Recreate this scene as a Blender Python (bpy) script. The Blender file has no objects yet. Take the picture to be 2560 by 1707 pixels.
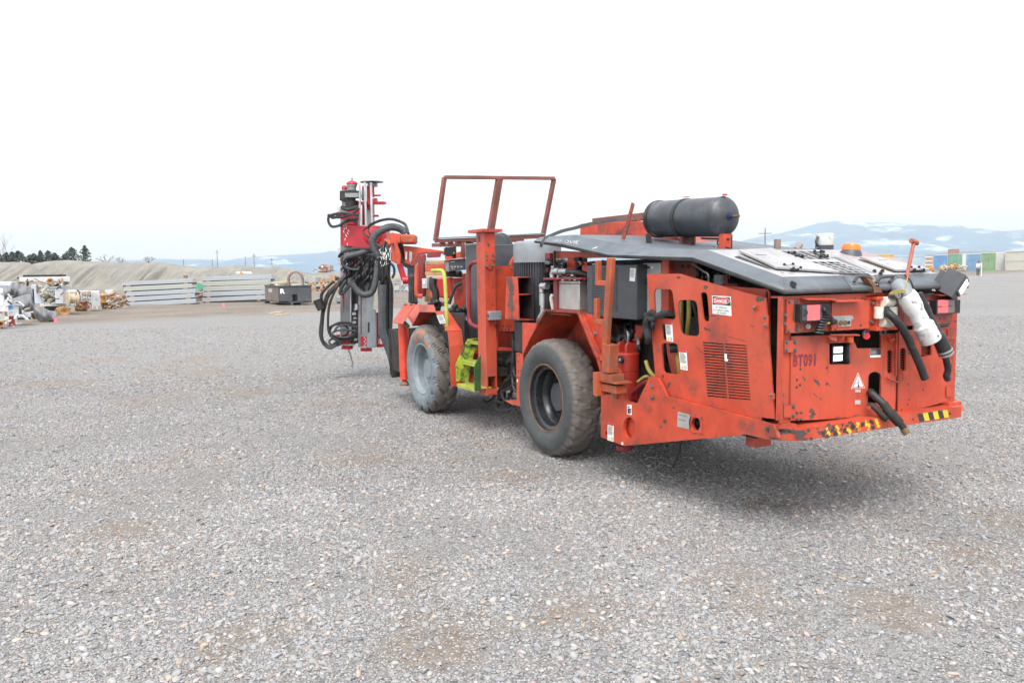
import bpy, bmesh, math, random
import numpy as np
from mathutils import Vector, Matrix, Euler
from mathutils.geometry import tessellate_polygon
from mathutils import noise as mnoise
rnd = random.Random(7)
nrs = np.random.RandomState(11)
sc = bpy.context.scene
COL = sc.collection
R = math.radians

# ------------------------------------------------------------------ camera
CX, CY = 1280.0, 853.5
FPX, VH, ROLL, TH, CH = 2044.05, 677.56, 0.0143, 0.4802, 1.7
_pit = math.atan((CY - VH) / FPX)
_c, _s = math.cos(_pit), math.sin(_pit)
FW = Vector((0, _c, -_s))
RT = math.cos(ROLL) * Vector((1, 0, 0)) - math.sin(ROLL) * Vector((0, _s, _c))
UP = math.sin(ROLL) * Vector((1, 0, 0)) + math.cos(ROLL) * Vector((0, _s, _c))
EYE = Vector((0, 0, CH))
cam = bpy.data.cameras.new('camera'); camo = bpy.data.objects.new('camera', cam); COL.objects.link(camo)
cam.sensor_width = 36; cam.lens = 36 * FPX / 2560; cam.clip_start = 0.05; cam.clip_end = 30000
camo.matrix_world = Matrix(((RT.x, UP.x, -FW.x, 0), (RT.y, UP.y, -FW.y, 0), (RT.z, UP.z, -FW.z, CH), (0, 0, 0, 1)))
sc.camera = camo

# ------------------------------------------------------------------ light
SUN_EL, SUN_AZ = R(56), R(-172)          # azimuth clockwise from +Y (the way the camera looks)
world = bpy.data.worlds.new('World'); sc.world = world; world.use_nodes = True
nt = world.node_tree; nt.nodes.clear()
sky = nt.nodes.new('ShaderNodeTexSky'); sky.sky_type = 'NISHITA'; sky.sun_disc = False
sky.sun_elevation = SUN_EL; sky.sun_rotation = SUN_AZ; sky.dust_density = 4.0; sky.air_density = 1.2; sky.ozone_density = 1.0
hs = nt.nodes.new('ShaderNodeHueSaturation'); hs.inputs['Saturation'].default_value = 0.22
bg = nt.nodes.new('ShaderNodeBackground'); bg.inputs['Strength'].default_value = 0.15
wo = nt.nodes.new('ShaderNodeOutputWorld')
cloud = nt.nodes.new('ShaderNodeMixRGB'); cloud.inputs[0].default_value = 0.6; cloud.inputs[2].default_value = (5.3, 5.45, 5.65, 1)   # even overcast
nt.links.new(sky.outputs[0], hs.inputs['Color']); nt.links.new(hs.outputs[0], cloud.inputs[1]); nt.links.new(cloud.outputs[0], bg.inputs[0]); nt.links.new(bg.outputs[0], wo.inputs[0])
sl = bpy.data.lights.new('sun', 'SUN'); sl.energy = 1.0; sl.angle = R(34); sl.color = (1, 0.96, 0.9)
so = bpy.data.objects.new('sun', sl); COL.objects.link(so)
sdir = Vector((math.sin(SUN_AZ) * math.cos(SUN_EL), math.cos(SUN_AZ) * math.cos(SUN_EL), math.sin(SUN_EL)))
so.rotation_euler = sdir.to_track_quat('Z', 'Y').to_euler(); so.location = (0, 0, 60)
sc.view_settings.view_transform = 'Standard'; sc.view_settings.look = 'None'
sc.view_settings.exposure = 1.32; sc.view_settings.gamma = 1.0

# ------------------------------------------------------------------ measuring: photo pixel -> point on a real plane
RIGO = Vector((0.3033, 7.409, 0.0))
FD = Vector((-math.sin(TH), math.cos(TH), 0)); RD = Vector((math.cos(TH), math.sin(TH), 0))
def ray(u, v): return RT * ((u - CX) / FPX) - UP * ((v - CY) / FPX) + FW
def loc(p):
    d = p - RIGO
    return Vector((d.dot(RD), d.dot(FD), d.z))
EL = loc(EYE)
def m(u, v, s=None, t=None, z=None, d=None):
    """rig-local point (x = to the right, y = forward, z = up) seen at photo pixel u, v on the plane s / t / z / depth d"""
    r = ray(u, v); q = Vector((r.dot(RD), r.dot(FD), r.z))
    if s is not None: k = (s - EL.y) / q.y
    elif t is not None: k = (t - EL.x) / q.x
    elif z is not None: k = (z - EL.z) / q.z
    else: k = d / r.y
    return EL + q * k
def w(u, v, y=None, z=None):
    r = ray(u, v)
    k = y / r.y if y is not None else (z - CH) / r.z
    return EYE + r * k
def crop(ox, oy, k): return lambda x, y: (ox + x / k, oy + y / k)

# ------------------------------------------------------------------ materials
MATS = {}
def nodemat(name):
    mt = bpy.data.materials.new(name); mt.use_nodes = True
    n = mt.node_tree.nodes; b = n['Principled BSDF']
    MATS[name] = mt
    return mt, n, mt.node_tree.links, b
def mat(name, col, rough=0.5, metal=0.0, var=0.12, vscale=6.0, dirt=0.0, dirtcol=(0.05, 0.042, 0.036), dscale=3.0, dthr=0.55,
        bump=0.0, bscale=40.0, chips=0.0, smear=0.0, edge=0.0, edgecol=(0.1, 0.06, 0.05), fadecol=(0.52, 0.095, 0.052), chipcol=(0.1, 0.09, 0.085), emit=None, estr=0.0, spec=0.5, stretch=(1, 1, 1)):
    mt, n, l, b = nodemat(name)
    tc = n.new('ShaderNodeTexCoord'); mp = n.new('ShaderNodeMapping'); mp.inputs['Scale'].default_value = stretch
    l.new(tc.outputs['Object'], mp.inputs['Vector'])
    def noise(scale, detail=5, rgh=0.6):
        k = n.new('ShaderNodeTexNoise'); k.inputs['Scale'].default_value = scale; k.inputs['Detail'].default_value = detail
        k.inputs['Roughness'].default_value = rgh; l.new(mp.outputs[0], k.inputs['Vector']); return k.outputs[0]
    def ramp(src, a, bb):
        k = n.new('ShaderNodeMapRange'); k.interpolation_type = 'SMOOTHSTEP'
        k.inputs['From Min'].default_value = a; k.inputs['From Max'].default_value = bb; l.new(src, k.inputs['Value']); return k.outputs[0]
    def mix(fac, c1, c2, mode='MIX', f=None):
        k = n.new('ShaderNodeMixRGB'); k.blend_type = mode
        if fac is not None: l.new(fac, k.inputs[0])
        else: k.inputs[0].default_value = f
        for i, c in ((1, c1), (2, c2)):
            if isinstance(c, tuple): k.inputs[i].default_value = (*c, 1)
            else: l.new(c, k.inputs[i])
        return k.outputs[0]
    def mul(a, f):
        k = n.new('ShaderNodeMath'); k.operation = 'MULTIPLY'; l.new(a, k.inputs[0]); k.inputs[1].default_value = f; return k.outputs[0]
    lo = tuple(c * (1 - var) for c in col); hi = tuple(min(1, c * (1 + var)) for c in col)
    cc = mix(ramp(noise(vscale, 6), 0.3, 0.7), lo, hi)
    if dirt > 0:
        cc = mix(mul(ramp(noise(dscale, 9, 0.68), dthr, dthr + 0.16), dirt), cc, dirtcol)
    if smear > 0:
        cc = mix(mul(ramp(noise(0.9, 7, 0.62), 0.42, 0.72), smear), cc, fadecol)
        k = n.new('ShaderNodeMapping'); k.inputs['Scale'].default_value = (9, 1.6, 1.1); l.new(tc.outputs['Object'], k.inputs['Vector']); q = n.new('ShaderNodeTexNoise'); q.inputs['Scale'].default_value = 2.6; q.inputs['Detail'].default_value = 8; q.inputs['Roughness'].default_value = 0.66; l.new(k.outputs[0], q.inputs['Vector'])
        cc = mix(mul(ramp(q.outputs[0], 0.54, 0.74), smear * 1.1), cc, dirtcol)
    if chips > 0:
        a = ramp(noise(dscale * 7, 8, 0.7), 0.7 - 0.1 * chips, 0.74 - 0.1 * chips); cc = mix(a, cc, chipcol)
    if edge > 0:
        bv = n.new('ShaderNodeBevel'); bv.samples = 4; bv.inputs['Radius'].default_value = 0.014
        ge = n.new('ShaderNodeNewGeometry'); dt = n.new('ShaderNodeVectorMath'); dt.operation = 'DOT_PRODUCT'; l.new(bv.outputs[0], dt.inputs[0]); l.new(ge.outputs['Normal'], dt.inputs[1])
        inv = n.new('ShaderNodeMapRange'); inv.inputs['From Min'].default_value = 0.995; inv.inputs['From Max'].default_value = 0.85; l.new(dt.outputs['Value'], inv.inputs['Value'])
        mm2 = n.new('ShaderNodeMath'); mm2.operation = 'MULTIPLY'; l.new(inv.outputs[0], mm2.inputs[0]); l.new(ramp(noise(7, 7, 0.7), 0.42, 0.58), mm2.inputs[1])
        cc = mix(mul(mm2.outputs[0], edge), cc, edgecol)
    l.new(cc, b.inputs['Base Color'])
    rr = n.new('ShaderNodeMapRange'); rr.inputs['To Min'].default_value = max(0.05, rough - 0.12); rr.inputs['To Max'].default_value = min(1, rough + 0.15)
    l.new(noise(vscale * 2.3), rr.inputs['Value']); l.new(rr.outputs[0], b.inputs['Roughness'])
    b.inputs['Metallic'].default_value = metal; b.inputs['Specular IOR Level'].default_value = spec
    if bump > 0:
        k = n.new('ShaderNodeBump'); k.inputs['Strength'].default_value = bump; k.inputs['Distance'].default_value = 0.01
        l.new(noise(bscale, 4), k.inputs['Height']); l.new(k.outputs[0], b.inputs['Normal'])
    if emit: b.inputs['Emission Color'].default_value = (*emit, 1); b.inputs['Emission Strength'].default_value = estr
    return mt
ORANGE = mat('orange_paint', (0.45, 0.051, 0.02), 0.42, var=0.16, dirt=0.85, dirtcol=(0.095, 0.04, 0.034), dscale=2.4, dthr=0.51, chips=0.0, edge=0.85, smear=0.7, bump=0.12, bscale=9)
ORANGED = mat('grimy_orange_paint', (0.52, 0.055, 0.022), 0.5, var=0.2, dirt=0.85, dirtcol=(0.06, 0.036, 0.03), dscale=2.6, dthr=0.46, chips=0.15, edge=0.8, smear=0.5, bump=0.15, bscale=14)
RUSTOR = mat('rusty_orange_paint', (0.36, 0.072, 0.026), 0.6, var=0.25, dirt=0.6, dirtcol=(0.13, 0.085, 0.055), dscale=5, dthr=0.48, chips=0.4, bump=0.2)
RED = mat('red_paint', (0.40, 0.014, 0.026), 0.38, var=0.15, dirt=0.6, dscale=4, dthr=0.6, chips=0.2, chipcol=(0.5, 0.45, 0.44))
REDD = mat('dull_red_paint', (0.22, 0.014, 0.02), 0.5, var=0.25, dirt=0.8, dscale=6, dthr=0.5)
BROWNRED = mat('primer_red_steel', (0.20, 0.062, 0.048), 0.55, var=0.2, dirt=0.6, dscale=7, dthr=0.5, dirtcol=(0.1, 0.08, 0.075))
HOOD = mat('grey_hood_paint', (0.088, 0.103, 0.12), 0.5, var=0.14, dirt=0.5, dscale=3, dthr=0.55, dirtcol=(0.2, 0.205, 0.215), chips=0.15, chipcol=(0.34, 0.3, 0.28), smear=0.4, fadecol=(0.145, 0.155, 0.165), spec=0.4)
HOODTOP = mat('worn_glare_hood_paint', (0.31, 0.308, 0.315), 0.42, var=0.22, dirt=0.8, dscale=2.2, dthr=0.5, dirtcol=(0.26, 0.12, 0.10), chips=0.9, chipcol=(0.15, 0.065, 0.05), smear=0.55, fadecol=(0.40, 0.40, 0.405), spec=0.5, stretch=(1, 0.35, 1))  # whitish base carries painted sky glare; reddish scuffs are wear
HOODRIM = mat('dusty_hood_rim', (0.05, 0.05, 0.05), 0.6, var=0.2, dirt=0.5, dscale=6, dthr=0.54, dirtcol=(0.16, 0.125, 0.105))
TANKM = mat('black_tank_paint', (0.04, 0.046, 0.054), 0.4, var=0.3, dirt=0.7, dscale=3.5, dthr=0.55, dirtcol=(0.13, 0.135, 0.145), chips=0.15, chipcol=(0.3, 0.3, 0.31), bump=0.25, bscale=7)
RUBBER = mat('black_rubber', (0.018, 0.018, 0.02), 0.5, var=0.3, dirt=0.5, dscale=9, dthr=0.5, dirtcol=(0.07, 0.07, 0.072))
WRAP = mat('hose_wrap', (0.055, 0.06, 0.066), 0.55, var=0.25, bump=0.5, bscale=30)
BLACK = mat('black_paint', (0.012, 0.012, 0.013), 0.5, var=0.3, dirt=0.5, dscale=6, dthr=0.52, dirtcol=(0.06, 0.055, 0.05))
DARK = mat('dark_grime_and_shade', (0.022, 0.019, 0.017), 0.7, var=0.5, dirt=0.6, dscale=10, dthr=0.52, dirtcol=(0.075, 0.05, 0.04), bump=0.6, bscale=25)  # grime, also used to paint the shade of interiors dark
GREY = mat('grey_paint', (0.20, 0.22, 0.24), 0.45, var=0.12, dirt=0.4, dscale=5, dthr=0.58)
DGREY = mat('charcoal_panel', (0.055, 0.06, 0.07), 0.42, var=0.2, dirt=0.3, dscale=5, dthr=0.58, dirtcol=(0.13, 0.12, 0.115))
LGREY = mat('light_grey_panel', (0.42, 0.43, 0.44), 0.45, var=0.08, dirt=0.35, dscale=5, dthr=0.6)
STEEL = mat('galvanised_steel', (0.45, 0.46, 0.47), 0.35, 0.7, var=0.2, dirt=0.5, dscale=9, dthr=0.55)
STAIN = mat('stainless_steel', (0.46, 0.44, 0.42), 0.36, 0.55, var=0.15, dirt=0.3, dscale=4, dthr=0.55, dirtcol=(0.3, 0.26, 0.22))
ALU = mat('dusty_grey_steel', (0.24, 0.25, 0.26), 0.45, 0.25, var=0.2, dirt=0.5, dscale=6, dthr=0.52, dirtcol=(0.1, 0.085, 0.08))
LIME = mat('lime_yellow_paint', (0.36, 0.41, 0.06), 0.5, var=0.15, dirt=0.6, dscale=9, dthr=0.55, dirtcol=(0.2, 0.22, 0.06))
LIMESTEP = mat('worn_lime_paint', (0.36, 0.42, 0.04), 0.5, var=0.2, dirt=1.0, dscale=7, dthr=0.43, dirtcol=(0.025, 0.085, 0.018))
GREEN = mat('green_paint', (0.03, 0.085, 0.025), 0.5, var=0.25, dirt=0.5, dthr=0.5)
WHITEP = mat('scuffed_white_plastic', (0.66, 0.67, 0.675), 0.4, var=0.08, dirt=0.9, dscale=11, dthr=0.52, dirtcol=(0.3, 0.29, 0.285), chips=0.7, chipcol=(0.2, 0.2, 0.2))
WHITE = mat('white_label', (0.75, 0.75, 0.73), 0.5, var=0.05, dirt=0.4, dscale=20, dthr=0.58, dirtcol=(0.4, 0.37, 0.33))
CREAM = mat('cream_roller', (0.62, 0.60, 0.52), 0.45, var=0.1, dirt=0.7, dscale=9, dthr=0.54, dirtcol=(0.25, 0.19, 0.13))
SIGNRED = mat('sign_red', (0.55, 0.02, 0.03), 0.4, var=0.1)
SIGNBLK = mat('sign_black', (0.03, 0.03, 0.032), 0.45, var=0.2)
PURPLE = mat('maroon_lettering', (0.17, 0.018, 0.035), 0.5, var=0.2, dirt=0.7, dscale=18, dthr=0.52, dirtcol=(0.5, 0.06, 0.03))
YELLOW = mat('hazard_yellow', (0.7, 0.48, 0.03), 0.5, var=0.12, dirt=0.8, dscale=12, dthr=0.52, dirtcol=(0.4, 0.09, 0.03))
SCUFF = mat('scraped_steel_mark', (0.075, 0.055, 0.05), 0.6, var=0.3)
RUST = mat('rust', (0.19, 0.09, 0.045), 0.75, var=0.35, dirt=0.6, dscale=9, dthr=0.5, dirtcol=(0.09, 0.045, 0.03), bump=0.4)
BRASS = mat('tarnished_brass', (0.2, 0.13, 0.06), 0.5, 0.5, var=0.25, dirt=0.6, dscale=20)
LAMP = mat('lit_lamp_lens', (0.9, 0.92, 0.9), 0.2, emit=(1, 1, 0.97), estr=0.7)
TAILPINK = mat('tail_lamp_lens', (0.5, 0.1, 0.105), 0.25, emit=(1.0, 0.22, 0.24), estr=0.14)
TAILRED = mat('lit_red_led', (0.5, 0.08, 0.08), 0.25, emit=(1.0, 0.16, 0.18), estr=0.3)
LENS = mat('clear_lens', (0.2, 0.15, 0.155), 0.2)
AMBER = mat('amber_beacon_lens', (0.85, 0.17, 0.03), 0.25, var=0.1, emit=(1, 0.2, 0.02), estr=0.05)
BLUE = mat('blue_paint', (0.02, 0.028, 0.09), 0.5, var=0.2)
WOOD = mat('plywood', (0.42, 0.24, 0.12), 0.6, var=0.2, dirt=0.5, dscale=8, dthr=0.5)
SEAT = mat('seat_vinyl', (0.055, 0.06, 0.068), 0.55, var=0.2, dirt=0.4, dthr=0.5, dirtcol=(0.11, 0.11, 0.11))
SCREEN = mat('display_glass', (0.14, 0.19, 0.18), 0.15, var=0.2)
TWINE = mat('yellow_twine', (0.35, 0.27, 0.06), 0.8, var=0.3)
YHOSE = mat('yellow_hose', (0.4, 0.33, 0.07), 0.55, var=0.2, dirt=0.5, dthr=0.5)

def tyre_mat(name, tread, side, rim_r, splash):
    mt, n, l, b = nodemat(name)
    tc = n.new('ShaderNodeTexCoord')
    sx = n.new('ShaderNodeSeparateXYZ'); l.new(tc.outputs['Object'], sx.inputs[0])
    def math_(op, a, bb=None):
        k = n.new('ShaderNodeMath'); k.operation = op
        for i, c in enumerate((a, bb)):
            if c is None: continue
            if isinstance(c, float): k.inputs[i].default_value = c
            else: l.new(c, k.inputs[i])
        return k.outputs[0]
    rr = math_('SQRT', math_('ADD', math_('MULTIPLY', sx.outputs[1], sx.outputs[1]), math_('MULTIPLY', sx.outputs[2], sx.outputs[2])))
    nz = n.new('ShaderNodeTexNoise'); nz.inputs['Scale'].default_value = 9; nz.inputs['Detail'].default_value = 9; nz.inputs['Roughness'].default_value = 0.68
    l.new(tc.outputs['Object'], nz.inputs['Vector'])
    nz2 = n.new('ShaderNodeTexNoise'); nz2.inputs['Scale'].default_value = 60; nz2.inputs['Detail'].default_value = 4; l.new(tc.outputs['Object'], nz2.inputs['Vector'])
    wob = math_('ADD', rr, math_('MULTIPLY', math_('SUBTRACT', nz.outputs[0], 0.5), 0.05))
    f = n.new('ShaderNodeMapRange'); f.interpolation_type = 'SMOOTHSTEP'; f.inputs['From Min'].default_value = 0.475; f.inputs['From Max'].default_value = 0.505; l.new(wob, f.inputs['Value'])
    def mix(fac, c1, c2):
        k = n.new('ShaderNodeMixRGB'); l.new(fac, k.inputs[0])
        for i, c in ((1, c1), (2, c2)):
            if isinstance(c, tuple): k.inputs[i].default_value = (*c, 1)
            else: l.new(c, k.inputs[i])
        return k.outputs[0]
    dv = n.new('ShaderNodeMapRange'); dv.inputs['From Min'].default_value = 0.35; dv.inputs['From Max'].default_value = 0.7; l.new(nz.outputs[0], dv.inputs['Value'])
    sidec = mix(dv.outputs[0], side, tuple(c * 0.55 for c in side))
    tr = mix(dv.outputs[0], tread, tuple(c * 0.6 for c in tread))
    c = mix(f.outputs[0], sidec, tr)
    if splash:   # overspray of orange paint on the upper sidewall
        zz = n.new('ShaderNodeMapRange'); zz.inputs['From Min'].default_value = 0.22; zz.inputs['From Max'].default_value = 0.36; l.new(sx.outputs[2], zz.inputs['Value'])
        no = n.new('ShaderNodeTexNoise'); no.inputs['Scale'].default_value = 13; no.inputs['Detail'].default_value = 6; l.new(tc.outputs['Object'], no.inputs['Vector'])
        th = n.new('ShaderNodeMapRange'); th.inputs['From Min'].default_value = 0.53; th.inputs['From Max'].default_value = 0.56; l.new(no.outputs[0], th.inputs['Value'])
        inv = math_('SUBTRACT', 1.0, f.outputs[0]); c = mix(math_('MULTIPLY', inv, math_('MULTIPLY', zz.outputs[0], th.outputs[0])), c, (0.42, 0.15, 0.05))
    l.new(c, b.inputs['Base Color']); b.inputs['Roughness'].default_value = 0.72
    bp = n.new('ShaderNodeBump'); bp.inputs['Strength'].default_value = 0.5; bp.inputs['Distance'].default_value = 0.008; l.new(nz2.outputs[0], bp.inputs['Height']); l.new(bp.outputs[0], b.inputs['Normal'])
    return mt
TYREF = tyre_mat('front_tyre_rubber', (0.15, 0.132, 0.12), (0.19, 0.225, 0.243), 0.31, True)
TYRER = tyre_mat('rear_tyre_rubber', (0.15, 0.13, 0.116), (0.066, 0.073, 0.075), 0.31, False)
RIMF = mat('grey_rim_paint', (0.2, 0.235, 0.255), 0.45, var=0.15, dirt=0.4, dscale=7, dthr=0.52, dirtcol=(0.1, 0.09, 0.09))
RIMR = mat('black_rim_paint', (0.018, 0.02, 0.023), 0.28, var=0.4, dirt=0.5, dscale=9, dthr=0.6, dirtcol=(0.2, 0.1, 0.05))

# ------------------------------------------------------------------ mesh builder
def V(*a): return Vector(a)
def catmull(P, n=6):
    P = [Vector(p) for p in P]
    if len(P) < 3: return P
    out = []
    Q = [P[0] * 2 - P[1]] + P + [P[-1] * 2 - P[-2]]
    for i in range(1, len(Q) - 2):
        a, b, c, d = Q[i - 1], Q[i], Q[i + 1], Q[i + 2]
        for k in range(n):
            t = k / n
            out.append(0.5 * ((2 * b) + (c - a) * t + (2 * a - 5 * b + 4 * c - d) * t * t + (3 * b - a - 3 * c + d) * t ** 3))
    out.append(P[-1]); return out
def ortho(d):
    d = d.normalized(); a = Vector((0, 0, 1)) if abs(d.z) < 0.9 else Vector((1, 0, 0))
    x = d.cross(a).normalized(); return x, d.cross(x).normalized()
class MB:
    def __init__(self): self.v = []; self.f = []; self.mi = []; self.k = 0
    def mat(self, k): self.k = k; return self
    def add(self, vs, fs):
        o = len(self.v); self.v += [tuple(p) for p in vs]
        for f in fs: self.f.append(tuple(i + o for i in f)); self.mi.append(self.k)
        return self
    def prism(self, pts, ext, holes=()):
        """flat outline (3D points) with holes, thickened by the vector ext"""
        ext = Vector(ext); loops = [[Vector(p) for p in pts]] + [[Vector(p) for p in h] for h in holes]
        nrm = Vector((0, 0, 0)); L = loops[0]
        for i in range(len(L)): nrm += (L[i] - L[0]).cross(L[(i + 1) % len(L)] - L[0])
        nrm.normalize(); x, y = ortho(nrm); flat = [[Vector((p.dot(x), p.dot(y), 0)) for p in lp] for lp in loops]
        tri = tessellate_polygon(flat); vs = [p for lp in loops for p in lp]; n = len(vs)
        fs = [tuple(t) for t in tri] + [tuple(i + n for i in reversed(t)) for t in tri]
        o = 0
        for lp in loops:
            k = len(lp)
            for i in range(k): j = (i + 1) % k; fs.append((o + i, o + j, o + j + n, o + i + n))
            o += k
        if not holes:
            k = len(loops[0]); fs = [f for f in fs if len(f) == 4] + [tuple(range(k)), tuple(range(2 * k - 1, k - 1, -1))] if self._convex(flat[0]) else fs
        return self.add(vs + [p + ext for p in vs], fs)
    def _convex(self, P):
        sg = 0
        for i in range(len(P)):
            a, b, c = P[i], P[(i + 1) % len(P)], P[(i + 2) % len(P)]
            z = (b - a).cross(c - b).z
            if abs(z) > 1e-12:
                if sg * z < 0: return False
                sg = z
        return True
    def box(self, a, b):
        x0, x1 = sorted((a[0], b[0])); y0, y1 = sorted((a[1], b[1])); z0, z1 = sorted((a[2], b[2]))
        vs = [(x, y, z) for z in (z0, z1) for y in (y0, y1) for x in (x0, x1)]
        return self.add(vs, [(0, 2, 3, 1), (4, 5, 7, 6), (0, 1, 5, 4), (2, 6, 7, 3), (0, 4, 6, 2), (1, 3, 7, 5)])
    def beam(self, p0, p1, wd, ht, up=(0, 0, 1)):
        p0, p1 = Vector(p0), Vector(p1); d = (p1 - p0).normalized(); up = Vector(up); x = d.cross(up)
        if x.length < 1e-4: x = d.cross(Vector((0, 1, 0)))
        x = x.normalized(); y = x.cross(d).normalized(); vs = []
        for p in (p0, p1):
            for a, b in ((-1, -1), (1, -1), (1, 1), (-1, 1)): vs.append(p + x * a * wd / 2 + y * b * ht / 2)
        return self.add(vs, [(0, 3, 2, 1), (4, 5, 6, 7), (0, 1, 5, 4), (1, 2, 6, 5), (2, 3, 7, 6), (3, 0, 4, 7)])
    def lathe(self, o, ax, prof, n=24, a0=0.0, closed=True):
        o = Vector(o); ax = Vector(ax).normalized(); x, y = ortho(ax); vs = []; fs = []; k = len(prof)
        for i in range(n):
            a = a0 + 2 * math.pi * i / n; e = x * math.cos(a) + y * math.sin(a)
            for r, h in prof: vs.append(o + ax * h + e * r)
        for i in range(n):
            j = (i + 1) % n
            for q in range(k - 1): fs.append((i * k + q, j * k + q, j * k + q + 1, i * k + q + 1))
        if closed:
            if prof[0][0] > 1e-6: fs.append(tuple(i * k for i in range(n)))
            if prof[-1][0] > 1e-6: fs.append(tuple(i * k + k - 1 for i in reversed(range(n))))
        return self.add(vs, fs)
    def cyl(self, p0, p1, r, r1=None, n=18):
        p0, p1 = Vector(p0), Vector(p1); L = (p1 - p0).length
        return self.lathe(p0, p1 - p0, [(r, 0), (r if r1 is None else r1, L)], n)
    def tube(self, P, r, n=8, sm=5):
        P = catmull(P, sm) if sm else [Vector(p) for p in P]
        vs = []; fs = []; x = None; N = len(P)
        for i, p in enumerate(P):
            d = (P[min(i + 1, N - 1)] - P[max(i - 1, 0)]).normalized()
            if x is None: x, y = ortho(d)
            else:
                x = (x - d * x.dot(d)).normalized(); y = d.cross(x)
            rr = r(i / (N - 1)) if callable(r) else r
            for k in range(n): a = 2 * math.pi * k / n; vs.append(p + x * math.cos(a) * rr + y * math.sin(a) * rr)
        for i in range(N - 1):
            for k in range(n): j = (k + 1) % n; fs.append((i * n + k, i * n + j, (i + 1) * n + j, (i + 1) * n + k))
        fs.append(tuple(range(n))[::-1]); fs.append(tuple((N - 1) * n + k for k in range(n)))
        return self.add(vs, fs)
    def bolt(self, p, nrm, r=0.012, h=0.012):
        return self.lathe(Vector(p) - Vector(nrm) * 0.004, nrm, [(r * 1.05, 0), (r * 1.05, 0.006), (r * .75, 0.0062), (r * .75, h + 0.004)], 6, rnd.random())
    def quadtext(self, txt, TL, TR, BR, BL, off, thick=0.0015, bold=0.0):
        vs, fs = glyphs(txt, bold)
        if not vs: return self
        x0 = min(p[0] for p in vs); x1 = max(p[0] for p in vs); y0 = min(p[1] for p in vs); y1 = max(p[1] for p in vs)
        nn = (Vector(TR) - Vector(TL)).cross(Vector(BL) - Vector(TL)).normalized(); nn = -nn
        out = []
        for p in vs:
            a = (p[0] - x0) / (x1 - x0); b = (p[1] - y0) / (y1 - y0)
            out.append((Vector(BL).lerp(BR, a)).lerp(Vector(TL).lerp(TR, a), b) + nn * off)
        n = len(out); edges = {}
        for f in fs:
            for i in range(len(f)):
                e = (f[i], f[(i + 1) % len(f)])
                if (e[1], e[0]) in edges: del edges[(e[1], e[0])]
                else: edges[e] = 1
        F = [tuple(f) for f in fs] 
        return self.add(out, F)
    def build(self, name, mats, parent=None, bev=0.0, smooth=35, recalc=True, **props):
        me = bpy.data.meshes.new(name); me.from_pydata(self.v, [], self.f)
        for mt in (mats if isinstance(mats, (list, tuple)) else [mats]): me.materials.append(mt)
        me.polygons.foreach_set('material_index', self.mi)
        if recalc:
            bm = bmesh.new(); bm.from_mesh(me); bmesh.ops.recalc_face_normals(bm, faces=bm.faces); bm.to_mesh(me); bm.free()
        me.shade_smooth(); me.set_sharp_from_angle(angle=R(smooth)); me.update()
        o = bpy.data.objects.new(name, me); COL.objects.link(o)
        if parent is not None: o.parent = parent
        if bev:
            md = o.modifiers.new('bevel', 'BEVEL'); md.width = bev; md.segments = 2; md.limit_method = 'ANGLE'; md.angle_limit = R(40)
        for k, x in props.items(): o[k] = x
        return o
_gl = {}
def glyphs(txt, bold=0.0):
    if txt in _gl: return _gl[txt]
    cu = bpy.data.curves.new('lettering', 'FONT'); cu.body = txt; cu.resolution_u = 3; cu.offset = bold; cu.space_character = 1 + bold * 3
    ob = bpy.data.objects.new('lettering', cu); me = bpy.data.meshes.new_from_object(ob)
    r = ([tuple(p.co) for p in me.vertices], [tuple(p.vertices) for p in me.polygons])
    bpy.data.objects.remove(ob); bpy.data.curves.remove(cu); bpy.data.meshes.remove(me); _gl[txt] = r
    return r
def thing(name, label, cat, at=(0, 0, 0), rz=0.0, group=None):
    o = bpy.data.objects.new(name, None); COL.objects.link(o); o.location = at; o.rotation_euler = (0, 0, rz); o.empty_display_size = 0.2
    o['label'] = label; o['category'] = cat
    if group: o['group'] = group
    return o
def tag(o, label, cat, group=None):
    o['label'] = label; o['category'] = cat
    if group: o['group'] = group
    return o
def roundrect(q, rad, n=4):
    """rounded version of a polygon (list of Vectors), corner radius rad"""
    out = []; N = len(q)
    for i in range(N):
        a, b, c = q[i - 1], q[i], q[(i + 1) % N]
        r1 = min(rad, (a - b).length * 0.48, (c - b).length * 0.48)
        p0 = b + (a - b).normalized() * r1; p1 = b + (c - b).normalized() * r1
        for k in range(n + 1):
            t = k / n; out.append(p0 * (1 - t) ** 2 + b * 2 * t * (1 - t) + p1 * t * t)
    return out
def blot(mb, c, ax, ay, a, b, ang=0.0, n=14, jag=0.45, off=None):
    """an irregular flat mark (scrape, stain) lying on a surface"""
    ax, ay = Vector(ax), Vector(ay); pts = []
    for i in range(n):
        t = 2 * math.pi * i / n; r = 1 - jag * rnd.random(); x, y = a * r * math.cos(t), b * r * math.sin(t)
        pts.append(Vector(c) + ax * (x * math.cos(ang) - y * math.sin(ang)) + ay * (x * math.sin(ang) + y * math.cos(ang)))
    return mb.add(pts, [tuple(range(n))])

BOLT = mat('dull_bolt_steel', (0.16, 0.15, 0.15), 0.5, 0.5, var=0.2, dirt=0.5, dscale=9, dthr=0.5)

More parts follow.
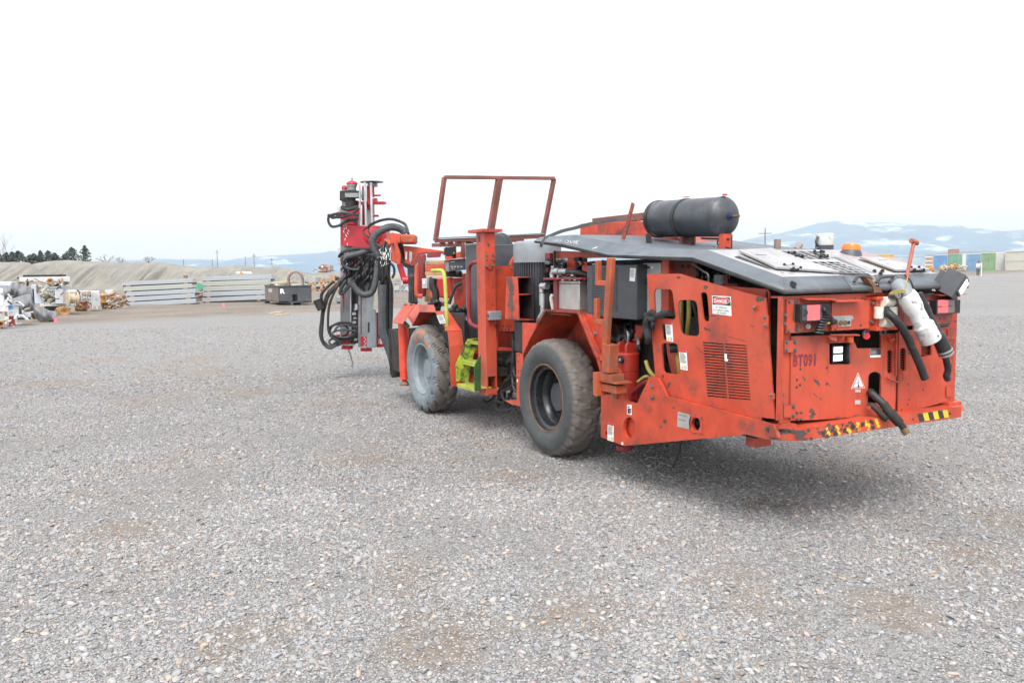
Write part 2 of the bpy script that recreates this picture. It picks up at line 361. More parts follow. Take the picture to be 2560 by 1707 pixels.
# ================================================================== THE DRILL RIG
rig = thing('drill_rig', 'worn orange drilling rig with black air tank and sloping grey hood, parked on gravel', 'drill rig')
rig.location = RIGO; rig.rotation_euler = (0, 0, TH)
cA, cB, cC, cD, cE = crop(780, 420, 5.6), crop(780, 660, 5.6), crop(960, 560, 5.6), crop(980, 740, 5.058), crop(1080, 430, 6.918)
cG, cH, cK, cL, cN = crop(1240, 560, 5.6), crop(1280, 780, 4.125), crop(1560, 460, 5.6), crop(1480, 640, 4.9), crop(1600, 660, 4.6125)
cP, cQ, cR, cS, cT, cU = crop(1480, 900, 4.9), crop(1700, 580, 6.533), crop(2020, 580, 5.6), crop(1920, 720, 7.129), crop(2160, 690, 6.273), crop(1880, 900, 4.3556)
def ms(c, pts, **k): return [m(*c(x, y), **k) for x, y in pts]
XT, XS, XZ = V(1, 0, 0), V(0, 1, 0), V(0, 0, 1)
WID = 1.74
def part(name, mb, mt, parent=None, bev=0.0, **k): return mb.build(name, mt, parent or rig, bev, **k)

# ---- wheels
def tyre_mesh(kind):
    prof = [(.03, .300), (-.002, .312), (-.026, .35), (-.038, .395), (-.036, .44), (-.022, .478), (-.006, .503), (.012, .521), (.03, .529),
            (.05, .533), (.075, .5355), (.1, .5375), (.125, .5385), (.13, .5385), (.155, .5375), (.18, .5365), (.205, .534), (.225, .53), (.243, .521), (.26, .503), (.276, .478), (.29, .44), (.29, .395), (.28, .35), (.262, .312), (.23, .300)]
    if kind == 'front': prof = [(x, r - 0.004 if r < .5 else r) for x, r in prof]
    NA = 360; mb = MB(); vs = []; fs = []; K = len(prof)
    for i in range(NA):
        a = 2 * math.pi * i / NA
        for x, r in prof:
            dr = 0.0
            if r > (.47 if kind == 'front' else .495):
                side = 1 if x > .1275 else -1; e = abs(x - .1275) / .13
                if kind == 'front':
                    ph = (14 * a / (2 * math.pi) + 0.6 * e * e + (0.5 if side > 0 else 0)) % 1
                    if ph < 0.25 and e > 0.08: dr = -0.036
                    elif ph < .29 and e > .08: dr = -.014
                    if e < 0.1: dr = -0.01
                else:
                    ph = (26 * a / (2 * math.pi) + 0.5 * e + (0.5 if side > 0 else 0)) % 1
                    if ph < 0.2 and e > 0.25: dr = -0.009
                    dr += (0.008 + .012 * max(0, e - .7)) * mnoise.noise(Vector((x * 26, math.cos(a) * 11, math.sin(a) * 11))) + .006 * mnoise.noise(Vector((x * 60, math.cos(a) * 30, math.sin(a) * 30)))
            else:
                if kind == 'rear': dr = 0.002 * mnoise.noise(Vector((x * 10, math.cos(a) * 6, math.sin(a) * 6)))
            z = (r + dr) * math.sin(a)
            if z < -.5325: z = -.5325 - (z + .5325) * 0.1   # flattened where it stands
            vs.append((x, (r + dr) * math.cos(a), z))
    for i in range(NA):
        j = (i + 1) % NA
        for q in range(K - 1): fs.append((i * K + q, i * K + q + 1, j * K + q + 1, j * K + q))
    mb.add(vs, fs); return mb
def wheel(name_label, kind, t, s, mirror=False):
    wl = bpy.data.objects.new('wheel', None); COL.objects.link(wl); wl.parent = rig; wl.location = (t, s, .5355 + 0.003)
    wl.empty_display_size = .2
    if mirror: wl.rotation_euler = (0, 0, math.pi)
    if name_label: wl['label'] = name_label
    ty = tyre_mesh(kind).build('tyre', TYREF if kind == 'front' else TYRER, wl, smooth=28)
    if kind == 'front':
        rm = MB().lathe((0, 0, 0), (1, 0, 0), [(.318, .012), (.316, -.006), (.300, -.010), (.288, .0), (.284, .03), (.272, .045), (.268, .12), (.255, .135), (.15, .13), (.15, .16)], 48, closed=False)
        rm.mat(1)
        for i in range(10):
            a = 2 * math.pi * i / 10; rm.bolt((.132, .2 * math.cos(a), .2 * math.sin(a)), (-1, 0, 0), .012, .02)
        rm.build('rim', [RIMF, ALU], wl)
        MB().lathe((.17, 0, 0), (-1, 0, 0), [(.15, 0), (.148, .05), (.135, .062), (.12, .064), (.11, .1), (0.0, .105)], 28).build('hub', RIMF, wl)
    else:
        rm = MB().lathe((0, 0, 0), (1, 0, 0), [(.318, .014), (.318, -.006), (.306, -.010), (.304, -.002)], 48, closed=False).mat(1)
        rm.lathe((0, 0, 0), (1, 0, 0), [(.304, -.002), (.296, .0), (.29, .03), (.262, .042), (.256, .11), (.24, .125), (.225, .19), (.13, .195)], 48, closed=False)
        rm.mat(0)
        for i in range(12):
            a = 2 * math.pi * i / 12; rm.bolt((.195, .18 * math.cos(a), .18 * math.sin(a)), (-1, 0, 0), .013, .025)
        rm.k = 0
        rm.mi = [1 if i < 48 * 3 else 0 for i in range(len(rm.mi))]
        rm.build('rim', [RIMR, RUST], wl)
        MB().lathe((.2, 0, 0), (-1, 0, 0), [(.135, 0), (.132, .07), (.125, .078), (0.0, .078)], 28).build('hub', DGREY, wl)
    return wl
wheel('black rear wheel with worn tyre and rusty rim edge', 'rear', 0.0, 0.0)
wheel('grey painted front wheel with deep tread and orange overspray', 'front', -0.125, 2.776)
wheel('black rear wheel on the far side', 'rear', WID, 0.0, True)
wheel('grey front wheel on the far side', 'front', WID - .125, 2.776, True)
part('axle', MB().cyl((.2, 0, .5385), (WID - .2, 0, .5385), .11).box((.65, -.2, .36), (1.1, .2, .74)), BLACK, bev=.01)
part('axle', MB().cyl((.1, 2.776, .5385), (WID - .3, 2.776, .5385), .11).box((.6, 2.58, .36), (1.0, 2.96, .74)), BLACK, bev=.01)

# ---- rear frame
fp = [(1502, 985), (1527, 987), (1531, 919), (1545, 922)] + [cP(*q) for q in [(415, 500), (545, 540), (705, 200), (800, 222), (905, 445), (2060, 750)]] + [(1934, 1063), (1944, 1094), (1868, 1086), (1700, 1101.5), (1560, 1114.5), (1502, 1092)]
def ell(c, rx, ry, n=22, **k): return [m(c[0] + rx * math.cos(2 * math.pi * i / n), c[1] + ry * math.sin(2 * math.pi * i / n), **k) for i in range(n)]
TP = -0.02
hole1 = ell((1573, 1069), 15, 27, t=TP); hole2 = ell((1739, 1060), 11.5, 17, t=TP); hole3 = ell((1516, 1083), 3.2, 5, t=TP)
plate = MB().prism([m(*p, t=TP) for p in fp], (.03, 0, 0), [hole1, hole2, hole3])
for c in (cP(718, 255), cP(658, 372)): plate.mat(1).cyl(m(*c, t=TP - .001), m(*c, t=TP + .002), .007)
for c in (cP(745, 328), cP(743, 460)): plate.mat(2).bolt(m(*c, t=TP), (-1, 0, 0), .015, .018)
plate.mat(3)
for c, a, b, g in ((cP(890, 750), .03, .02, 0), (cP(840, 815), .02, .014, 0), (cP(1000, 580), .02, .01, .5)): blot(plate, m(*c, t=TP - .0008), (0, 1, 0), (0, 0, 1), a, b, g)
side = part('side_frame', plate, [ORANGE, SIGNBLK, BOLT, SCUFF])
rec = MB().prism(ell((1573, 1069), 17, 29, t=TP + .05), (.012, 0, 0))
cc = m(1573, 1069, t=TP + .04); rec.lathe(cc, (1, 0, 0), [(.105, 0), (.105, .03), (.09, .03), (.09, .012), (.105, .0)], 26, closed=False)
for i in range(8):
    a = i * math.pi / 4; rec.bolt(cc + V(0.012, .08 * math.cos(a), .08 * math.sin(a)), (-1, 0, 0), .008, .008)
part('recessed_cover', rec, ORANGED, side)
tb = MB(); c2 = m(1739, 1060, t=TP)
tb.prism([m(*cP(*q), t=TP - .006) for q in [(1215, 665), (1345, 690), (1352, 910), (1205, 880)]], (.006, 0, 0), [ell((1739, 1060), 11.5, 17, t=TP - .006)])
for q in [(1232, 690), (1332, 706), (1332, 890), (1216, 865)]: tb.bolt(m(*cP(*q), t=TP - .006), (-1, 0, 0), .007, .008)
tb.mat(1).lathe(c2 + V(-.004, 0, 0), (1, 0, 0), [(.066, 0), (.066, .35), (.058, .35), (.058, 0), (.066, 0)], 26, closed=False)
tb.prism([c2 + V(.3, .07 * math.cos(i * .314), .07 * math.sin(i * .314)) for i in range(20)], (.01, 0, 0))
part('pipe_outlet', tb, [ORANGED, BLACK], side)
def sticker(name, quad, parent, off, mats, rows=0, pic=None, dirbase=None, label=None, top=None, **k):
    """thin label: quad = 4 photo points TL TR BR BL on the plane k, lifted by off; rows of fine print, optional pictograms"""
    P = [m(*q, **k) + Vector(off) for q in quad]; mb = MB(); mb.prism(P, [-x * 0.6 for x in Vector(off)])
    o2 = Vector(off) * 0.35
    def at(a, b): return P[0].lerp(P[1], a).lerp(P[3].lerp(P[2], a), b) + o2
    def rect(a0, b0, a1, b1, kk): mb.mat(kk).add([at(a0, b0), at(a1, b0), at(a1, b1), at(a0, b1)], [(0, 1, 2, 3)])
    if top: rect(.0, .0, 1, top, 2)
    for i in range(rows):
        b = (top or .06) + .05 + (.62 - (top or 0)) * i / max(rows, 1); rect(.1, b, .9 - .25 * rnd.random(), b + .35 * .62 / max(rows, 1), 1)
    if pic:
        mb.mat(3).add([at(.12, .95), at(.5, .95), at(.31, .76)], [(0, 1, 2)])
        mb.mat(1).add([at(.55 + .18 + .17 * math.cos(i * .628), .86 + .085 * math.sin(i * .628)) for i in range(10)], [tuple(range(10))])
        mb.mat(0).add([at(.73 + .11 * math.cos(i * .628), .86 + .055 * math.sin(i * .628)) + o2 * .5 for i in range(10)], [tuple(range(10))])
    o = mb.build(name, mats, parent)
    if label: o['label'] = label
    return o
LM = [WHITE, SIGNBLK, SIGNRED, YELLOW]
LL = (-.003, 0, 0)
sticker('warning_label', [cH(990, 1142), cH(1052, 1155), cH(1048, 1335), cH(988, 1318)], side, LL, LM, 9, True, top=.1, t=TP)
fl = sticker('fuel_label', [cP(433, 545), cP(488, 550), cP(488, 672), cP(433, 660)], side, LL, LM, 0, t=TP, label='small white label with a black fuel pump')
P4 = [m(*cP(x, y), t=TP) + V(-.0045, 0, 0) for x, y in [(442, 590), (468, 592), (468, 655), (442, 650)]]
MB().add(P4, [(0, 1, 2, 3)]).add([m(*cP(x, y), t=TP) + V(-.0045, 0, 0) for x, y in [(445, 565), (466, 567), (466, 582), (445, 580)]], [(0, 1, 2, 3)]).tube([m(*cP(x, y), t=TP) + V(-.0045, 0, 0) for x, y in [(468, 600), (480, 600), (478, 640), (472, 642)]], .004, 5).build('fuel_pictogram', SIGNBLK, side)
sticker('worn_label', [cP(1055, 632), cP(1205, 668), cP(1192, 846), cP(1045, 812)], side, LL, [STAIN, GREY, SIGNRED, BLUE], 2, None, t=TP)
sticker('small_label', [cP(360, 1002), cP(384, 1006), cP(384, 1040), cP(360, 1032)], side, LL, LM, 2, t=TP)
# right side frame, belly and under structure
part('side_frame', MB().prism([V(WID, p.y, p.z) for p in [m(*q, t=TP) for q in fp]], (.03, 0, 0)), ORANGED)
part('belly_pan', MB().box((.03, -2.6, .62), (WID - .03, -1.0, .65)).box((.25, -1.0, .45), (WID - .25, 1.2, .5)), DARK)
q0 = m(1872, 1087, t=.12)
part('tow_bracket', MB().box((.12, q0.y - .06, q0.z - .075), (.26, q0.y + .03, q0.z + .03)), ORANGE, bev=.004)
part('tow_bracket', MB().box((WID - .26, q0.y - .06, q0.z - .075), (WID - .12, q0.y + .03, q0.z + .03)), ORANGE, bev=.004)
part('hanging_cable', MB().tube([m(1705, 1098, t=.25), m(1700, 1120, t=.25), m(1692, 1148, t=.25), m(1680, 1168, t=.25)], .007, 6), BLACK)
part('jack_foot', MB().cyl(m(1560, 1112, t=.16), m(1560, 1124, t=.16), .065), REDD)

# ---- bumper ledge
SB = -2.9
zb0 = (m(2000, 1103, s=SB).z + m(2403, 1042, s=SB).z) / 2; zb1 = m(2200, 1045, s=SB).z
zb1 = (m(1999, 1074.5, s=SB).z + m(2403, 1014.5, s=SB).z) / 2
tl, tr_ = m(1999, 1090, s=SB).x, m(2403, 1030, s=SB).x
plan = [(-.022, -2.55), (-.022, -2.77), (tl, SB), (tr_, SB), (WID + .01, -2.80), (WID + .01, -2.55)]
bm_ = MB().prism([V(x, y, zb0) for x, y in plan], (0, 0, zb1 - zb0))
bm_.mat(1)
for i in range(26):
    x = tl + .02 + rnd.random() * .5; blot(bm_, V(x, SB - .0008, zb0 + rnd.random() * (zb1 - zb0)), (1, 0, 0), (0, 0, 1), .012 + .02 * rnd.random(), .008 + .012 * rnd.random())
blot(bm_, V(tl + .01, SB - .0007, zb0 + .04), (1, 0, 0), (0, 0, 1), .06, .04)
for i in range(10):
    a = rnd.random(); blot(bm_, V(-.022 + (tl + .022) * a, -2.77 + (SB + 2.77) * a, zb0 + .045 + .03 * rnd.random()) + V(-.0007, -.0007, 0), V(tl + .022, SB + 2.77, 0).normalized(), (0, 0, 1), .03, .02)
bm_.mat(2)
for u0, u1 in ((2375, 2377), (2281, 2285), (2372, 2376)): 
    p = m((u0 + u1) / 2, 1048 if u0 < 2300 else 1034, s=SB - .001); bm_.cyl(p, p + V(0, .001, 0), .008)
bump = part('bumper', bm_, [ORANGE, SCUFF, SIGNBLK], smooth=30)
def hazard(u0, u1, n, wear):
    mb = MB(); a, b = m(u0, 1050, s=SB).x, m(u1, 1050, s=SB).x; z0, z1 = zb0 + .012, zb1 - .008; dx = (b - a) / n; sh = dx * .55
    for i in range(n):
        mb.mat(i % 2); x = a + i * dx
        if wear and i > 0 and rnd.random() < .0: continue
        if not wear: mb.prism([V(x - sh + dx, SB - .002, z0), V(x - sh + 2 * dx, SB - .002, z0), V(x + dx, SB - .002, z1), V(x, SB - .002, z1)], (0, .0015, 0)); continue
        for k in range(3 + i // 2):     # worn tape: torn scraps left on the steel
            zz = z0 + (z1 - z0) * rnd.random(); blot(mb, V(x + (sh * (zz - z0) / (z1 - z0)) * -1 + dx * (.3 + .5 * rnd.random()), SB - .0015 - .0001 * k, zz), (1, 0, 0), (0, 0, 1), dx * .34, .015, .9, jag=.65)
    return mb
hz = hazard(*[cU(x, 0)[0] for x in (1800, 2120)], 6, False); hz.build('hazard_tape', [SIGNBLK, YELLOW], bump)
hz = hazard(*[cU(x, 0)[0] for x in (760, 1400)], 12, True); o = hz.build('hazard_tape', [SIGNBLK, YELLOW], bump); o['label'] = 'torn and scraped hazard tape'

# ---- rear corner posts, rear face
SF = -2.79
cp = MB().prism([m(*q, t=0.005) for q in [cN(1590, 372), cN(1640, 372), cU(318, 660), cU(258, 655)]], (.012, 0, 0))
cp.prism([m(*q, s=SF) for q in [cS(205, 150), cS(410, 150), cU(418, 680), cU(300, 690)]], (0, .012, 0))
cp.mat(1).prism([m(*q, s=SF - .001) for q in [cN(1628, 395), cN(1652, 395), cU(320, 640), cU(285, 640)]], (0, .0008, 0))
cp.mat(0).prism([V(.0, SF + .03, zb1), V(.0, SF - .05, zb1), V(.14, SF - .05, zb1), V(.14, SF + .03, zb1)], (0, 0, .02))
cp.mat(2)
for q in [(330, 380), (330, 470), (370, 515), (362, 603)]: cp.bolt(m(*cU(*q), s=SF), (0, -1, 0), .011, .012)
post = part('corner_post', cp, [ORANGE, SCUFF, BOLT])
cpr = MB().prism([m(2372, 742, s=SF), m(2394.5, 737, s=SF), m(2386, 1003, s=SF), m(2366, 1007, s=SF)], (0, .02, 0)).prism([V(m(2394.5, 737, s=SF).x - .012, SF + .02, zb1), V(m(2394.5, 737, s=SF).x - .012, -2.4, zb1), V(m(2394.5, 737, s=SF).x - .012, -2.4, 1.5), V(m(2394.5, 737, s=SF).x - .012, SF + .02, 1.5)], (.012, 0, 0))
cpr.prism([V(WID - .14, SF + .03, zb1), V(WID - .14, SF - .05, zb1), V(WID, SF - .05, zb1), V(WID, SF + .03, zb1)], (0, 0, .02))
cpr.mat(1)
for q in [(1345, 855), (1405, 845), (1340, 970), (1405, 960)]: cpr.bolt(m(*cT(*q), s=SF - .004), (0, -1, 0), .011, .012)
for q in [(2145, 300), (2170, 370), (2140, 380), (2105, 375)]: cpr.bolt(m(*cU(*q), s=SF), (0, -1, 0), .011, .012)
for q in [(1380, 1075), (1378, 1285), (1375, 1400), (1430, 710)]: p = m(*cT(*q), s=SF - .001); cpr.mat(2).cyl(p, p + V(0, .002, 0), .007)
part('corner_post', cpr, [ORANGE, BOLT, SIGNBLK])
# inner end wall and interior, its shade painted dark
part('inner_wall', MB().prism([V(.10, SF + .16, zb1 + .01), V(WID - .06, SF + .16, zb1 + .01), V(WID - .06, SF + .16, 1.55), V(.10, SF + .16, 1.55)], (0, .02, 0)), DARK)
part('engine_block', MB().box((.36, -2.45, .66), (1.5, -1.55, 1.34)).box((.5, -1.5, .66), (1.55, -.6, 1.3)).cyl((.75, -1.9, 1.34), (.75, -1.9, 1.62), .12).cyl((1.1, -2.3, 1.4), (1.1, -1.5, 1.4), .14), DARK, bev=.02)
part('far_side_panel', MB().prism([V(WID - .02, -2.78, zb1), V(WID - .02, -2.78, 1.5), V(WID - .02, -2.05, 1.56), V(WID - .02, -.2, 1.5), V(WID - .02, -.2, .7)], (.02, 0, 0)), ORANGED)

# header panel with lamp recesses
SH = -2.825
hd = MB()
hd.prism([m(*q, s=SH) for q in [cS(275, 150), cS(1750, 95), cS(1750, 735), cS(330, 805)]], (0, .03, 0), [ell(cS(580, 690), .9, 1.2, 8, s=SH), ell(cS(822, 682), .9, 1.2, 8, s=SH)])
hd.box(m(*cS(1140, 260), s=SH - .02), m(*cS(1750, 715), s=SH) + V(0, .01, 0))
hd.prism([m(*q, s=SH - .012) for q in [cS(335, 205), cS(560, 200), cS(560, 800), cS(330, 800)]], (0, .01, 0))
hd.mat(1).prism([m(*q, s=SH - .013) for q in [cS(470, 200), cS(552, 210), cS(490, 600), cS(440, 570)]], (0, .0008, 0))
hd.prism([m(*q, s=SH - .013) for q in [cS(480, 650), cS(540, 640), cS(540, 750), cS(480, 770)]], (0, .0008, 0))
hd.mat(2)
for q in [(380, 240), (370, 765), (520, 745), (1860, 275), (1845, 605), (1070, 285), (310, 490), (305, 645)]: hd.bolt(m(*cS(*q), s=SH - .012), (0, -1, 0), .011, .012)
hd.mat(3)
for q in [(1550, 190), (1685, 182), (1655, 668), (1205, 740)]: p = m(*cS(*q), s=SH - .021); hd.cyl(p, p + V(0, .002, 0), .008)
hd.mat(0).prism([m(*q, s=SH) for q in [cT(0, 330), cT(200, 330), cT(200, 820), cT(0, 835)]], (0, .04, 0))
hd.mat(0).prism([m(*q, s=SH) for q in [cT(545, 330), cT(1478, 268), cT(1350, 745), cT(545, 790)]] , (0, .03, 0))
hd.mat(3)
for q in [(968, 318), (1192, 668), (1110, 672), (1275, 660)]: p = m(*cT(*q), s=SH - .001); hd.cyl(p, p + V(0, .002, 0), .008)
hd.prism([m(*q, s=SH - .0008) for q in [cT(1120, 765), cT(1340, 735), cT(1340, 775), cT(1120, 800)]], (0, .0005, 0))
hd.mat(0).prism([m(2240, 738, s=SH), m(2394, 733, s=SH), m(2394, 733, s=SH) + V(0, .1, 0), m(2240, 738, s=SH) + V(0, .1, 0)], (0, 0, -.012))
hd.prism([m(1958, 741, s=SH), m(2240, 733, s=SH), m(2240, 733, s=SH) + V(0, .1, 0), m(1958, 741, s=SH) + V(0, .1, 0)], (0, 0, -.012))
head = part('rear_header', hd, [ORANGE, SCUFF, BOLT, SIGNBLK])
# visors (bent sheet above lamps)
def visor(q, depth, parent, drop=0.0):
    a, b = m(*q[0], s=SH - .01), m(*q[1], s=SH - .01)
    return MB().prism([a, b, b + V(0.01, -depth, -drop), a + V(-.01, -depth, -drop)], (0, 0, .004)).build('visor', ORANGE, parent)
visor((cS(570, 185), cS(1060, 185)), .07, head, .008); visor((cS(1060, 215), cS(1560, 200)), .08, head, .012); visor((cT(1080, 300), cT(1480, 280)), .06, head, .004)
# tail lamps
tlp = MB().box(m(*cS(580, 290), s=SH - .055), m(*cS(985, 578), s=SH)).mat(1).box(m(*cS(615, 315), s=SH - .058), m(*cS(965, 560), s=SH - .056))
tlp.mat(2).box(m(*cS(705, 305), s=SH - .062), m(*cS(915, 570), s=SH - .056)); tlp.mat(0).cyl(m(*cS(645, 435), s=SH - .06), m(*cS(645, 435), s=SH - .055), .022, n=16)
tlp.build('tail_lamp', [BLACK, DGREY, TAILPINK], head, .004)['label'] = 'square tail lamp with a plain pink lens'
tlp = MB().box(m(*cT(1135, 390), s=SH - .05), m(*cT(1400, 575), s=SH)).mat(1).box(m(*cT(1160, 375), s=SH - .054), m(*cT(1405, 580), s=SH - .051)).mat(2)
for rr_ in range(2):
    for cc_ in range(5):
        p = m(*cT(1192 + cc_ * 50, 430 + rr_ * 92), s=SH - .055); tlp.mat(2 if cc_ < 3 else 3).box(p + V(-.018, -.002, -.022), p + V(.018, .002, .022))
tlp.mat(0).box(m(*cT(1170, 466), s=SH - .057), m(*cT(1395, 482), s=SH - .053))
tlp.build('tail_lamp', [BLACK, LENS, TAILRED, LENS], head, .003)['label'] = 'tail lamp with lit red diodes in two rows'
# socket plate and pigtail
sp = MB().prism([m(*cS(*q), s=SH - .03) for q in [(1150, 500), (1490, 487), (1525, 510), (1525, 555), (1490, 570), (1480, 680), (1260, 695), (1240, 570), (1170, 565)]], (0, .01, 0)).mat(1)
for q, r in (((1310, 625), .016), ((1390, 620), .016), ((1450, 615), .012)): p = m(*cS(*q), s=SH - .036); sp.mat(1 if r < .016 else 2).cyl(p, p + V(0, .006, 0), r)
sp.build('switch_plate', [STEEL, SIGNBLK, BRASS], head, .002)
pg = MB()
p0 = m(*cS(1040, 430), s=SH - .05); p1 = m(*cS(900, 810), s=SH - .05)
pg.tube([p0.lerp(p1, i / 56) + V(.03 * math.cos(i * .9), .02 * math.sin(i * .9), 0) for i in range(57)], .007, 6, 2)
pg.tube([m(*cS(980, 320), s=SH - .05), m(*cS(1010, 400), s=SH - .07), m(*cS(1075, 480), s=SH - .06), m(*cS(1100, 600), s=SH - .03)], .009, 7)
pg.mat(1).box(m(*cS(1040, 640), s=SH - .05), m(*cS(1105, 600), s=SH - .03))
pg.mat(0).cyl(m(*cS(1105, 610), s=SH - .05), m(*cS(1170, 600), s=SH - .03), .02)
pg.build('coiled_cable', [RUBBER, YELLOW], head)
part('small_knob', MB().cyl(m(*cS(715, 685), s=SH - .02), m(*cS(715, 685), s=SH), .016).mat(0).cyl(m(*cS(715, 685), s=SH - .022), m(*cS(715, 685), s=SH - .02), .006), ALU, head)
# cable guide with cream rollers
gd = MB(); 
for a, b in (((2193, 742), (2243, 746)), ((2191, 816), (2243, 821))): gd.box(m(*a, s=SH - .05), m(*b, s=SH + .02))
gd.box(m(2191, 742, s=SH - .03), m(2196, 821, s=SH + .02)).box(m(2238, 742, s=SH - .03), m(2243, 821, s=SH + .02))
gd.mat(1).prism([m(*q, s=SH + .0) for q in [(2196, 746), (2238, 746), (2238, 816), (2196, 816)]], (0, .005, 0))
for q in [cT(130, 425), cT(115, 725)]: gd.mat(2).bolt(m(*q, s=SH - .002), (0, -1, 0), .013, .014)
guide = gd.build('cable_guide', [ORANGED, DARK, ALU], head, .003)
for a, b, r in ((cT(290, 408), cT(440, 400), .034), (cT(270, 720), cT(415, 740), .034), (cT(235, 485), cT(230, 670), .03), (cT(440, 480), cT(435, 660), .034)):
    MB().cyl(m(*a, s=SH - .045), m(*b, s=SH - .045), r, n=20).build('roller', CREAM, guide, .004)

# rear doors
SD = -2.80
arch = [m(*cU(x, y), s=SD) for x, y in [(1260, 470), (1268, 180)] + [(1338 + 70 * math.cos(a), 185 + 58 * -math.sin(a)) for a in [math.pi * (1 - i / 10) for i in range(1, 10)]] + [(1408, 190), (1400, 470)]]
def slot(cx, y0, y1, hw, c, n=8, **k):
    P = [(cx + hw * math.cos(a), y0 + hw - hw * math.sin(a)) for a in [math.pi * i / n for i in range(n + 1)]] + [(cx + hw * math.cos(a), y1 - hw - hw * math.sin(a)) for a in [math.pi + math.pi * i / n for i in range(n + 1)]]
    return [m(*c(*p), **k) for p in P]
lamphole = [m(*cS(*q), s=SD) for q in [(1095, 985), (1480, 970), (1478, 1340), (1460, 1358), (1110, 1362), (1095, 1345)]]
ld = MB().prism([m(*q, s=SD) for q in [cS(415, 858), cS(1480, 828), cS(1590, 1075), cT(270, 1130), cT(272, 905), cT(530, 900), (2238, 1036), cU(730, 648), cU(415, 660)]], (0, .012, 0),
    [arch, slot(405, 1160, 1525, 38, cT, s=SD), lamphole])
ld.mat(1)
for q in [(528, 98), (817, 85), (490, 216), (523, 272), (488, 296), (815, 260)]: p = m(*cU(*q), s=SD - .001); ld.cyl(p, p + V(0, .001, 0), .0085)
ld.mat(2)
for q in [(478, 960), (480, 1110), (335, 960), (335, 1112)]: ld.bolt(m(*cS(*q), s=SD - .012), (0, -1, 0), .012, .012)
for q in [(450, 508), (447, 605), (495, 570), (540, 570), (495, 642), (538, 642)]: ld.bolt(m(*cU(*q), s=SD - .008), (0, -1, 0), .011 if q[0] < 480 else .007, .012)
ld.mat(0).prism([m(*cS(*q), s=SD - .012) for q in [(295, 930), (515, 925), (515, 1150), (295, 1150)]], (0, .012, 0))
ld.prism([m(*cU(*q), s=SD - .008) for q in [(345, 490), (475, 485), (475, 625), (345, 625)]], (0, .008, 0))
ld.mat(3)
for q, a, b, g in (((570, 205), .035, .013, -.9), ((712, 245), .06, .02, -.7), ((660, 570), .075, .03, -.6), ((650, 610), .04, .03, .3), ((745, 420), .03, .008, -.8), ((840, 265), .05, .004, -.8), ((690, 380), .04, .006, -.7), ((580, 605), .015, .004, .5), ((930, 620), .05, .005, .1), ((540, 640), .04, .006, .1), ((1140, 600), .07, .008, .05)):
    blot(ld, m(*cU(*q), s=SD - .0007), (1, 0, 0), (0, 0, 1), a * .75, b * .75, g, jag=.6)
lines = MB()
ldoor = part('rear_door', ld, [ORANGE, SIGNBLK, BOLT, SCUFF]); ldoor['label'] = 'wide left rear door with BT091 lettering and a work lamp'
MB().quadtext('BT091', *[m(*cS(*q), s=SD) for q in [(450, 1185), (850, 1165), (845, 1395), (440, 1415)]], .0015, bold=.045).build('lettering', PURPLE, ldoor)
tri = [m(*cU(*q), s=SD - .001) for q in [(1155, 135), (1228, 302), (1078, 312)]]; ce = (tri[0] + tri[1] + tri[2]) / 3
tm = MB().prism(tri, (0, -.001, 0)).mat(1).prism([ce + (p - ce) * .9 + V(0, -.0014, 0) for p in tri], (0, -.0006, 0)).mat(0).prism([ce + (p - ce) * .74 + V(0, -.0024, 0) for p in tri], (0, -.0006, 0)).mat(2)
tm.beam(m(*cU(1155, 205), s=SD - .0042), m(*cU(1155, 285), s=SD - .0042), .006, .001).beam(m(*cU(1130, 245), s=SD - .0042), m(*cU(1180, 242), s=SD - .0042), .006, .001).cyl(m(*cU(1153, 280), s=SD - .0045), m(*cU(1153, 280), s=SD - .004), .01)
tm.build('warning_triangle', [WHITE, SIGNRED, SIGNBLK], ldoor)
for q in ((1122, 318, 1180, 350), (1120, 435, 1180, 480)): MB().prism([m(*cU(*p), s=SD - .0005) for p in [(q[0], q[1]), (q[2], q[1]), (q[2], q[3]), (q[0], q[3])]], (0, -.002, 0)).build('small_label', LGREY, ldoor)
kl = sticker('instruction_label', [cT(95, 1140), cT(255, 1135), cT(255, 1272), cT(90, 1278)], ldoor, (0, -.003, 0), [WHITE, WHITE, SIGNBLK, SIGNBLK], 0, None, top=.72, s=SD)
MB().add(*[[m(*cT(x, y), s=SD - .0045) for y in (1165, 1185, 1200, 1215) for x, y in ((110, y), (110 + 70 + 60 * rnd.random(), y), (180, y + 7), (110, y + 7))], [(0, 1, 2, 3), (4, 5, 6, 7), (8, 9, 10, 11), (12, 13, 14, 15)]]).build('fine_print', LGREY, kl)
# recessed work lamp
wl_ = MB().mat(0)
b0, b1 = m(*cS(1095, 985), s=SD), m(*cS(1480, 1360), s=SD)
wl_.prism([V(b0.x, SD + .1, b1.z), V(b1.x, SD + .1, b1.z), V(b1.x, SD + .1, b0.z), V(b0.x, SD + .1, b0.z)], (0, .01, 0))
for x in (b0.x - .008, b1.x): wl_.box((x, SD + .014, b1.z), (x + .008, SD + .1, b0.z))
wl_.box((b0.x, SD + .014, b1.z - .008), (b1.x, SD + .1, b1.z)).box((b0.x, SD + .014, b0.z), (b1.x, SD + .1, b0.z + .008))
wl_.mat(1).box(m(*cS(1150, 1020), s=SD + .05), m(*cS(1345, 1320), s=SD + .06) + V(0, .02, 0))
wl_.mat(2).box(m(*cS(1182, 1056), s=SD + .045), m(*cS(1320, 1148), s=SD + .05)).box(m(*cS(1178, 1196), s=SD + .045), m(*cS(1316, 1290), s=SD + .05))
wl_.build('work_lamp', [BLACK, BLACK, LAMP], ldoor, .001)
a, b = m(*cS(1060, 830), s=SD), m(*cS(1650, 855), s=SD)
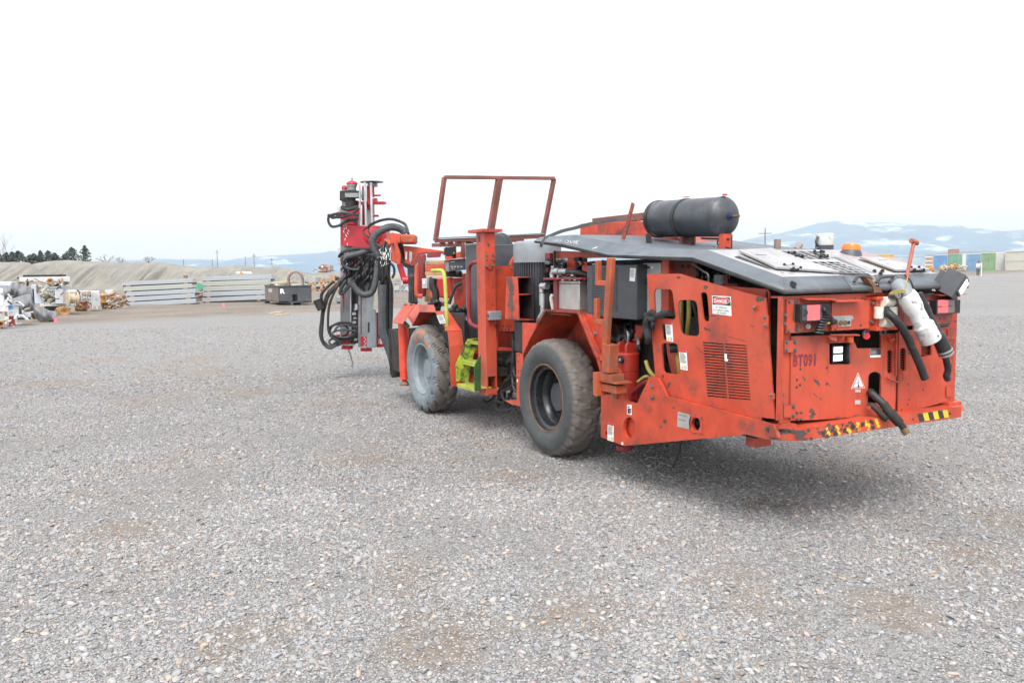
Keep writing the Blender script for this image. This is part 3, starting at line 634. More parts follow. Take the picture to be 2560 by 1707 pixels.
vz = MB().prism([m(*cS(1090, 835), s=SD), m(*cS(1580, 830), s=SD), m(*cS(1640, 850), s=SD - .1), m(*cS(1110, 850), s=SD - .1)], (0, 0, .006)).prism([m(*cS(1062, 840), s=SD), m(*cS(1062, 840), s=SD) + V(.03, -.1, 0), m(*cS(1062, 985), s=SD) + V(.03, -.09, .02), m(*cS(1062, 990), s=SD)], (.006, 0, 0))
vz.prism([m(*cS(1230, 870), s=SD - .09), m(*cS(1230, 870), s=SD - .09) + V(0, 0, -.03), m(*cS(1062, 985), s=SD - .09) + V(.03, 0, .02), m(*cS(1070, 850), s=SD - .09)], (0, .005, 0))
vz.build('visor', ORANGE, ldoor); MB().cyl(m(*cS(1465, 870), s=SD - .02), m(*cS(1465, 965), s=SD - .02), .02).build('lamp_bracket', AMBER, ldoor)
# right rear door
rdm = MB().prism([m(*q, s=SD - .003) for q in [cT(545, 870), (2252, 826), cT(1340, 790), cT(1345, 830), cT(1310, 1000), cT(1310, 1570), (2368, 1003), (2245, 1036)]], (0, .012, 0), [slot(612, 1125, 1495, 45, cT, s=SD - .003), [m(*cT(*q), s=SD - .003) for q in [(898, 1010), (1060, 985), (1058, 1240), (898, 1268)]]])
rdm.mat(1)
for q in [(1700, 265), (1867, 325), (1708, 430), (1695, 480), (1630, 540)]: p = m(*cU(*q), s=SD - .004); rdm.cyl(p, p + V(0, .001, 0), .007)
for q in [(708, 1212), (690, 930)]: p = m(*cT(*q), s=SD - .004); rdm.cyl(p, p + V(0, .001, 0), .007)
rdm.mat(0).prism([m(*cT(*q), s=SD - .012) for q in [(1315, 835), (1440, 825), (1440, 985), (1312, 995)]], (0, .008, 0))
rdm.prism([m(*cU(*q), s=SD - .012) for q in [(2120, 285), (2190, 275), (2190, 395), (2118, 400)]], (0, .008, 0))
rdoor = part('rear_door', rdm, [ORANGE, SIGNBLK]); rdoor['label'] = 'narrow right rear door with oval slot and square vent'
for c, x0, x1, y0, y1, n in ((cT, 360, 450, 1170, 1520, 9), (cT, 555, 670, 1130, 1490, 9), (cT, 895, 1065, 1000, 1255, 8)):
    rb = MB()
    for i in range(n):
        y = y0 + (y1 - y0) * i / n; rb.prism([m(*c(*q), s=SD + .03) for q in [(x0, y), (x1, y), (x1, y + 14), (x0, y + 14)]], (0, .003, 0))
    rb.build('vent_ribs', ORANGED, ldoor if x0 == 360 else rdoor)
cb = MB()
cb.prism([m(*cT(*q), s=SD - .016) for q in [(505, 890), (530, 890), (518, 1565), (500, 1565)]], (0, .012, 0))
cb.tube([m(*cU(*q), s=SD - .02) for q in [(1465, 190), (1520, 215), (1580, 240), (1640, 220), (1645, 160), (1610, 90)]], .006, 6)
cb.bolt(m(*cT(400, 990), s=SD - .004), (0, -1, 0), .02, .03)
cb.beam(m(*cT(400, 990), s=SD - .03), m(*cT(425, 1040), s=SD - .03), .012, .012)
part('door_latch', cb, ORANGED)
vl = MB().cyl(m(*cT(40, 940), s=SF - .02), m(*cT(40, 940), s=SF + .06), .022).mat(1).lathe(m(*cT(20, 905), s=SF), (0, -1, 0), [(.028, 0), (.028, .01), (.018, .01), (.018, 0), (.028, 0)], 16, closed=False).lathe(m(*cT(285, 885), s=SF), (0, -1, 0), [(.028, 0), (.028, .01), (.018, .01), (.018, 0), (.028, 0)], 16, closed=False)
part('valve_knob', vl, [SIGNRED, ALU])
# small danger sign at right
sg = sticker('danger_sign', [cT(925, 375), cT(1052, 372), cT(1040, 520), cT(930, 520)], head, (0, -.003, 0), [WHITE, SIGNBLK, SIGNBLK, YELLOW], 0, None, top=1.0, s=SH)
pp = [m(*cT(975 + 52 * math.cos(i * .314), 430 + 36 * math.sin(i * .314)), s=SH - .005) for i in range(20)]
MB().prism(pp, (0, -.001, 0)).mat(1).quadtext('DANGER', *[m(*cT(*q), s=SH - .0065) for q in [(935, 412), (1018, 412), (1018, 448), (935, 448)]], .0005, bold=.03).build('oval_mark', [SIGNRED, WHITE], sg)

# ---- left service door (leans open at its rear hinge edge)
TD = 0.02
def rr(c, pts, rad, **k): return roundrect([m(*c(*q), **k) for q in pts], rad)
holes = [rr(cN, [(162, 292), (372, 292), (412, 642), (178, 617)], .035, t=TD), rr(cN, [(433, 413), (655, 417), (690, 838), (470, 812)], .05, t=TD),
         rr(cN, [(695, 325), (775, 327), (802, 665), (735, 662)], .06, t=TD), rr(cN, [(250, 690), (292, 692), (312, 882), (268, 872)], .02, t=TD),
         rr(cN, [(243, 913), (432, 913), (467, 1278), (272, 1252)], .035, t=TD)]
NL = 20
for i in range(NL):
    f = i / (NL - 1)
    x0, x1, x2, x3 = 727 + 50 * f, 960 + 45 * f, 977 + 45 * f, 1228 + 46 * f; y0, y3 = 898 + 612 * f, 935 + 620 * f
    ym = lambda x: y0 + (y3 - y0) * (x - x0) / (x3 - x0)
    for a, b in ((x0, x1), (x2, x3)): holes.append([m(*cN(*q), t=TD) for q in [(a, ym(a)), (b, ym(b)), (b, ym(b) + 14), (a, ym(a) + 14)]])
dp = MB().prism([m(*cN(*q), t=TD) for q in [(78, 112), (455, 112), (895, 240), (1452, 392), (1532, 1520)]] + [m(*q, t=TD) for q in [(1936, 1047), (1903, 1043), (1903, 1056), (1665, 1005), (1640, 962)]], (.01, 0, 0), holes)
dp.mat(1)
for q in [(262, 1292)]: p = m(*cN(*q), t=TD - .001); dp.cyl(p, p + V(.001, 0, 0), .012)
dp.mat(2)
for q, a, b, g in (((1385, 400), .05, .022, 0), ((440, 155), .03, .015, 0), ((755, 270), .03, .02, 0), ((775, 755), .05, .012, -.2), ((845, 1060), .04, .012, -.1), ((1290, 715), .03, .004, -.3), ((905, 630), .012, .008, 0), ((690, 990), .08, .005, -.5), ((850, 600), .07, .006, 0), ((200, 990), .03, .005, -.3), ((1100, 860), .16, .004, -.12), ((330, 1400), .05, .02, .8)):
    blot(dp, m(*cN(*q), t=TD - .0007), (0, -1, 0), (0, 0, 1), a, b, g, jag=.65)
dp.mat(3)
dp.prism([m(*cN(*q), t=TD - .002) for q in [(972, 1035), (1000, 1035), (1000, 1095), (1016, 1100), (1012, 1120), (978, 1118)]], (.0015, 0, 0))
sdoor = part('service_door', dp, [ORANGE, SIGNBLK, SCUFF, WHITE]); sdoor['label'] = 'orange side door with cut-outs and slatted vent'
for qs, bq in (([(1425, 592), (1475, 592), (1475, 730), (1425, 725)], [(1440, 615), (1442, 708)]), ([(1492, 1490), (1545, 1490), (1545, 1560), (1500, 1560)], [(1512, 1510)])):
    hb = MB().prism([m(*cN(*q), t=TD - .012) for q in qs], (.01, 0, 0)).mat(1)
    for q in bq: hb.bolt(m(*cN(*q), t=TD - .012), (-1, 0, 0), .012, .014)
    hb.build('hinge', [ORANGE, BOLT], sdoor, .001)
MB().box(m(*cN(1300, 480), t=TD - .02), m(*cN(1350, 535), t=TD)).mat(1).bolt(m(*cN(1315, 505), t=TD - .02), (-1, 0, 0), .012, .01).build('door_catch', [ORANGE, BOLT], sdoor, .001)
vr = MB()
sticker('safety_label', [cN(290, 672), cN(372, 680), cN(385, 896), cN(312, 886)], sdoor, LL, LM, 8, True, top=.1, t=TD)
sticker('safety_label', [cN(450, 990), cN(540, 1000), cN(552, 1227), cN(472, 1213)], sdoor, LL, LM, 9, True, top=.1, t=TD)
sg = sticker('danger_sign', [cN(833, 363), cN(1050, 375), cN(1057, 600), cN(840, 572)], sdoor, LL, LM, 0, None, t=TD, label='white red and black danger sign')
sgm = MB().prism([m(*cN(*q), t=TD) + V(-.0036, 0, 0) for q in [(843, 372), (1040, 385), (1052, 482), (843, 466)]], (-.0006, 0, 0))
sgm.mat(1).prism([m(*cN(940 + 99 * math.cos(i * .262), 425 + 44 * math.sin(i * .262) + (99 * math.cos(i * .262)) * .05), t=TD) + V(-.0046, 0, 0) for i in range(24)], (-.0006, 0, 0))
sgm.mat(2).prism([m(*cN(940 + 94 * math.cos(i * .262), 425 + 40 * math.sin(i * .262) + (94 * math.cos(i * .262)) * .05), t=TD) + V(-.0052, 0, 0) for i in range(24)], (-.0006, 0, 0))
sgm.mat(1).quadtext('DANGER', *[m(*cN(*q), t=TD) + V(-.0062, 0, 0) for q in [(868, 402), (1014, 411), (1016, 453), (868, 444)]], .0004, bold=.03)
sgm.mat(0)
for tx, q in (('NO SMOKING', [(872, 486), (1008, 497), (1010, 520), (874, 508)]), ('NO OPEN FLAMES', [(850, 516), (1034, 532), (1036, 555), (852, 538)]), ('NO SPARKS', [(888, 550), (1004, 561), (1005, 583), (890, 572)])):
    sgm.quadtext(tx, *[m(*cN(*a), t=TD) + V(-.0042, 0, 0) for a in q], .0004)
sgm.build('sign_lettering', [SIGNBLK, WHITE, SIGNRED], sg)
# sloping inner panel between door and hood, deep gap
part('inner_panel', MB().prism([m(*cQ(*q), t=.10) for q in [(650, 870), (1440, 935), (1462, 985)]] + [m(1924, 1010, t=.1), m(1795, 1000, t=.1)], (.01, 0, 0)), ORANGE)
ip = MB().prism([m(*q, t=.3) for q in [(1655, 655), (1740, 655), (1740, 715), (1655, 700)]], (.01, 0, 0)).box(m(1655, 650, t=.14), m(1672, 780, t=.14) + V(.05, 0, 0)).mat(1)
for q in [cQ(30, 560), cQ(130, 560), cQ(225, 550)]: p = m(*q, t=.295); ip.cyl(p, p + V(.004, 0, 0), .016)
part('bulkhead', ip, [ORANGED, SIGNBLK])
eg = MB()
eg.cyl(m(*cQ(680, 700), t=.3), m(*cQ(680, 860), t=.3), .055).box(m(*cQ(350, 720), t=.3), m(*cQ(620, 760), t=.4)).mat(1)
for k in range(7):
    a = cQ(250 + 90 * k, 560 + 30 * k); b = cQ(330 + 60 * k, 800); eg.tube([m(*a, t=.25 + .03 * k), m(*cQ(300 + 80 * k, 690), t=.2 + .05 * k), m(*b, t=.3)], .011, 6)
eg.mat(2).prism([m(*cQ(*q), t=.22) for q in [(765, 705), (780, 840), (935, 850), (935, 1000), (700, 900)]], (.02, 0, 0))
eg.mat(3).tube([m(*cQ(200, 520), t=.12), m(*cQ(380, 640), t=.12), m(*cQ(455, 690), t=.13), m(*cQ(470, 815), t=.14)], .006, 5)
part('engine_fittings', eg, [ALU, RUBBER, REDD, STEEL])
hz_ = MB()
for k, (x0, y0, x1, y1) in enumerate([(470, 420, 470, 790), (560, 420, 535, 820), (620, 430, 680, 600)]):
    hz_.mat(0 if k < 2 else 1).tube([m(*cN(x0, y0 - 60), t=.16), m(*cN(x0 + 4, (y0 + y1) / 2 - 40), t=.14), m(*cN(x1, y1 + 60), t=.18)], .016, 8)
for k in range(4): hz_.mat(2 + (k == 3)).tube([m(*cN(330 + 28 * k, 930), t=.16 + .02 * k), m(*cN(350 + 30 * k, 1080), t=.13), m(*cN(400 + 20 * k, 1290), t=.15)], .018, 8)
hz_.mat(4).cyl(m(*cN(345, 970), t=.06), m(*cN(430, 965), t=.1), .035).mat(0)
hz_.mat(5).tube([m(*cL(660, 1290), t=.15), m(*cL(700, 1400), t=.13), m(*cL(770, 1480), t=.14), m(*cL(830, 1500), t=.2)], .016, 8)
hz_.mat(3).tube([m(*cL(560, 1540), t=.1), m(*cL(640, 1480), t=.12), m(*cL(700, 1475), t=.15)], .012, 7)
part('hydraulic_hose', hz_, [YHOSE, RUBBER, ORANGED, YHOSE, BLACK, YHOSE])
part('jack_pocket', MB().box(m(1575, 1005, t=.1), m(1600, 990, t=.3)).tube([m(1580, 985, t=.1), m(1605, 960, t=.12), m(1625, 950, t=.15)], .02, 8), REDD)

# ---- grey cabinet behind the door, control cabinet, stainless box
def sidebox(name, q, t0, t1, mt, parent=None, bev=.006, **k):
    a, b = m(*q[0], t=t0), m(*q[1], t=t0); mb = MB().box((t0, a.y, a.z), (t1, b.y, b.z)); return part(name, mb, mt, parent, bev, **k)
cab = sidebox('valve_cabinet', (cL(622, 88), cL(845, 745)), .2, .5, LGREY)
cbm = MB()
for q, r, k in (((660, 140), .02, 0), ((652, 205), .022, 1), ((700, 140), .008, 0), ((640, 270), .03, 0)): p = m(*cL(*q), t=.2); cbm.mat(k).cyl(p + V(-.03, 0, 0), p, r, n=14)
cbm.mat(2).box(m(*cL(722, 125), t=.197), m(*cL(752, 160), t=.2)); cbm.mat(0).tube([m(*cL(640, 280), t=.18), m(*cL(660, 320), t=.17), m(*cL(630, 355), t=.19)], .005, 5)
cbm.build('cabinet_knob', [BLACK, BRASS, WHITE], cab)
a, b = m(1467, 664, t=.1), m(1592, 800, t=.1)
eb = MB().box((.1, a.y, a.z), (.42, b.y, b.z))
elec = part('electric_cabinet', eb, DGREY, None, .006); elec['label'] = 'charcoal electric cabinet with louvres and a white label'
lv = MB()
ya, yb = m(1480, 700, t=.1).y, m(1543, 700, t=.1).y
z0, z1 = m(1500, 774, t=.1).z, m(1500, 673, t=.1).z
for i in range(26):
    z = z0 + (z1 - z0) * i / 25; lv.mat(i % 1).box((.096, ya, z - .0035), (.1, yb, z + .0045)); lv.mat(1).box((.0985, ya, z + .0045), (.1, yb, z + .0125))
lv.build('louvre', [DGREY, BLACK], elec)
sticker('white_label', [cL(470, 148), cL(540, 150), cL(528, 312), cL(463, 305)], elec, LL, LM, 8, None, top=.0, t=.1)
gp = MB().cyl(m(*cL(590, 165), t=.3), m(*cL(590, 165), t=.34), .05); part('green_lamp', gp, GREEN)
part('dark_backing', MB().box(m(1592, 655, t=.35), m(1660, 960, t=.35) + V(.02, 0, 0)), DARK)
sx = MB().box(m(1393, 709, t=.12), m(1449, 776, t=.12) + V(.26, 0, 0)).box(m(1391, 702, t=.115), m(1450.5, 709, t=.115) + V(.27, 0, 0))
stb = part('stainless_box', sx, STAIN, None, .004)
sbk = MB()
for q in [cG(865, 795), cG(1165, 805), cG(1245, 785)]: sbk.bolt(m(*q, t=.13), (0, 0, 1), .012, .012)
sbk.build('box_screw', STEEL, stb)
fr_ = MB().box(m(1383, 699, t=.1), m(1393, 776, t=.1) + V(.04, 0, 0)).prism([m(*q, t=.05) for q in [(1357, 694.5), (1453, 694.5), (1453, 699), (1357, 700)]], (.35, 0, 0))
part('box_frame', fr_, REDD, None, .003)
pf = MB()
pf.tube([m(*cG(790, 750), t=.12), m(*cG(790, 680), t=.12), m(*cG(860, 665), t=.12)], .024, 10).cyl(m(*cG(840, 665), t=.12), m(*cG(890, 665), t=.12), .03).cyl(m(*cG(900, 668), t=.12), m(*cG(1000, 668), t=.12), .027)
pf.mat(1).tube([m(*cG(1000, 668), t=.12), m(*cG(1150, 680), t=.14), m(*cG(1290, 720), t=.2)], .026, 10).tube([m(*cG(880, 700), t=.1), m(*cG(960, 745), t=.1), m(*cG(1060, 745), t=.12), m(*cG(1150, 700), t=.15)], .01, 6)
pf.mat(0).bolt(m(*cG(870, 745), t=.1), (0, 0, 1), .015, .02).bolt(m(*cG(1070, 720), t=.12), (0, 0, 1), .015, .03)
part('pipe_fitting', pf, [STEEL, RUBBER])
hp = MB().cyl(m(*cG(720, 870), t=.1), m(*cG(640, 870), t=.1), .03).cyl(m(*cG(640, 860), t=.1), m(*cG(640, 960), t=.1), .024).cyl(m(*cG(648, 970), t=.1), m(*cG(650, 1140), t=.1), .03).cyl(m(*cG(652, 1140), t=.1), m(*cG(655, 1175), t=.1), .022)
hp.tube([m(*cG(655, 1175), t=.1), m(*cG(650, 1250), t=.1), m(*cG(610, 1320), t=.1), m(*cG(595, 1400), t=.12)], .024, 9).mat(1).cyl(m(*cG(720, 830), t=.2), m(*cG(720, 960), t=.2), .08).tube([m(*cG(740, 960), t=.15), m(*cG(735, 1100), t=.15), m(*cG(720, 1240), t=.15)], .035, 8).mat(2).tube([m(*cG(790, 990), t=.12), m(*cG(775, 1050), t=.12), m(*cG(800, 1190), t=.14)], .018, 8)
part('pipe_fitting', hp, [STEEL, BLACK, CREAM])

# ---- vertical electric motor
mc = m(1343, 640, t=.42); mr = .245
zt, zm, zl = m(1343, 601, t=.3).z, m(1343, 655, t=.18).z, m(1343, 830, t=.2).z
mo = MB().lathe((mc.x, mc.y, zm), (0, 0, 1), [(mr, 0), (mr, zt - zm - .05), (mr * .96, zt - zm - .02), (mr * .85, zt - zm), (0, zt - zm)], 40)
motor = part('electric_motor', mo, GREY); motor['label'] = 'upright grey electric motor with finned body'
rib = MB().cyl((mc.x, mc.y, zl), (mc.x, mc.y, zm), mr * .86, n=40)
for i in range(56):
    a = 2 * math.pi * i / 56; e = V(math.cos(a), math.sin(a), 0); rib.beam(V(mc.x, mc.y, zl) + e * mr * .9, V(mc.x, mc.y, zm) + e * mr * .9, .006, .045, e)
rib.build('cooling_fins', DGREY, motor)

# ---- rear wheel arch
ro = [m(*q, t=0.0) for q in [(1309, 886), (1329, 840), (1365, 778.5), (1442, 784), (1486, 891), (1499, 905), (1500, 945)]]
ra = MB()
for a, b in zip(ro[:-1], ro[1:]): ra.prism([a, b, b + V(.42, 0, 0), a + V(.42, 0, 0)], ((b - a).cross(V(1, 0, 0)).normalized() * .014))
ra.prism(ro + [V(0, ro[-1].y - .02, ro[-1].z), V(0, ro[4].y - .05, ro[4].z + .02), V(0, ro[3].y - .02, ro[3].z + .02), V(0, ro[2].y + .02, ro[2].z + .018), V(0, ro[0].y + .03, ro[0].z)], (.01, 0, 0))
ra.mat(1).prism([m(*q, t=.06) for q in [(1442, 781), (1478, 786), (1512, 800), (1515, 930), (1500, 930), (1486, 880)]], (.01, 0, 0))
ra.mat(1).box((.42, ro[0].y, .45), (.44, ro[-1].y, ro[2].z)).prism([m(*q, t=.02) for q in [(1306, 806), (1343, 808), (1329, 840), (1309, 886), (1306, 886)]], (.01, 0, 0))
ra.mat(1).beam(m(*cG(760, 1250), t=.05), m(*cG(1060, 1275), t=.05), .02, .01)
ra.mat(2).bolt(m(*cH(865, 220), t=.06), (-1, 0, 0), .018, .02).bolt(m(*cG(700, 1390), t=.415), (-1, 0, 0), .018, .02)
part('wheel_arch', ra, [ORANGED, ORANGED, ALU])
part('wheel_arch', MB().prism([V(WID - .42, p.y, p.z) for p in ro], (.42, 0, 0)), ORANGED)
# chassis between the wheels
ch = MB().box((.44, -1.0, .5), (WID - .44, .75, 1.15)).box((.3, .7, .45), (WID - .3, 1.35, .75)); part('chassis', ch, DARK, None, .01)
part('dark_backing', MB().box((.9, -1.6, 1.2), (.95, .55, 1.79)).box((.55, -.9, 1.15), (.6, .35, 1.75)).box((1.4, -1.0, 1.1), (1.45, .9, 1.75)), DARK)  # added dark walls standing in for the shaded interior under the hood
part('roof_beam', MB().prism([m(*cG(*q), t=.32) for q in [(800, 375), (1570, 400), (1570, 470), (1130, 480), (800, 480)]], (.03, 0, 0)).prism([m(*cG(*q), t=.34) for q in [(1000, 480), (1110, 480), (1110, 720), (985, 720)]], (.03, 0, 0)).box(m(1455, 655, t=.3), m(1480, 680, t=.35)), ORANGED)
part('wiring_bundle', MB().tube([m(*cG(820, 380), t=.3), m(*cG(820, 560), t=.28), m(*cG(835, 650), t=.25)], .012, 6), RUBBER)
part('wiring_bundle', MB().tube([m(1475, 657, t=.2), m(1510, 655, t=.2), m(1560, 660, t=.22)], .014, 6), RUBBER)
part('blue_pipe', MB().tube([m(1505, 654, t=.15), m(1530, 660, t=.15), m(1560, 663, t=.16)], .014, 7), BLUE)

# ---- left rear post with hand-hold brackets, base bracket
def lpost(P, wd, t0, dep): 
    mb = MB()
    for (a, b) in zip(P[:-1], P[1:]): mb.beam(m(*a, t=t0) + V(dep / 2, 0, 0), m(*b, t=t0) + V(dep / 2, 0, 0), dep, wd, (0, 1, 0))
    return mb
tq = -.17
pb = MB()
pa, pz = m(1523, 645, t=tq), m(1510, 862, t=tq)
pb.beam(pa + V(.019, 0, 0), pz + V(.019, 0, 0), .038, .066, (0, 1, 0))
pb.beam(m(1513, 860, t=tq) + V(.035, -.02, 0), m(1511, 930, t=tq) + V(.035, -.02, 0), .085, .1, (0, 1, 0))
for (x0, y0), (x1, y1), (x2, y2), (x3, y3) in (((50, 60), (42, 330), (60, 340), (190, 330)), ((35, 520), (25, 800), (40, 805), (160, 805))):
    a, b, c_, d_ = m(*cL(x0 + 2, y0), t=tq), m(*cL(x1 + 2, y1), t=tq), m(*cL(x2, y2), t=tq), m(*cL(x3 + 10, y3), t=tq)
    pb.beam(a + V(.019, 0, 0), V(a.x + .019, a.y, b.z - .02), .038, .04, (0, 1, 0)); pb.beam(V(a.x + .019, a.y, b.z), V(a.x + .019, d_.y, b.z - .005), .037, .038)
prt = part('guard_post', pb, RUSTOR, None, .004)
bb = MB().box(m(1482, 930, t=tq - .02), m(1498, 990, t=tq) + V(.06, 0, 0)).box(m(1497, 931, t=tq), m(1528, 958, t=tq) + V(.12, 0, 0)).box(m(1497, 953, t=tq), m(1540, 957, t=tq) + V(.15, 0, 0)).box(m(1497, 957, t=tq + .02), m(1540, 985, t=tq + .02) + V(.1, 0, 0))
bb.prism([m(*cP(*q), t=-.035) for q in [(245, 160), (310, 170), (300, 480), (240, 440)]], (.014, 0, 0)).mat(1)
for q in [(272, 190), (272, 435)]: bb.bolt(m(*cP(*q), t=-.037), (-1, 0, 0), .016, .016)
part('post_bracket', bb, [RUSTOR, ALU], prt, .004)
# jack cylinder
jc = m(1565, 940, t=.15); jr = .107
jz0, jz1 = m(1565, 1002, t=.1).z - .2, m(1565, 884, t=.08).z
jk = MB().lathe((jc.x, jc.y, jz0), (0, 0, 1), [(jr, 0), (jr, jz1 - jz0 - .16), (jr * .97, jz1 - jz0 - .158), (jr * .97, jz1 - jz0 - .15), (jr, jz1 - jz0 - .148), (jr, jz1 - jz0 - .01), (jr - .01, jz1 - jz0), (0, jz1 - jz0)], 32)
for dy in (-.055, .055):
    prof = [V(jc.x, jc.y + dy, jz1)] ; hh = .05
    pts = [V(jc.x - .04, jc.y + dy - .016, jz1 - .005), V(jc.x - .04, jc.y + dy - .016, jz1 + .05)] + [V(jc.x - .04 * math.cos(a), jc.y + dy - .016, jz1 + .05 + .035 * math.sin(a)) for a in [math.pi * i / 8 for i in range(1, 8)]] + [V(jc.x + .04, jc.y + dy - .016, jz1 + .05), V(jc.x + .04, jc.y + dy - .016, jz1 - .005)]
    jk.prism(pts, (0, .032, 0))
jk.mat(1).lathe(m(*cL(345, 1270), t=jc.x - jr - .002) , (-1, 0, 0), [(.03, -.02), (.03, .004), (.022, .004), (.022, -.02)], 16, closed=False).mat(2).bolt(m(*cL(345, 1270), t=jc.x - jr - .001), (-1, 0, 0), .014, .008)
part('jack_cylinder', jk, [mat('bright_red_orange', (.36, .026, .015), .42, dirt=.6, dscale=5), BLACK, STEEL], None)
dk = MB()
for k in range(9):
    x = 1500 + 9 * k; dk.tube([m(x, 812 + 4 * rnd.random(), t=.25 + .1 * rnd.random()), m(x + 6 * rnd.random(), 850, t=.2 + .1 * rnd.random()), m(x + 10 * rnd.random() - 5, 900, t=.3), m(x + 10, 960, t=.35)], .012 + .012 * rnd.random(), 7)
dk.lathe(m(1535, 835, t=.22), (1, 0, 0), [(.09, 0), (.09, .1), (.05, .11)], 20).lathe(m(1518, 850, t=.25), (1, 0, 0), [(.07, 0), (.07, .1)], 20)
dk.mat(1).tube([m(1569, 828, t=.16), m(1571, 840, t=.15), m(1569, 860, t=.16)], .01, 6).mat(2).prism([m(*q, t=.25) for q in [(1588, 812), (1612, 814), (1600, 850), (1590, 876), (1584, 876)]], (.02, 0, 0))
part('hose_bundle', dk, [RUBBER, STEEL, ORANGED])
part('dark_backing', MB().box((.4, -1.45, .65), (.43, -.55, 1.5)), DARK)

# ---- hood
def up_at(p, c): return p
bot = [m(*q, t=0) for q in [(1335.5, 607), (1408, 619), (1519, 644), (1640, 650), (1727, 653.5), (1799, 679), (1953, 736)]]
for i in range(len(bot)): pass
top_ = [m(*q, t=0) for q in [(1335.8, 602), (1408, 610.5), (1520, 636.5), (1640, 641), (1735, 643), (1802, 668), (1957, 726)]]
inn = [m(*q, t=.13) for q in [(1351, 593), (1433, 587), (1530, 606), (1655, 622), (1770, 624.5), (1838, 650), (1959, 693)]]
SHR = -2.86
top_[-1].y = bot[-1].y = SHR
for a, b in zip(bot, top_): b.y = a.y = (a.y + b.y) / 2
inn[5] = inn[4].lerp(inn[6], (inn[5].y - inn[4].y) / (inn[6].y - inn[4].y))
hd = MB(); N_ = len(bot)
mir = lambda p: V(WID - p.x, p.y, p.z)
L0 = [mir(p) for p in bot]; L1 = [mir(p) for p in top_]; L2 = [mir(p) for p in inn]
vs = []; fs = []; mi_ = []
for i in range(N_): vs += [bot[i], top_[i], inn[i], L2[i], L1[i], L0[i]]
for i in range(N_ - 1):
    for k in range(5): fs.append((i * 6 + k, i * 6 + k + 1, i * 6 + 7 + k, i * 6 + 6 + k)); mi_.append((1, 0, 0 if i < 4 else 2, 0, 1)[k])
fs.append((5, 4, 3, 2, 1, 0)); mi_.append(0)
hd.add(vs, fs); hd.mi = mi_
hood = part('hood', hd, [HOOD, HOODRIM, HOODTOP], None, 0, smooth=3); hood['label'] = 'long sheet steel hood, grey on the sides and worn on the rear slope, with sky glare painted white'
md = hood.modifiers.new('sheet', 'SOLIDIFY'); md.thickness = .006; md.offset = -1; md.use_even_offset = True
# rear edge in three plates
def mp(u, v, p0, nrm):
    r = ray(u, v); q = Vector((r.dot(RD), r.dot(FD), r.z)); return EL + q * ((Vector(p0) - EL).dot(nrm) / q.dot(nrm))
a_ = inn[-1]; b_ = inn[4]; TN = (L2[-1] - a_).cross(b_ - a_).normalized()
if TN.z < 0: TN = -TN
ztr = a_.z; zrim1, zrim0 = top_[-1].z, bot[-1].z
def rearplate(x0, x1, x2, x3, name='rear_lip'):
    mb = MB(); yi = a_.y
    mb.mat(0).add([V(x0, yi, ztr), V(x1, yi, ztr), V(x3, SHR, zrim1), V(x2, SHR, zrim1)], [(0, 1, 2, 3)]).mat(1).add([V(x2, SHR, zrim1), V(x3, SHR, zrim1), V(x3, SHR, zrim0), V(x2, SHR, zrim0)], [(0, 1, 2, 3)])
    o = mb.build(name, [HOOD, HOODRIM], hood, 0); md = o.modifiers.new('sheet', 'SOLIDIFY'); md.thickness = .006; md.offset = 0; return o
def xr(u, v): return m(u, v, s=SHR).x
yi = a_.y
rearplate(.13, m(2104, 691, s=yi).x, 0.0, xr(2126, 729))
rearplate(m(2106, 691, s=yi).x, m(2165, 689, s=yi).x, xr(2128, 730), xr(2183, 728))
rearplate(m(2186, 689, s=yi).x, m(2228, 687, s=yi).x, xr(2199, 727), xr(2262, 725))
rearplate(m(2236, 687, s=yi).x, WID - .13, xr(2268, 725), WID)
lk = MB()
for P in ([(645, 700), (680, 640), (720, 618), (790, 625), (860, 640), (890, 660)], [(950, 715), (1000, 650), (1040, 632), (1150, 618), (1190, 625), (1170, 680), (1140, 700)]): lk.tube([m(*cR(*q), s=SHR + .02) for q in P], .0105, 8, 4)
lk.build('lift_handle', HOODRIM, hood)
lt = MB().prism([m(*cR(*q), s=SHR - .006) for q in [(820, 640), (880, 650), (960, 760), (1010, 770), (1040, 850), (930, 850), (905, 760)]], (0, .05, 0))
lt.build('latch', RUST, hood)
hh_ = MB().cyl(m(*cQ(1830, 830), s=SHR + .02), m(*cQ(1830, 830), s=SHR + .045), .012).cyl(m(*cQ(1860, 855), s=SHR), m(*cQ(1860, 855), s=SHR + .03), .016); hh_.build('rubber_stop', BLACK, hood)
# raised lids on the slope, mesh panel, hinges
def lid(qs, lift, mt, name, th=.012, holes=()):
    P = [mp(*q, a_, TN) + TN * lift for q in qs]; return MB().prism(P, TN * th, [[mp(*q, a_, TN) + TN * lift for q in h] for h in holes]).build(name, mt, hood)
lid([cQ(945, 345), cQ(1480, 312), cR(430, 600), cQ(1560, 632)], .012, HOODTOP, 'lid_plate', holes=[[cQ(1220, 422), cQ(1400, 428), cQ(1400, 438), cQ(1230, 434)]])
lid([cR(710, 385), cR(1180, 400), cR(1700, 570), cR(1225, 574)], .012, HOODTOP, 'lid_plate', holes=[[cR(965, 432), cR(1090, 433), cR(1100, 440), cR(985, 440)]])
MB().prism([mp(*q, a_, TN) + TN * .003 for q in [cQ(890, 412), cQ(965, 400), cQ(1330, 545), cQ(1500, 622)]], TN * .002).build('lid_gap_plate', BLACK, hood)  # black plate painted in for the dark of the opening beside the lid
MB().prism([mp(*q, a_, TN) + TN * .003 for q in [cR(700, 392), cR(730, 388), cR(1230, 570), cR(1200, 572)]], TN * .002).build('lid_gap_plate', BRASS, hood)
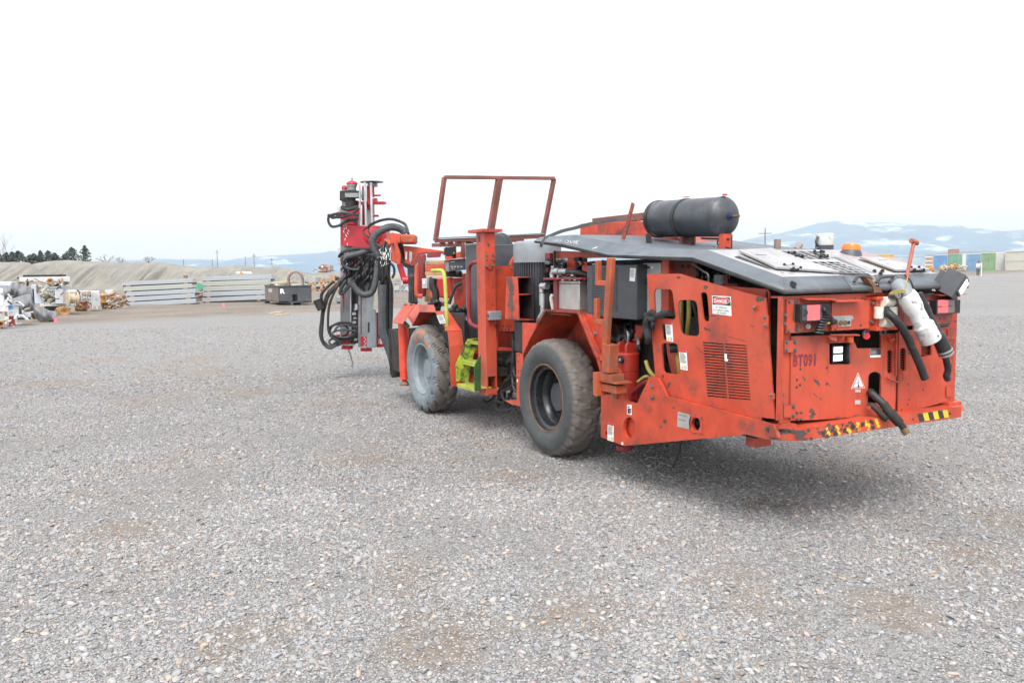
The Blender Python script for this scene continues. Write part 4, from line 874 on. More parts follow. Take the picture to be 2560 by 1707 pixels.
NLq, NRq, FLq, FRq = cR(452, 600), cR(890, 612), cQ(1470, 314), cQ(2110, 318)
def gq(a, b): 
    x = (NLq[0] * (1 - a) + NRq[0] * a) * (1 - b) + (FLq[0] * (1 - a) + FRq[0] * a) * b; y = (NLq[1] * (1 - a) + NRq[1] * a) * (1 - b) + (FLq[1] * (1 - a) + FRq[1] * a) * b
    return (x, y)
Q4 = [mp(*gq(a, b), a_, TN) for a, b in ((0, 0), (1, 0), (1, 1), (0, 1))]
def gl(a, b): return Q4[0].lerp(Q4[1], a).lerp(Q4[3].lerp(Q4[2], a), b)
hl = []
for j in range(11):
    for i in range(4):
        if 5 <= j <= 5: continue
        a0 = (i + .5) / 4.15 + .01 * (j % 2); b0 = (j + .5) / 11; da, db = .1, .039
        if rnd.random() < .06: continue
        hl.append([gl(a0 - da, b0 - db), gl(a0 + da, b0 - db), gl(a0 + da, b0 + db), gl(a0 - da, b0 + db)])
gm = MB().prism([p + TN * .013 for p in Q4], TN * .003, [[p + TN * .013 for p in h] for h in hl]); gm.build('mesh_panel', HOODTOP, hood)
MB().add([gl(-.005, -.005) + TN * .003, gl(1.0, -.005) + TN * .003, gl(1.0, 1.0) + TN * .003, gl(-.005, 1.0) + TN * .003], [(0, 1, 2, 3)]).build('mesh_backing', BLACK, hood)
for qs in ([cQ(1690, 600), cQ(1830, 592), cQ(1955, 650), cQ(1840, 660)], [cR(1430, 545), cR(1540, 545), cR(1605, 580), cR(1480, 582)], [cQ(1760, 395), cQ(1860, 392), cQ(1985, 450), cQ(1880, 455)], [cR(80, 320), cR(170, 320), cR(262, 385), cR(170, 388)]):
    P = [mp(*q, a_, TN) + TN * .018 for q in qs]; hm = MB()
    for i in range(4): hm.beam(P[i], P[(i + 1) % 4], .012, .012, TN)
    hm.beam((P[0] + P[3]) / 2, (P[1] + P[2]) / 2, .03, .01, TN)
    for p in P: hm.bolt(p + TN * .004, TN, .012, .014)
    hm.build('hinge', BLACK, hood)
bo = MB()
for q in [cQ(1160, 365), cQ(1390, 325), cR(215, 555), cR(340, 555), cR(925, 570), cR(1035, 568), cR(210, 300), cQ(1340, 360), cR(1010, 605)]: bo.bolt(mp(*q, a_, TN) + TN * .01, TN, .014, .012)
bo.build('hood_bolt', DARK, hood)
rsd = MB().add([mp(*q, a_, TN) + TN * .002 for q in [cR(300, 350), cR(400, 355), cR(900, 570), cR(780, 560)]], [(0, 1, 2, 3)]); rsd.build('grey_strip', HOOD, hood)
# worn brand lettering on the chamfer
def inq(x, y):   # point on the chamfer sheet near the front piece
    o_ = top_[1]; n_ = (top_[2] - o_).cross(inn[1] - o_).normalized(); return mp(*cG(x, y), o_, n_), n_
PP = [inq(*q)[0] for q in [(800, 222), (1180, 236), (1150, 292), (795, 252)]]; n_ = inq(800, 230)[1]; n_ = n_ if n_.z > 0 else -n_
MB().quadtext('SANDVIK', *PP, .003).build('worn_lettering', mat('worn_white_lettering', (.42, .43, .44), .5, dirt=1.0, dscale=14, dthr=.44, dirtcol=(.13, .145, .16)), hood)
MB().add([inq(*q)[0] + n_ * .003 for q in [(1415, 325), (1425, 330), (1355, 352), (1345, 350)]], [(0, 1, 2, 3)]).build('white_scrape', WHITE, hood)
# beacon, breather box, pipes on top of the hood
bc = mp(*cR(600, 305), a_, TN); ax = V(.12, 0, 1).normalized()
be = MB().lathe(bc, ax, [(.085, -.03), (.075, .01), (.066, .026), (0, .026)], 28).mat(1).lathe(bc + ax * .026, ax, [(.066, 0), (.068, .022), (.06, .042), (.04, .05), (0, .052)], 28)
bcn = part('beacon', be, [DGREY, AMBER])
cb_ = m(*cR(228, 250), s=-1.9); 
bt = MB().lathe(cb_, (0, 0, 1), [(.068, -.02), (.068, .035)], 24).mat(1).lathe(cb_, (0, 0, 1), [(.064, .035), (.066, .04), (.066, .118), (.06, .125), (0, .125)], 24).mat(0).tube([cb_ + V(-.07, 0, .03), cb_ + V(-.09, 0, .06), cb_ + V(-.07, .0, .1)], .01, 6).tube([cb_ + V(-.065, 0, .02), cb_ + V(-.11, 0, -.005), cb_ + V(-.16, 0, -.02)], .01, 6)
part('breather_cap', bt, [DGREY, mat('mouldy_white_plastic', (.6, .62, .6), .5, var=.1, dirt=.8, dscale=14, dthr=.5, dirtcol=(.3, .32, .29))])
STK = mat('weathered_brown_steel', (.24, .17, .14), .6, var=.25, dirt=.6)
for q0, q1, r_ in (((1590, 300), (1592, 120), .027), ((1900, 290), (1970, 205), .024), ((1775, 300), (1775, 268), .016)): part('pipe_stub', MB().cyl(m(*cQ(*q0), s=-1.5), m(*cQ(*q1), s=-1.5), r_), STK)

# ---- air tank on legs, straps
tt = .78
ra_, rb_ = m(1832, 540, t=tt), m(1640, 546, t=tt)
rad = (m(1815, 490, t=tt).z - m(1815, 592, t=tt).z) / 2 * .985
AX = V(0, 1, 0)
zc = (m(1815, 490, t=tt).z + m(1815, 592, t=tt).z) / 2; y0 = m(1807, 540, t=tt).y; y1 = m(1655, 540, t=tt).y
zc2 = (m(1655, 503, t=tt).z + m(1655, 592, t=tt).z) / 2
dirt_ax = V(0, y1 - y0, zc2 - zc).normalized(); LT = (y1 - y0)
TO = V(tt, y0, zc)
prof = [(0, -.075)] + [(rad * math.sin(a), -.075 * math.cos(a)) for a in [i * math.pi / 2 / 10 for i in range(1, 11)]] + [(rad * 1.0, .02), (rad * 1.0, LT * .5), (rad, LT - .02), (rad, LT)] + [(rad * math.cos(a), LT + .105 * math.sin(a)) for a in [i * math.pi / 2 / 10 for i in range(1, 10)]] + [(0, LT + .105)]
tk = MB().lathe(TO, dirt_ax, prof, 56); tank = part('air_tank', tk, TANKM); tank['label'] = 'black cylindrical air tank lying on the hood'
for u in (1738, 1652):
    h = (m(u, 545, t=tt).y - y0); h = h + (.11 if u == 1738 else .02)
    MB().lathe(TO, dirt_ax, [(rad + .001, h - .02), (rad + .006, h - .02), (rad + .006, h + .02), (rad + .001, h + .02)], 56, closed=False).build('tank_strap', RUBBER, tank)
for h_ in (.0, LT, LT * .52): MB().lathe(TO, dirt_ax, [(rad - .002, h_ - .006), (rad + .003, h_ - .002), (rad + .003, h_ + .002), (rad - .002, h_ + .006)], 56, closed=False).build('weld_seam', TANKM, tank)
vv = MB().cyl(TO - dirt_ax * .07, TO - dirt_ax * .12, .018, n=12).mat(1).cyl(TO - dirt_ax * .12, TO - dirt_ax * .18, .012, n=10).mat(0).cyl(TO + V(.0, -.07, 0), TO + V(0, -.085, 0), .03)
vv.build('drain_valve', [BLUE, BRASS], tank)
lg = MB()
def hz(u, v, t): return m(u, v, t=t)
for u0, u1, v0, v1 in ((1705, 1713, 590, 620), (1804, 1814, 590, 622)):
    a, b = m(u0, v0, t=tt - .02), m(u1, v1 + 1, t=tt - .02); lg.box((tt - .05, a.y, zc - rad + .02), (tt + .05, b.y, b.z - .03))
    lg.mat(1).bolt(m(u0 - 20, v1, t=tt - .02), (0, 0, 1), .016, .014).bolt(m(u0 - 8, v1, t=tt - .02), (0, 0, 1), .016, .014).mat(0)
lg.prism([m(1712, 612, t=tt - .02), m(1700, 621, t=tt - .02), m(1712, 621, t=tt - .02)], (.05, 0, 0)).box(m(1732, 590, t=tt) - V(0, 0, 0), m(1725, 622, t=tt) + V(.03, 0, 0))
lg.mat(1).beam(m(1755, 596, t=tt), m(1822, 598, t=tt), .02, .014)
lg.build('tank_leg', [ORANGED, DARK], tank)
lgt = MB(); 
lgt.beam(m(1621, 585, t=.45), m(1624, 622, t=.45), .035, .03, (0, 1, 0)); lgt.build('tank_leg', DARK, tank)
pl = MB()
for P in ([(1800, 596), (1793, 606), (1797, 614), (1803, 617)], [(1829, 592), (1829, 617), (1825, 621), (1815, 618)], [(1715, 596), (1730, 606), (1738, 616), (1750, 620), (1790, 621)], [(1728, 592), (1735, 604), (1722, 618)]): pl.tube([m(*q, t=tt - .02) for q in P], .006, 6)
pl.build('air_line', RUBBER, tank)
tp_ = MB().box(m(1706, 494, t=tt), m(1718, 491, t=tt) + V(.03, 0, 0)).cyl(m(1812, 489, t=tt), m(1812, 485, t=tt), .02, n=10); tp_.build('tank_lug', ORANGE, tank)

# ---- orange box behind the tank, perforated bar
OX = .95
ob_ = MB().prism([m(*q, t=OX) for q in [(1450, 560), (1475, 557), (1640, 552), (1707, 604), (1710, 625), (1450, 605)]], (.5, 0, 0))
oy = m(1450, 560, t=OX)
ob_.mat(1).box(m(1480, 546, t=OX + .02), m(1612, 550, t=OX + .02) + V(.06, 0, 0))
ob_.mat(0).cyl(m(1500, 550, t=OX + .03), m(1500, 558, t=OX + .03), .012).cyl(m(1598, 549, t=OX + .03), m(1598, 557, t=OX + .03), .012)
part('orange_housing', ob_, [ORANGED, BROWNRED], None, .006)
pbm = MB(); A_, B_ = m(1555, 608, t=.42), m(1583, 508, t=.42)
nn = (B_ - A_).normalized(); sd = nn.cross(V(1, 0, 0)).normalized()
pbm.beam(A_, B_, .008, .042, sd if True else None).box(m(1523, 607, t=.42), m(1553, 612, t=.42) + V(.06, 0, 0)).mat(1)
for i in range(7): p = A_.lerp(B_, .18 + .12 * i); pbm.cyl(p - V(.0055, 0, 0), p + V(.0055, 0, 0), .006, n=10)
pbm.bolt(m(1528, 606, t=.44), (0, 0, 1), .016, .014).bolt(m(1536, 606, t=.44), (0, 0, 1), .016, .014)
part('perforated_bar', pbm, [ORANGE, SIGNBLK])
# black strap tied across the hood to the tank
stp = [m(*cG(*q), t=tq_) for q, tq_ in [((620, 318), -.015), ((650, 265), -.012), ((690, 205), .05), ((760, 170), .16), ((920, 105), .25), ((1100, 62), .3), ((1250, 20), .35), ((1450, -20), .4), ((1900, -80), .5)]]
sb = MB(); cs = catmull(stp, 5)
vs = []; 
for p in cs: vs += [p + V(0, .018, 0.012), p + V(0, -.018, -.012), p + V(.006, -.018, -.006), p + V(.006, .018, .018)]
fs = []
for i in range(len(cs) - 1):
    for k in range(4): j = (k + 1) % 4; fs.append((i * 4 + k, i * 4 + j, (i + 1) * 4 + j, (i + 1) * 4 + k))
sb.add(vs, fs)
strap = sb.build('tie_down_strap', mat('black_webbing', (.035, .033, .033), .7, var=.3, dirt=.5, dthr=.5, dirtcol=(.12, .1, .09)), None)
strap.location = RIGO; strap.rotation_euler = (0, 0, TH); tag(strap, 'black webbing strap pulled over the grey hood towards the air tank', 'strap')
# rag knotted round the side door edge
rg = MB()
for P, r in (([cN(340, 560), cN(250, 585), cN(190, 605)], .03), ([cN(190, 600), cN(140, 560), cN(120, 590), cN(145, 640), cN(180, 600)], .03), ([cN(130, 600), cN(85, 640), cN(80, 740), cN(95, 840), cN(90, 905)], .034), ([cN(150, 620), cN(150, 690), cN(152, 750)], .018), ([cN(110, 580), cN(70, 590), cN(60, 620)], .02)):
    rg.tube([m(*q, t=-.02 - .015 * (i % 2)) for i, q in enumerate(P)], lambda f, r=r: r * (1 - .35 * abs(2 * f - 1)) , 8)
rag = rg.build('knotted_rag', mat('black_cloth', (.02, .02, .022), .85, var=.3, bump=.6, bscale=40), None)
rag.location = RIGO; rag.rotation_euler = (0, 0, TH); tag(rag, 'black rag knotted around the front edge of the orange side door', 'rag')

# ---- power plug, T-bar, hoses on the rear
CPs = SH - .13
plug = thing('power_plug', 'white cylindrical mining cable plug hanging on the rear of the orange drill rig', 'plug'); plug.location = RIGO; plug.rotation_euler = (0, 0, TH)
pa, pz = m(*cT(690, 340), s=CPs - .0), m(*cT(1055, 1010), s=CPs - .05)
ax = (pz - pa).normalized(); L_ = (pz - pa).length; w0 = .062
b_ = MB().lathe(pa, ax, [(w0 * .9, -.03), (w0 * 1.02, 0), (w0 * 1.02, L_ * .2), (w0 * .86, L_ * .33), (w0 * .86, L_ * .58), (w0 * 1.0, L_ * .62), (w0 * 1.08, L_ * .64), (w0 * 1.08, L_ * .98), (w0 * 1.04, L_), (w0 * .9, L_), (w0 * .88, L_ * .9), (0, L_ * .88)], 36)
b_.mat(1)
for i in range(14):
    f = .05 + .9 * rnd.random(); e = V(0, -1, 0); e = (e - ax * e.dot(ax)).normalized(); 
    o_ = ax.cross(e).normalized(); g = rnd.uniform(-.9, .9); rr_ = w0 * (1.09 if f > .64 else (1.03 if f < .22 else .95))
    ee = e * math.cos(g) + o_ * math.sin(g); blot(b_, pa + ax * L_ * f + ee * (rr_ + .0012), ax, ee.cross(ax).normalized(), .02 * rnd.random() + .006, .003, rnd.random(), jag=.6)
b_.build('plug_body', [WHITEP, SCUFF], plug)
MB().mat(0).cyl(pz + V(0, -w0 * 1.09, 0) - ax * .04, pz + V(0, -w0 * 1.09, 0) - ax * .04 + V(0, -.001, 0), .007).build('plug_hole', SIGNBLK, plug)
cl = MB().prism([m(*cT(*q), s=CPs) for q in [(500, 305), (535, 285), (600, 275), (680, 225), (735, 215), (770, 240), (790, 270), (760, 290), (700, 290), (620, 330), (560, 360), (505, 345)]], (0, .06, 0)).mat(1)
for q in [(528, 305), (722, 245)]: p = m(*cT(*q), s=CPs - .002); cl.lathe(p, (0, -1, 0), [(.018, -.005), (.018, .008), (.01, .008), (.01, .002), (0, .002)], 16)
cl.build('plug_clamp', [DGREY, STEEL], plug)
MB().lathe(m(*cT(570, 190), s=CPs + .06), (m(*cT(570, 190), s=CPs + .06) - pa), [(w0 * .75, -.1), (w0 * .95, -.02), (w0 * .9, .02), (w0 * .6, .05), (0, .055)], 24).build('plug_collar', GREY, plug)
k0 = m(*cT(855, 262), s=CPs - .01); d_ = m(*cT(1300, 1240), s=CPs - .06) - k0; kl_ = d_.length
sk = MB().lathe(k0, d_, [(.0, 0), (.022, .005), (.026, kl_ * .15), (.03, kl_ * .3), (.026, kl_ * .33), (.028, kl_ * .45), (.034, kl_ * .62), (.046, kl_ * .76), (.045, kl_ * .9), (.04, kl_ * .98)], 24)
sk.mat(1)
for h in (kl_ * .91, kl_ * .96): sk.lathe(k0, d_, [(.04, h), (.049, h), (.049, h + .012), (.04, h + .012)], 24, closed=False)
sk.mat(0).tube([m(*cT(1275, 1240), s=CPs - .06), m(*cT(1300, 1360), s=CPs - .05), m(*cT(1318, 1470), s=CPs - .04), m(*cU(2118, 170), s=CPs - .03), m(*cU(2130, 205), s=CPs - .02)], .022, 14)
sk.build('socket_cable', [RUBBER, STEEL], plug)
tw = MB()
for k in range(6): tw.tube([m(*cT(640 + 3 * k, 215 + 5 * k), s=CPs - .02 - .003 * k), m(*cT(540, 225 + 8 * k), s=CPs - .03), m(*cT(440 - 6 * k, 250 + 6 * k), s=CPs - .02), m(*cT(420, 275), s=CPs), m(*cT(520, 265), s=CPs - .02 - .003 * k), m(*cT(620, 240), s=CPs - .02)], .0045, 5)
tw.tube([m(*cT(640, 215), s=CPs), m(*cT(660, 120), s=CPs), m(*cT(690, 0), s=CPs + .02)], .003, 5)
twine = tw.build('twine', TWINE, None); twine.location = RIGO; twine.rotation_euler = (0, 0, TH); tag(twine, 'yellowish twine looped around the top of the white cable plug', 'twine')
rod = MB(); A_, B_ = m(*cR(1350, 790), s=SH - .02), m(*cR(1483, 140), s=SH + .06)
rod.cyl(A_, B_, .0125, n=12).mat(0).lathe(B_ + V(0, 0, .0), V(1, 0, -.25), [(.017, -.032), (.02, 0), (.017, .034)], 14)
rod.mat(1).tube([m(*cR(1350, 600), s=SH + .0), m(*cR(1400, 640), s=SH - .03), m(*cR(1445, 700), s=SH - .05), m(*cR(1480, 800), s=SH - .06)], .005, 6)
part('upright_bar', rod, [mat('rusty_red_bar', (.3, .085, .05), .6, var=.3, dirt=.6, dthr=.5), RUBBER])
hs_ = MB().tube([m(*cT(330, 520), s=SH + .02), m(*cT(350, 560), s=SH - .07), m(*cT(470, 660), s=SH - .12), m(*cT(620, 850), s=SH - .13), m(*cT(760, 1130), s=SH - .13), m(*cT(880, 1400), s=SH - .14), m(*cU(1885, 205), s=SH - .15)], .026, 16, 8)
part('rubber_hose', hs_, RUBBER)
wh = MB().tube([m(*cU(1320, 350), s=SD + .15), m(*cU(1290, 350), s=SD - .01), m(*cU(1340, 395), s=SD - .06), m(*cU(1430, 475), s=SD - .11), m(*cU(1470, 520), s=SD - .13)], .025, 14, 7)
wh.mat(1).cyl(m(*cU(1430, 475), s=SD - .11), m(*cU(1510, 580), s=SD - .15), .03, .027, 16).cyl(m(*cU(1505, 572), s=SD - .148), m(*cU(1610, 690), s=SD - .19), .034, .031, 18).cyl(m(*cU(1600, 675), s=SD - .188), m(*cU(1660, 750), s=SD - .21), .022, .022, 14)
wh.tube([m(*cU(1275, 490), s=SD - .03), m(*cU(1330, 505), s=SD - .07), m(*cU(1390, 570), s=SD - .1), m(*cU(1460, 630), s=SD - .13)], .02, 12).cyl(m(*cU(1400, 580), s=SD - .1), m(*cU(1475, 640), s=SD - .13), .025, n=14)
wh.mat(2).cyl(m(*cU(1650, 745), s=SD - .208), m(*cU(1690, 800), s=SD - .225), .025, .023, 14)
wh.mat(3).box(m(*cU(1270, 500), s=SD - .06), m(*cU(1305, 525), s=SD - .04))
part('water_hose', wh, [RUBBER, DARK, BRASS, ORANGE])
# work lamp at the rear right corner
c_ = m(*cR(2010, 740), s=SH - .04)
fx = (V(.34, -.82, -.45)).normalized(); ux = V(.35, -.2, .9); ux = (ux - fx * ux.dot(fx)).normalized(); sx_ = fx.cross(ux).normalized()
def obox(mb, c, hx, hy, hz): 
    vs = [c + sx_ * a * hx + fx * b * hy + ux * e * hz for e in (-1, 1) for b in (-1, 1) for a in (-1, 1)]
    mb.add(vs, [(0, 2, 3, 1), (4, 5, 7, 6), (0, 1, 5, 4), (2, 6, 7, 3), (0, 4, 6, 2), (1, 3, 7, 5)])
lm = MB(); obox(lm, c_, .09, .06, .085); obox(lm, c_ - fx * .07, .06, .03, .055)
obox(lm, c_ + fx * .06 + ux * .02, .08, .012, .06); lm.mat(1)
for dx in (-.04, .04):
    obox(lm, c_ + fx * .072 + ux * .02 + sx_ * dx, .033, .004, .045)
cwl = part('work_lamp', lm, [DGREY, LAMP], None, .0018); cwl['label'] = 'black work lamp tilted on the rear right corner'
MB().beam(c_ - sx_ * .1, m(*cR(1880, 860), s=SH - .0), .03, .012).beam(m(*cR(1800, 870), s=SH), m(*cR(2090, 890), s=SH - .03), .05, .014).build('lamp_bracket', RUST, cwl, .002)

# ================================================================== FRONT UNIT
def dbox(name, q0, q1, t0, t1, mt, parent=None, bev=.005, **k):
    a, b = m(*q0, t=t0), m(*q1, t=t0); return part(name, MB().box((t0, a.y, a.z), (t1, b.y, b.z)), mt, parent, bev, **k)
# square column with cap plate
y_a, y_b = m(1194, 780, t=0).y, m(1214.5, 780, t=0).y
tx = m(1240, 780, s=y_b).x; zt_, zb_ = m(1195, 582, t=0).z, m(1200, 984, t=0).z
co = MB()
def tubebox(mb, x0, x1, y0, y1, z0, z1, th=.012):
    mb.box((x0, y0, z0), (x0 + th, y1, z1)).box((x1 - th, y0, z0), (x1, y1, z1)).box((x0 + th, y0, z0), (x1 - th, y0 + th, z1)).box((x0 + th, y1 - th, z0), (x1 - th, y1, z1))
tubebox(co, 0, tx, y_b, y_a, zb_ + .2, zt_)
co.box((0, y_b, zb_), (.014, y_a, zb_ + .2)).box((tx - .014, y_b, zb_), (tx, y_a, zb_ + .2)).box((.014, y_a - .012, zb_), (tx - .014, y_a, zb_ + .2)).box((.014, y_b, zb_), (tx - .014, y_b + .1, zb_ + .012)).box((.014, y_b, zb_), (tx - .014, y_b + .012, zb_ + .07))
co.prism([V(-.06, y_b - .06, zt_), V(tx + .06, y_b - .06, zt_), V(tx + .06, y_a + .08, zt_), V(-.06, y_a + .08, zt_)], (0, 0, .03))
co.mat(1).box(m(1195.5, 590, t=-.001), m(1200.5, 605, t=-.001) + V(.0008, 0, 0)).cyl(m(1219.5, 612, s=y_b - .001), m(1219.5, 612, s=y_b), .02, n=16)
co.mat(0).prism([m(*cC(*q), s=y_b - .012) for q in [(1410, 390), (1530, 390), (1545, 480), (1530, 590), (1500, 640), (1470, 640), (1440, 600), (1415, 590)]], (0, .01, 0))
co.mat(2)
for q in [(1437, 435), (1525, 435), (1437, 490), (1527, 490), (1440, 590), (1525, 580)]: co.bolt(m(*cC(*q), s=y_b - .012), (0, -1, 0), .014, .014)
co.mat(3)
for i in range(4): blot(co, V(.03 + (tx - .06) * rnd.random(), y_b - .0008, zb_ + .25 + (zt_ - zb_ - .4) * rnd.random()), (1, 0, 0), (0, 0, 1), .012, .03 * rnd.random() + .006, jag=.7)
part('column', co, [ORANGE, SIGNBLK, BOLT, SCUFF])
# orange wall right of the column, box, wheel-chock shelf
wy = m(1240, 750, s=y_b + .15)
ow = MB().prism([m(*q, s=y_b + .06) for q in [(1236, 665), (1300, 663), (1330, 700), (1330, 840), (1310, 840), (1296, 832), (1291, 828), (1236, 828)]], (0, .02, 0), [m_ for m_ in [[m(*q, s=y_b + .06) for q in [(1248, 828.0 - 14), (1249, 828 - 14), (1249, 813), (1248, 813)]]]])
ow.mat(1)
for q in [cD(1410, 382), cD(1455, 382), cD(1500, 382), cD(1392, 425), cD(1436, 425), cD(1478, 425)]: p = m(*q, s=y_b + .059); ow.cyl(p, p + V(0, .0005, 0), .009, n=10)
ow.mat(2).bolt(m(*cG(218, 615), s=y_b + .06), (0, -1, 0), .014, .012)
part('rear_wall', ow, [ORANGE, SIGNBLK, ALU])
ow2 = MB().prism([m(*q, s=y_b + .25) for q in [cD(1310, 440), cD(1530, 480), cD(1525, 700), cD(1320, 690)]], (0, .02, 0))
for a, b in ((cD(1310, 440), cD(1345, 690)), (cD(1345, 660), cD(1525, 690))): ow2.prism([m(*q, s=y_b + .06) for q in [(a[0], a[1]), (b[0], a[1]), (b[0], b[1]), (a[0], b[1])]], (0, .19, 0))
part('lower_recess', ow2, ORANGED)
dbox('dark_underbody', (1240, 880), (1310, 985), .3, 1.3, DARK)
jb = MB().box(m(*cD(1235, 195), s=y_b - .06), m(*cD(1355, 298), s=y_b) + V(0, 0, 0)).mat(1).cyl(m(*cD(1232, 245), s=y_b - .03), m(*cD(1210, 245), s=y_b - .03), .02).tube([m(*cD(1305, 300), s=y_b - .03), m(*cD(1315, 350), s=y_b - .03), m(*cD(1320, 385), s=y_b)], .016, 8)
part('junction_box', jb, [GREY, REDD], None, .005)
# open two-shelf box standing in front of the motor
xb = MB(); sb_ = .62
F = [cG(140, 742), cG(295, 742), cG(322, 1350), cG(125, 1338)]
fl_ = [m(*q, t=.0) for q in F]
yb0 = min(p.y for p in fl_[1:3]); zt2, zb2 = fl_[0].z, fl_[2].z
xb.prism(fl_, (.012, 0, 0))
xr1 = m(*cG(550, 1350), s=fl_[2].y).x
def rp(x, y, dx): return V(x, y, 0)
xb.prism([fl_[1] + V(.005, 0, 0), fl_[1] + V(xr1, .05, 0), fl_[0] + V(xr1, 0, 0), fl_[0]], (0, 0, -.012))
xb.prism([fl_[2], fl_[2] + V(xr1, .02, -.01), fl_[3] + V(xr1, 0, 0), fl_[3]], (0, 0, .012))
mid1, mid0 = fl_[1].lerp(fl_[2], .42), fl_[0].lerp(fl_[3], .42)
xb.prism([mid1, mid1 + V(xr1, .02, 0), mid0 + V(xr1, 0, 0), mid0], (0, 0, .01))
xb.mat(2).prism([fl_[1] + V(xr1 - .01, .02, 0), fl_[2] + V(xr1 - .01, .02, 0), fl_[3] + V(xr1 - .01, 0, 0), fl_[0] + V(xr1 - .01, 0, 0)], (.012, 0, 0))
xb.mat(2).prism([fl_[0] + V(.012, -.002, 0), fl_[0] + V(xr1, 0, 0), fl_[3] + V(xr1, 0, 0), fl_[3] + V(.012, -.002, 0)], (0, .012, 0))  # inner plates dark: shade and dirt of the interior put into the colour
xb.mat(1)
for q, a, b in (((200, 1060), .03, .03), ((235, 1180), .03, .04)): blot(xb, m(*cG(*q), t=-.001), (0, 1, 0), (0, 0, 1), a * 1.6, b, jag=.5, n=20)
blot(xb, m(*cG(212, 940), t=-.0012), (0, 1, 0), (0, 0, 1), .055, .16, jag=.45, n=44); blot(xb, m(*cG(205, 1120), t=-.0013), (0, 1, 0), (0, 0, 1), .085, .05, jag=.5, n=44)
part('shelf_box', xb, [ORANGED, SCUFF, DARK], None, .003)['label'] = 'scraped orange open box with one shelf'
bv = MB().box(m(*cD(1545, 320), t=.05), m(*cD(1655, 715), t=.05) + V(.08, 0, 0)); part('black_upright', bv, BLACK, None, .004)
bo_ = MB().prism([m(*cD(*q), t=.03) for q in [(1570, 715), (1660, 740), (1645, 1400), (1510, 1370), (1425, 1320), (1575, 1310)]], (.05, 0, 0)).mat(1)
for q in [(1580, 745), (1607, 745), (1592, 820), (1595, 945), (1625, 945), (1590, 1030), (1608, 1032), (1624, 1030)]: p = m(*cD(*q), t=.029); bo_.cyl(p, p + V(.0005, 0, 0), .01, n=10)
fh_ = part('frame_hinge', bo_, [ORANGE, SIGNBLK, WHITE]); MB().box(m(*cD(1578, 1050), t=.028), m(*cD(1590, 1090), t=.028) + V(.001, 0, 0)).build('small_label', WHITE, fh_)
oh = MB().prism([m(*q, t=.12) for q in [(1306, 808), (1343, 810), (1315, 880), (1308, 950), (1306, 950)]], (.02, 0, 0)); part('frame_plate', oh, ORANGED)
hh2 = MB()
for P in ([(1530, 490), (1530, 900), (1520, 1000), (1535, 1150), (1570, 1215)], [(1545, 560), (1540, 800), (1545, 980), (1570, 1010)], [(1520, 840), (1500, 1000), (1400, 1150), (1390, 1240), (1420, 1310), (1490, 1330)], [(1440, 1060), (1350, 1200), (1325, 1290), (1360, 1340), (1430, 1340)], [(1560, 1100), (1460, 1180), (1380, 1210), (1330, 1340), (1320, 1410), (1370, 1445), (1460, 1440), (1550, 1390)]): hh2.tube([m(*cD(*q), t=.12 + .03 * rnd.random()) for q in P], .013, 7)
part('hanging_cable', MB().tube([m(*cD(*q), t=.5) for q in [(1330, 1210), (1270, 1290), (1200, 1340), (1160, 1315)]], .012, 6), RUBBER)
for k in range(8): hh2.tube([m(*cD(1340 + 25 * k, 720 + 10 * k), t=.35), m(*cD(1360 + 20 * k, 800 + 60 * rnd.random()), t=.3), m(*cD(1330 + 26 * k, 950), t=.4)], .02, 7)
part('hose_bundle', hh2, RUBBER)

# front fender, front frame
FT = -.15
fo = [m(*cD(*q), t=FT) for q in [(258, 380), (348, 205), (545, 208), (700, 450), (722, 640), (745, 1145)]]
ff = MB(); wdt = .17
for i, (a, b) in enumerate(zip(fo[:-1], fo[1:])): 
    n_ = ((b - a).cross(V(1, 0, 0))).normalized() * .01
    ff.prism([a, b, b + V(wdt, 0, 0), a + V(wdt, 0, 0)], n_)
ff.mat(1).box((wdt + FT, fo[0].y, .5), (wdt + FT + .012, fo[-1].y, fo[1].z)).mat(0)
ff.prism([fo[1], fo[0], fo[0] + V(0, .02, .04), m(*cD(200, 265), t=FT), m(*cD(290, 110), t=FT + .1), m(*cD(345, 110), t=FT + .1)], (.012, 0, 0))
ff.prism([m(*cD(348, 205), t=FT + .01), m(*cD(345, 112), t=FT + .12), m(*cD(520, 115), t=FT + .12), m(*cD(545, 205), t=FT + .01)], (.01, 0, .004))
fen = part('front_fender', ff, [ORANGE, DARK], None)
sticker('warning_label', [cD(562, 250), cD(640, 240), cD(682, 345), cD(605, 355)], fen, (-.002, -.012, .006), LM, 6, True, t=FT - .01)
pk = MB().prism([m(*cD(160, 95), t=.02), m(*cD(290, 98), t=.02), m(*cD(132, 352), t=FT - .12), m(*cD(5, 330), t=FT - .12)], (.006, 0, -.008)).mat(1)
for q in [(170, 110), (185, 112), (245, 115), (262, 113)]: pk.bolt(m(*cD(*q), t=.0) + V(-.01, 0, .004), (-.3, 0, 1), .01, .008)
pk.mat(2).beam(m(*cD(150, 330), t=FT), m(*cD(205, 385), t=FT), .04, .03)
part('fender_flap', pk, [ORANGE, SIGNBLK, GREEN], None, .001)
part('front_frame', MB().box((.2, 2.0, .55), (1.35, 4.0, .85)).box((.12, 1.5, .45), (1.4, 2.15, .62)), ORANGED, None, .01)
jl = m(*cD(150, 700), t=-.1); j0, j1 = m(*cD(160, 1050), t=-.1).z, m(*cD(150, 350), t=-.1).z; jr2 = .062
jg = MB().lathe((jl.x, jl.y, j0), (0, 0, 1), [(jr2 * .92, 0), (jr2 * .92, .1), (jr2, .1), (jr2, .5), (jr2 * 1.06, .5), (jr2 * 1.06, j1 - j0)], 28)
jg.mat(1).lathe((jl.x, jl.y, j0 - .08), (0, 0, 1), [(.058, 0), (.062, .02), (.03, .06), (.03, .1)], 24)
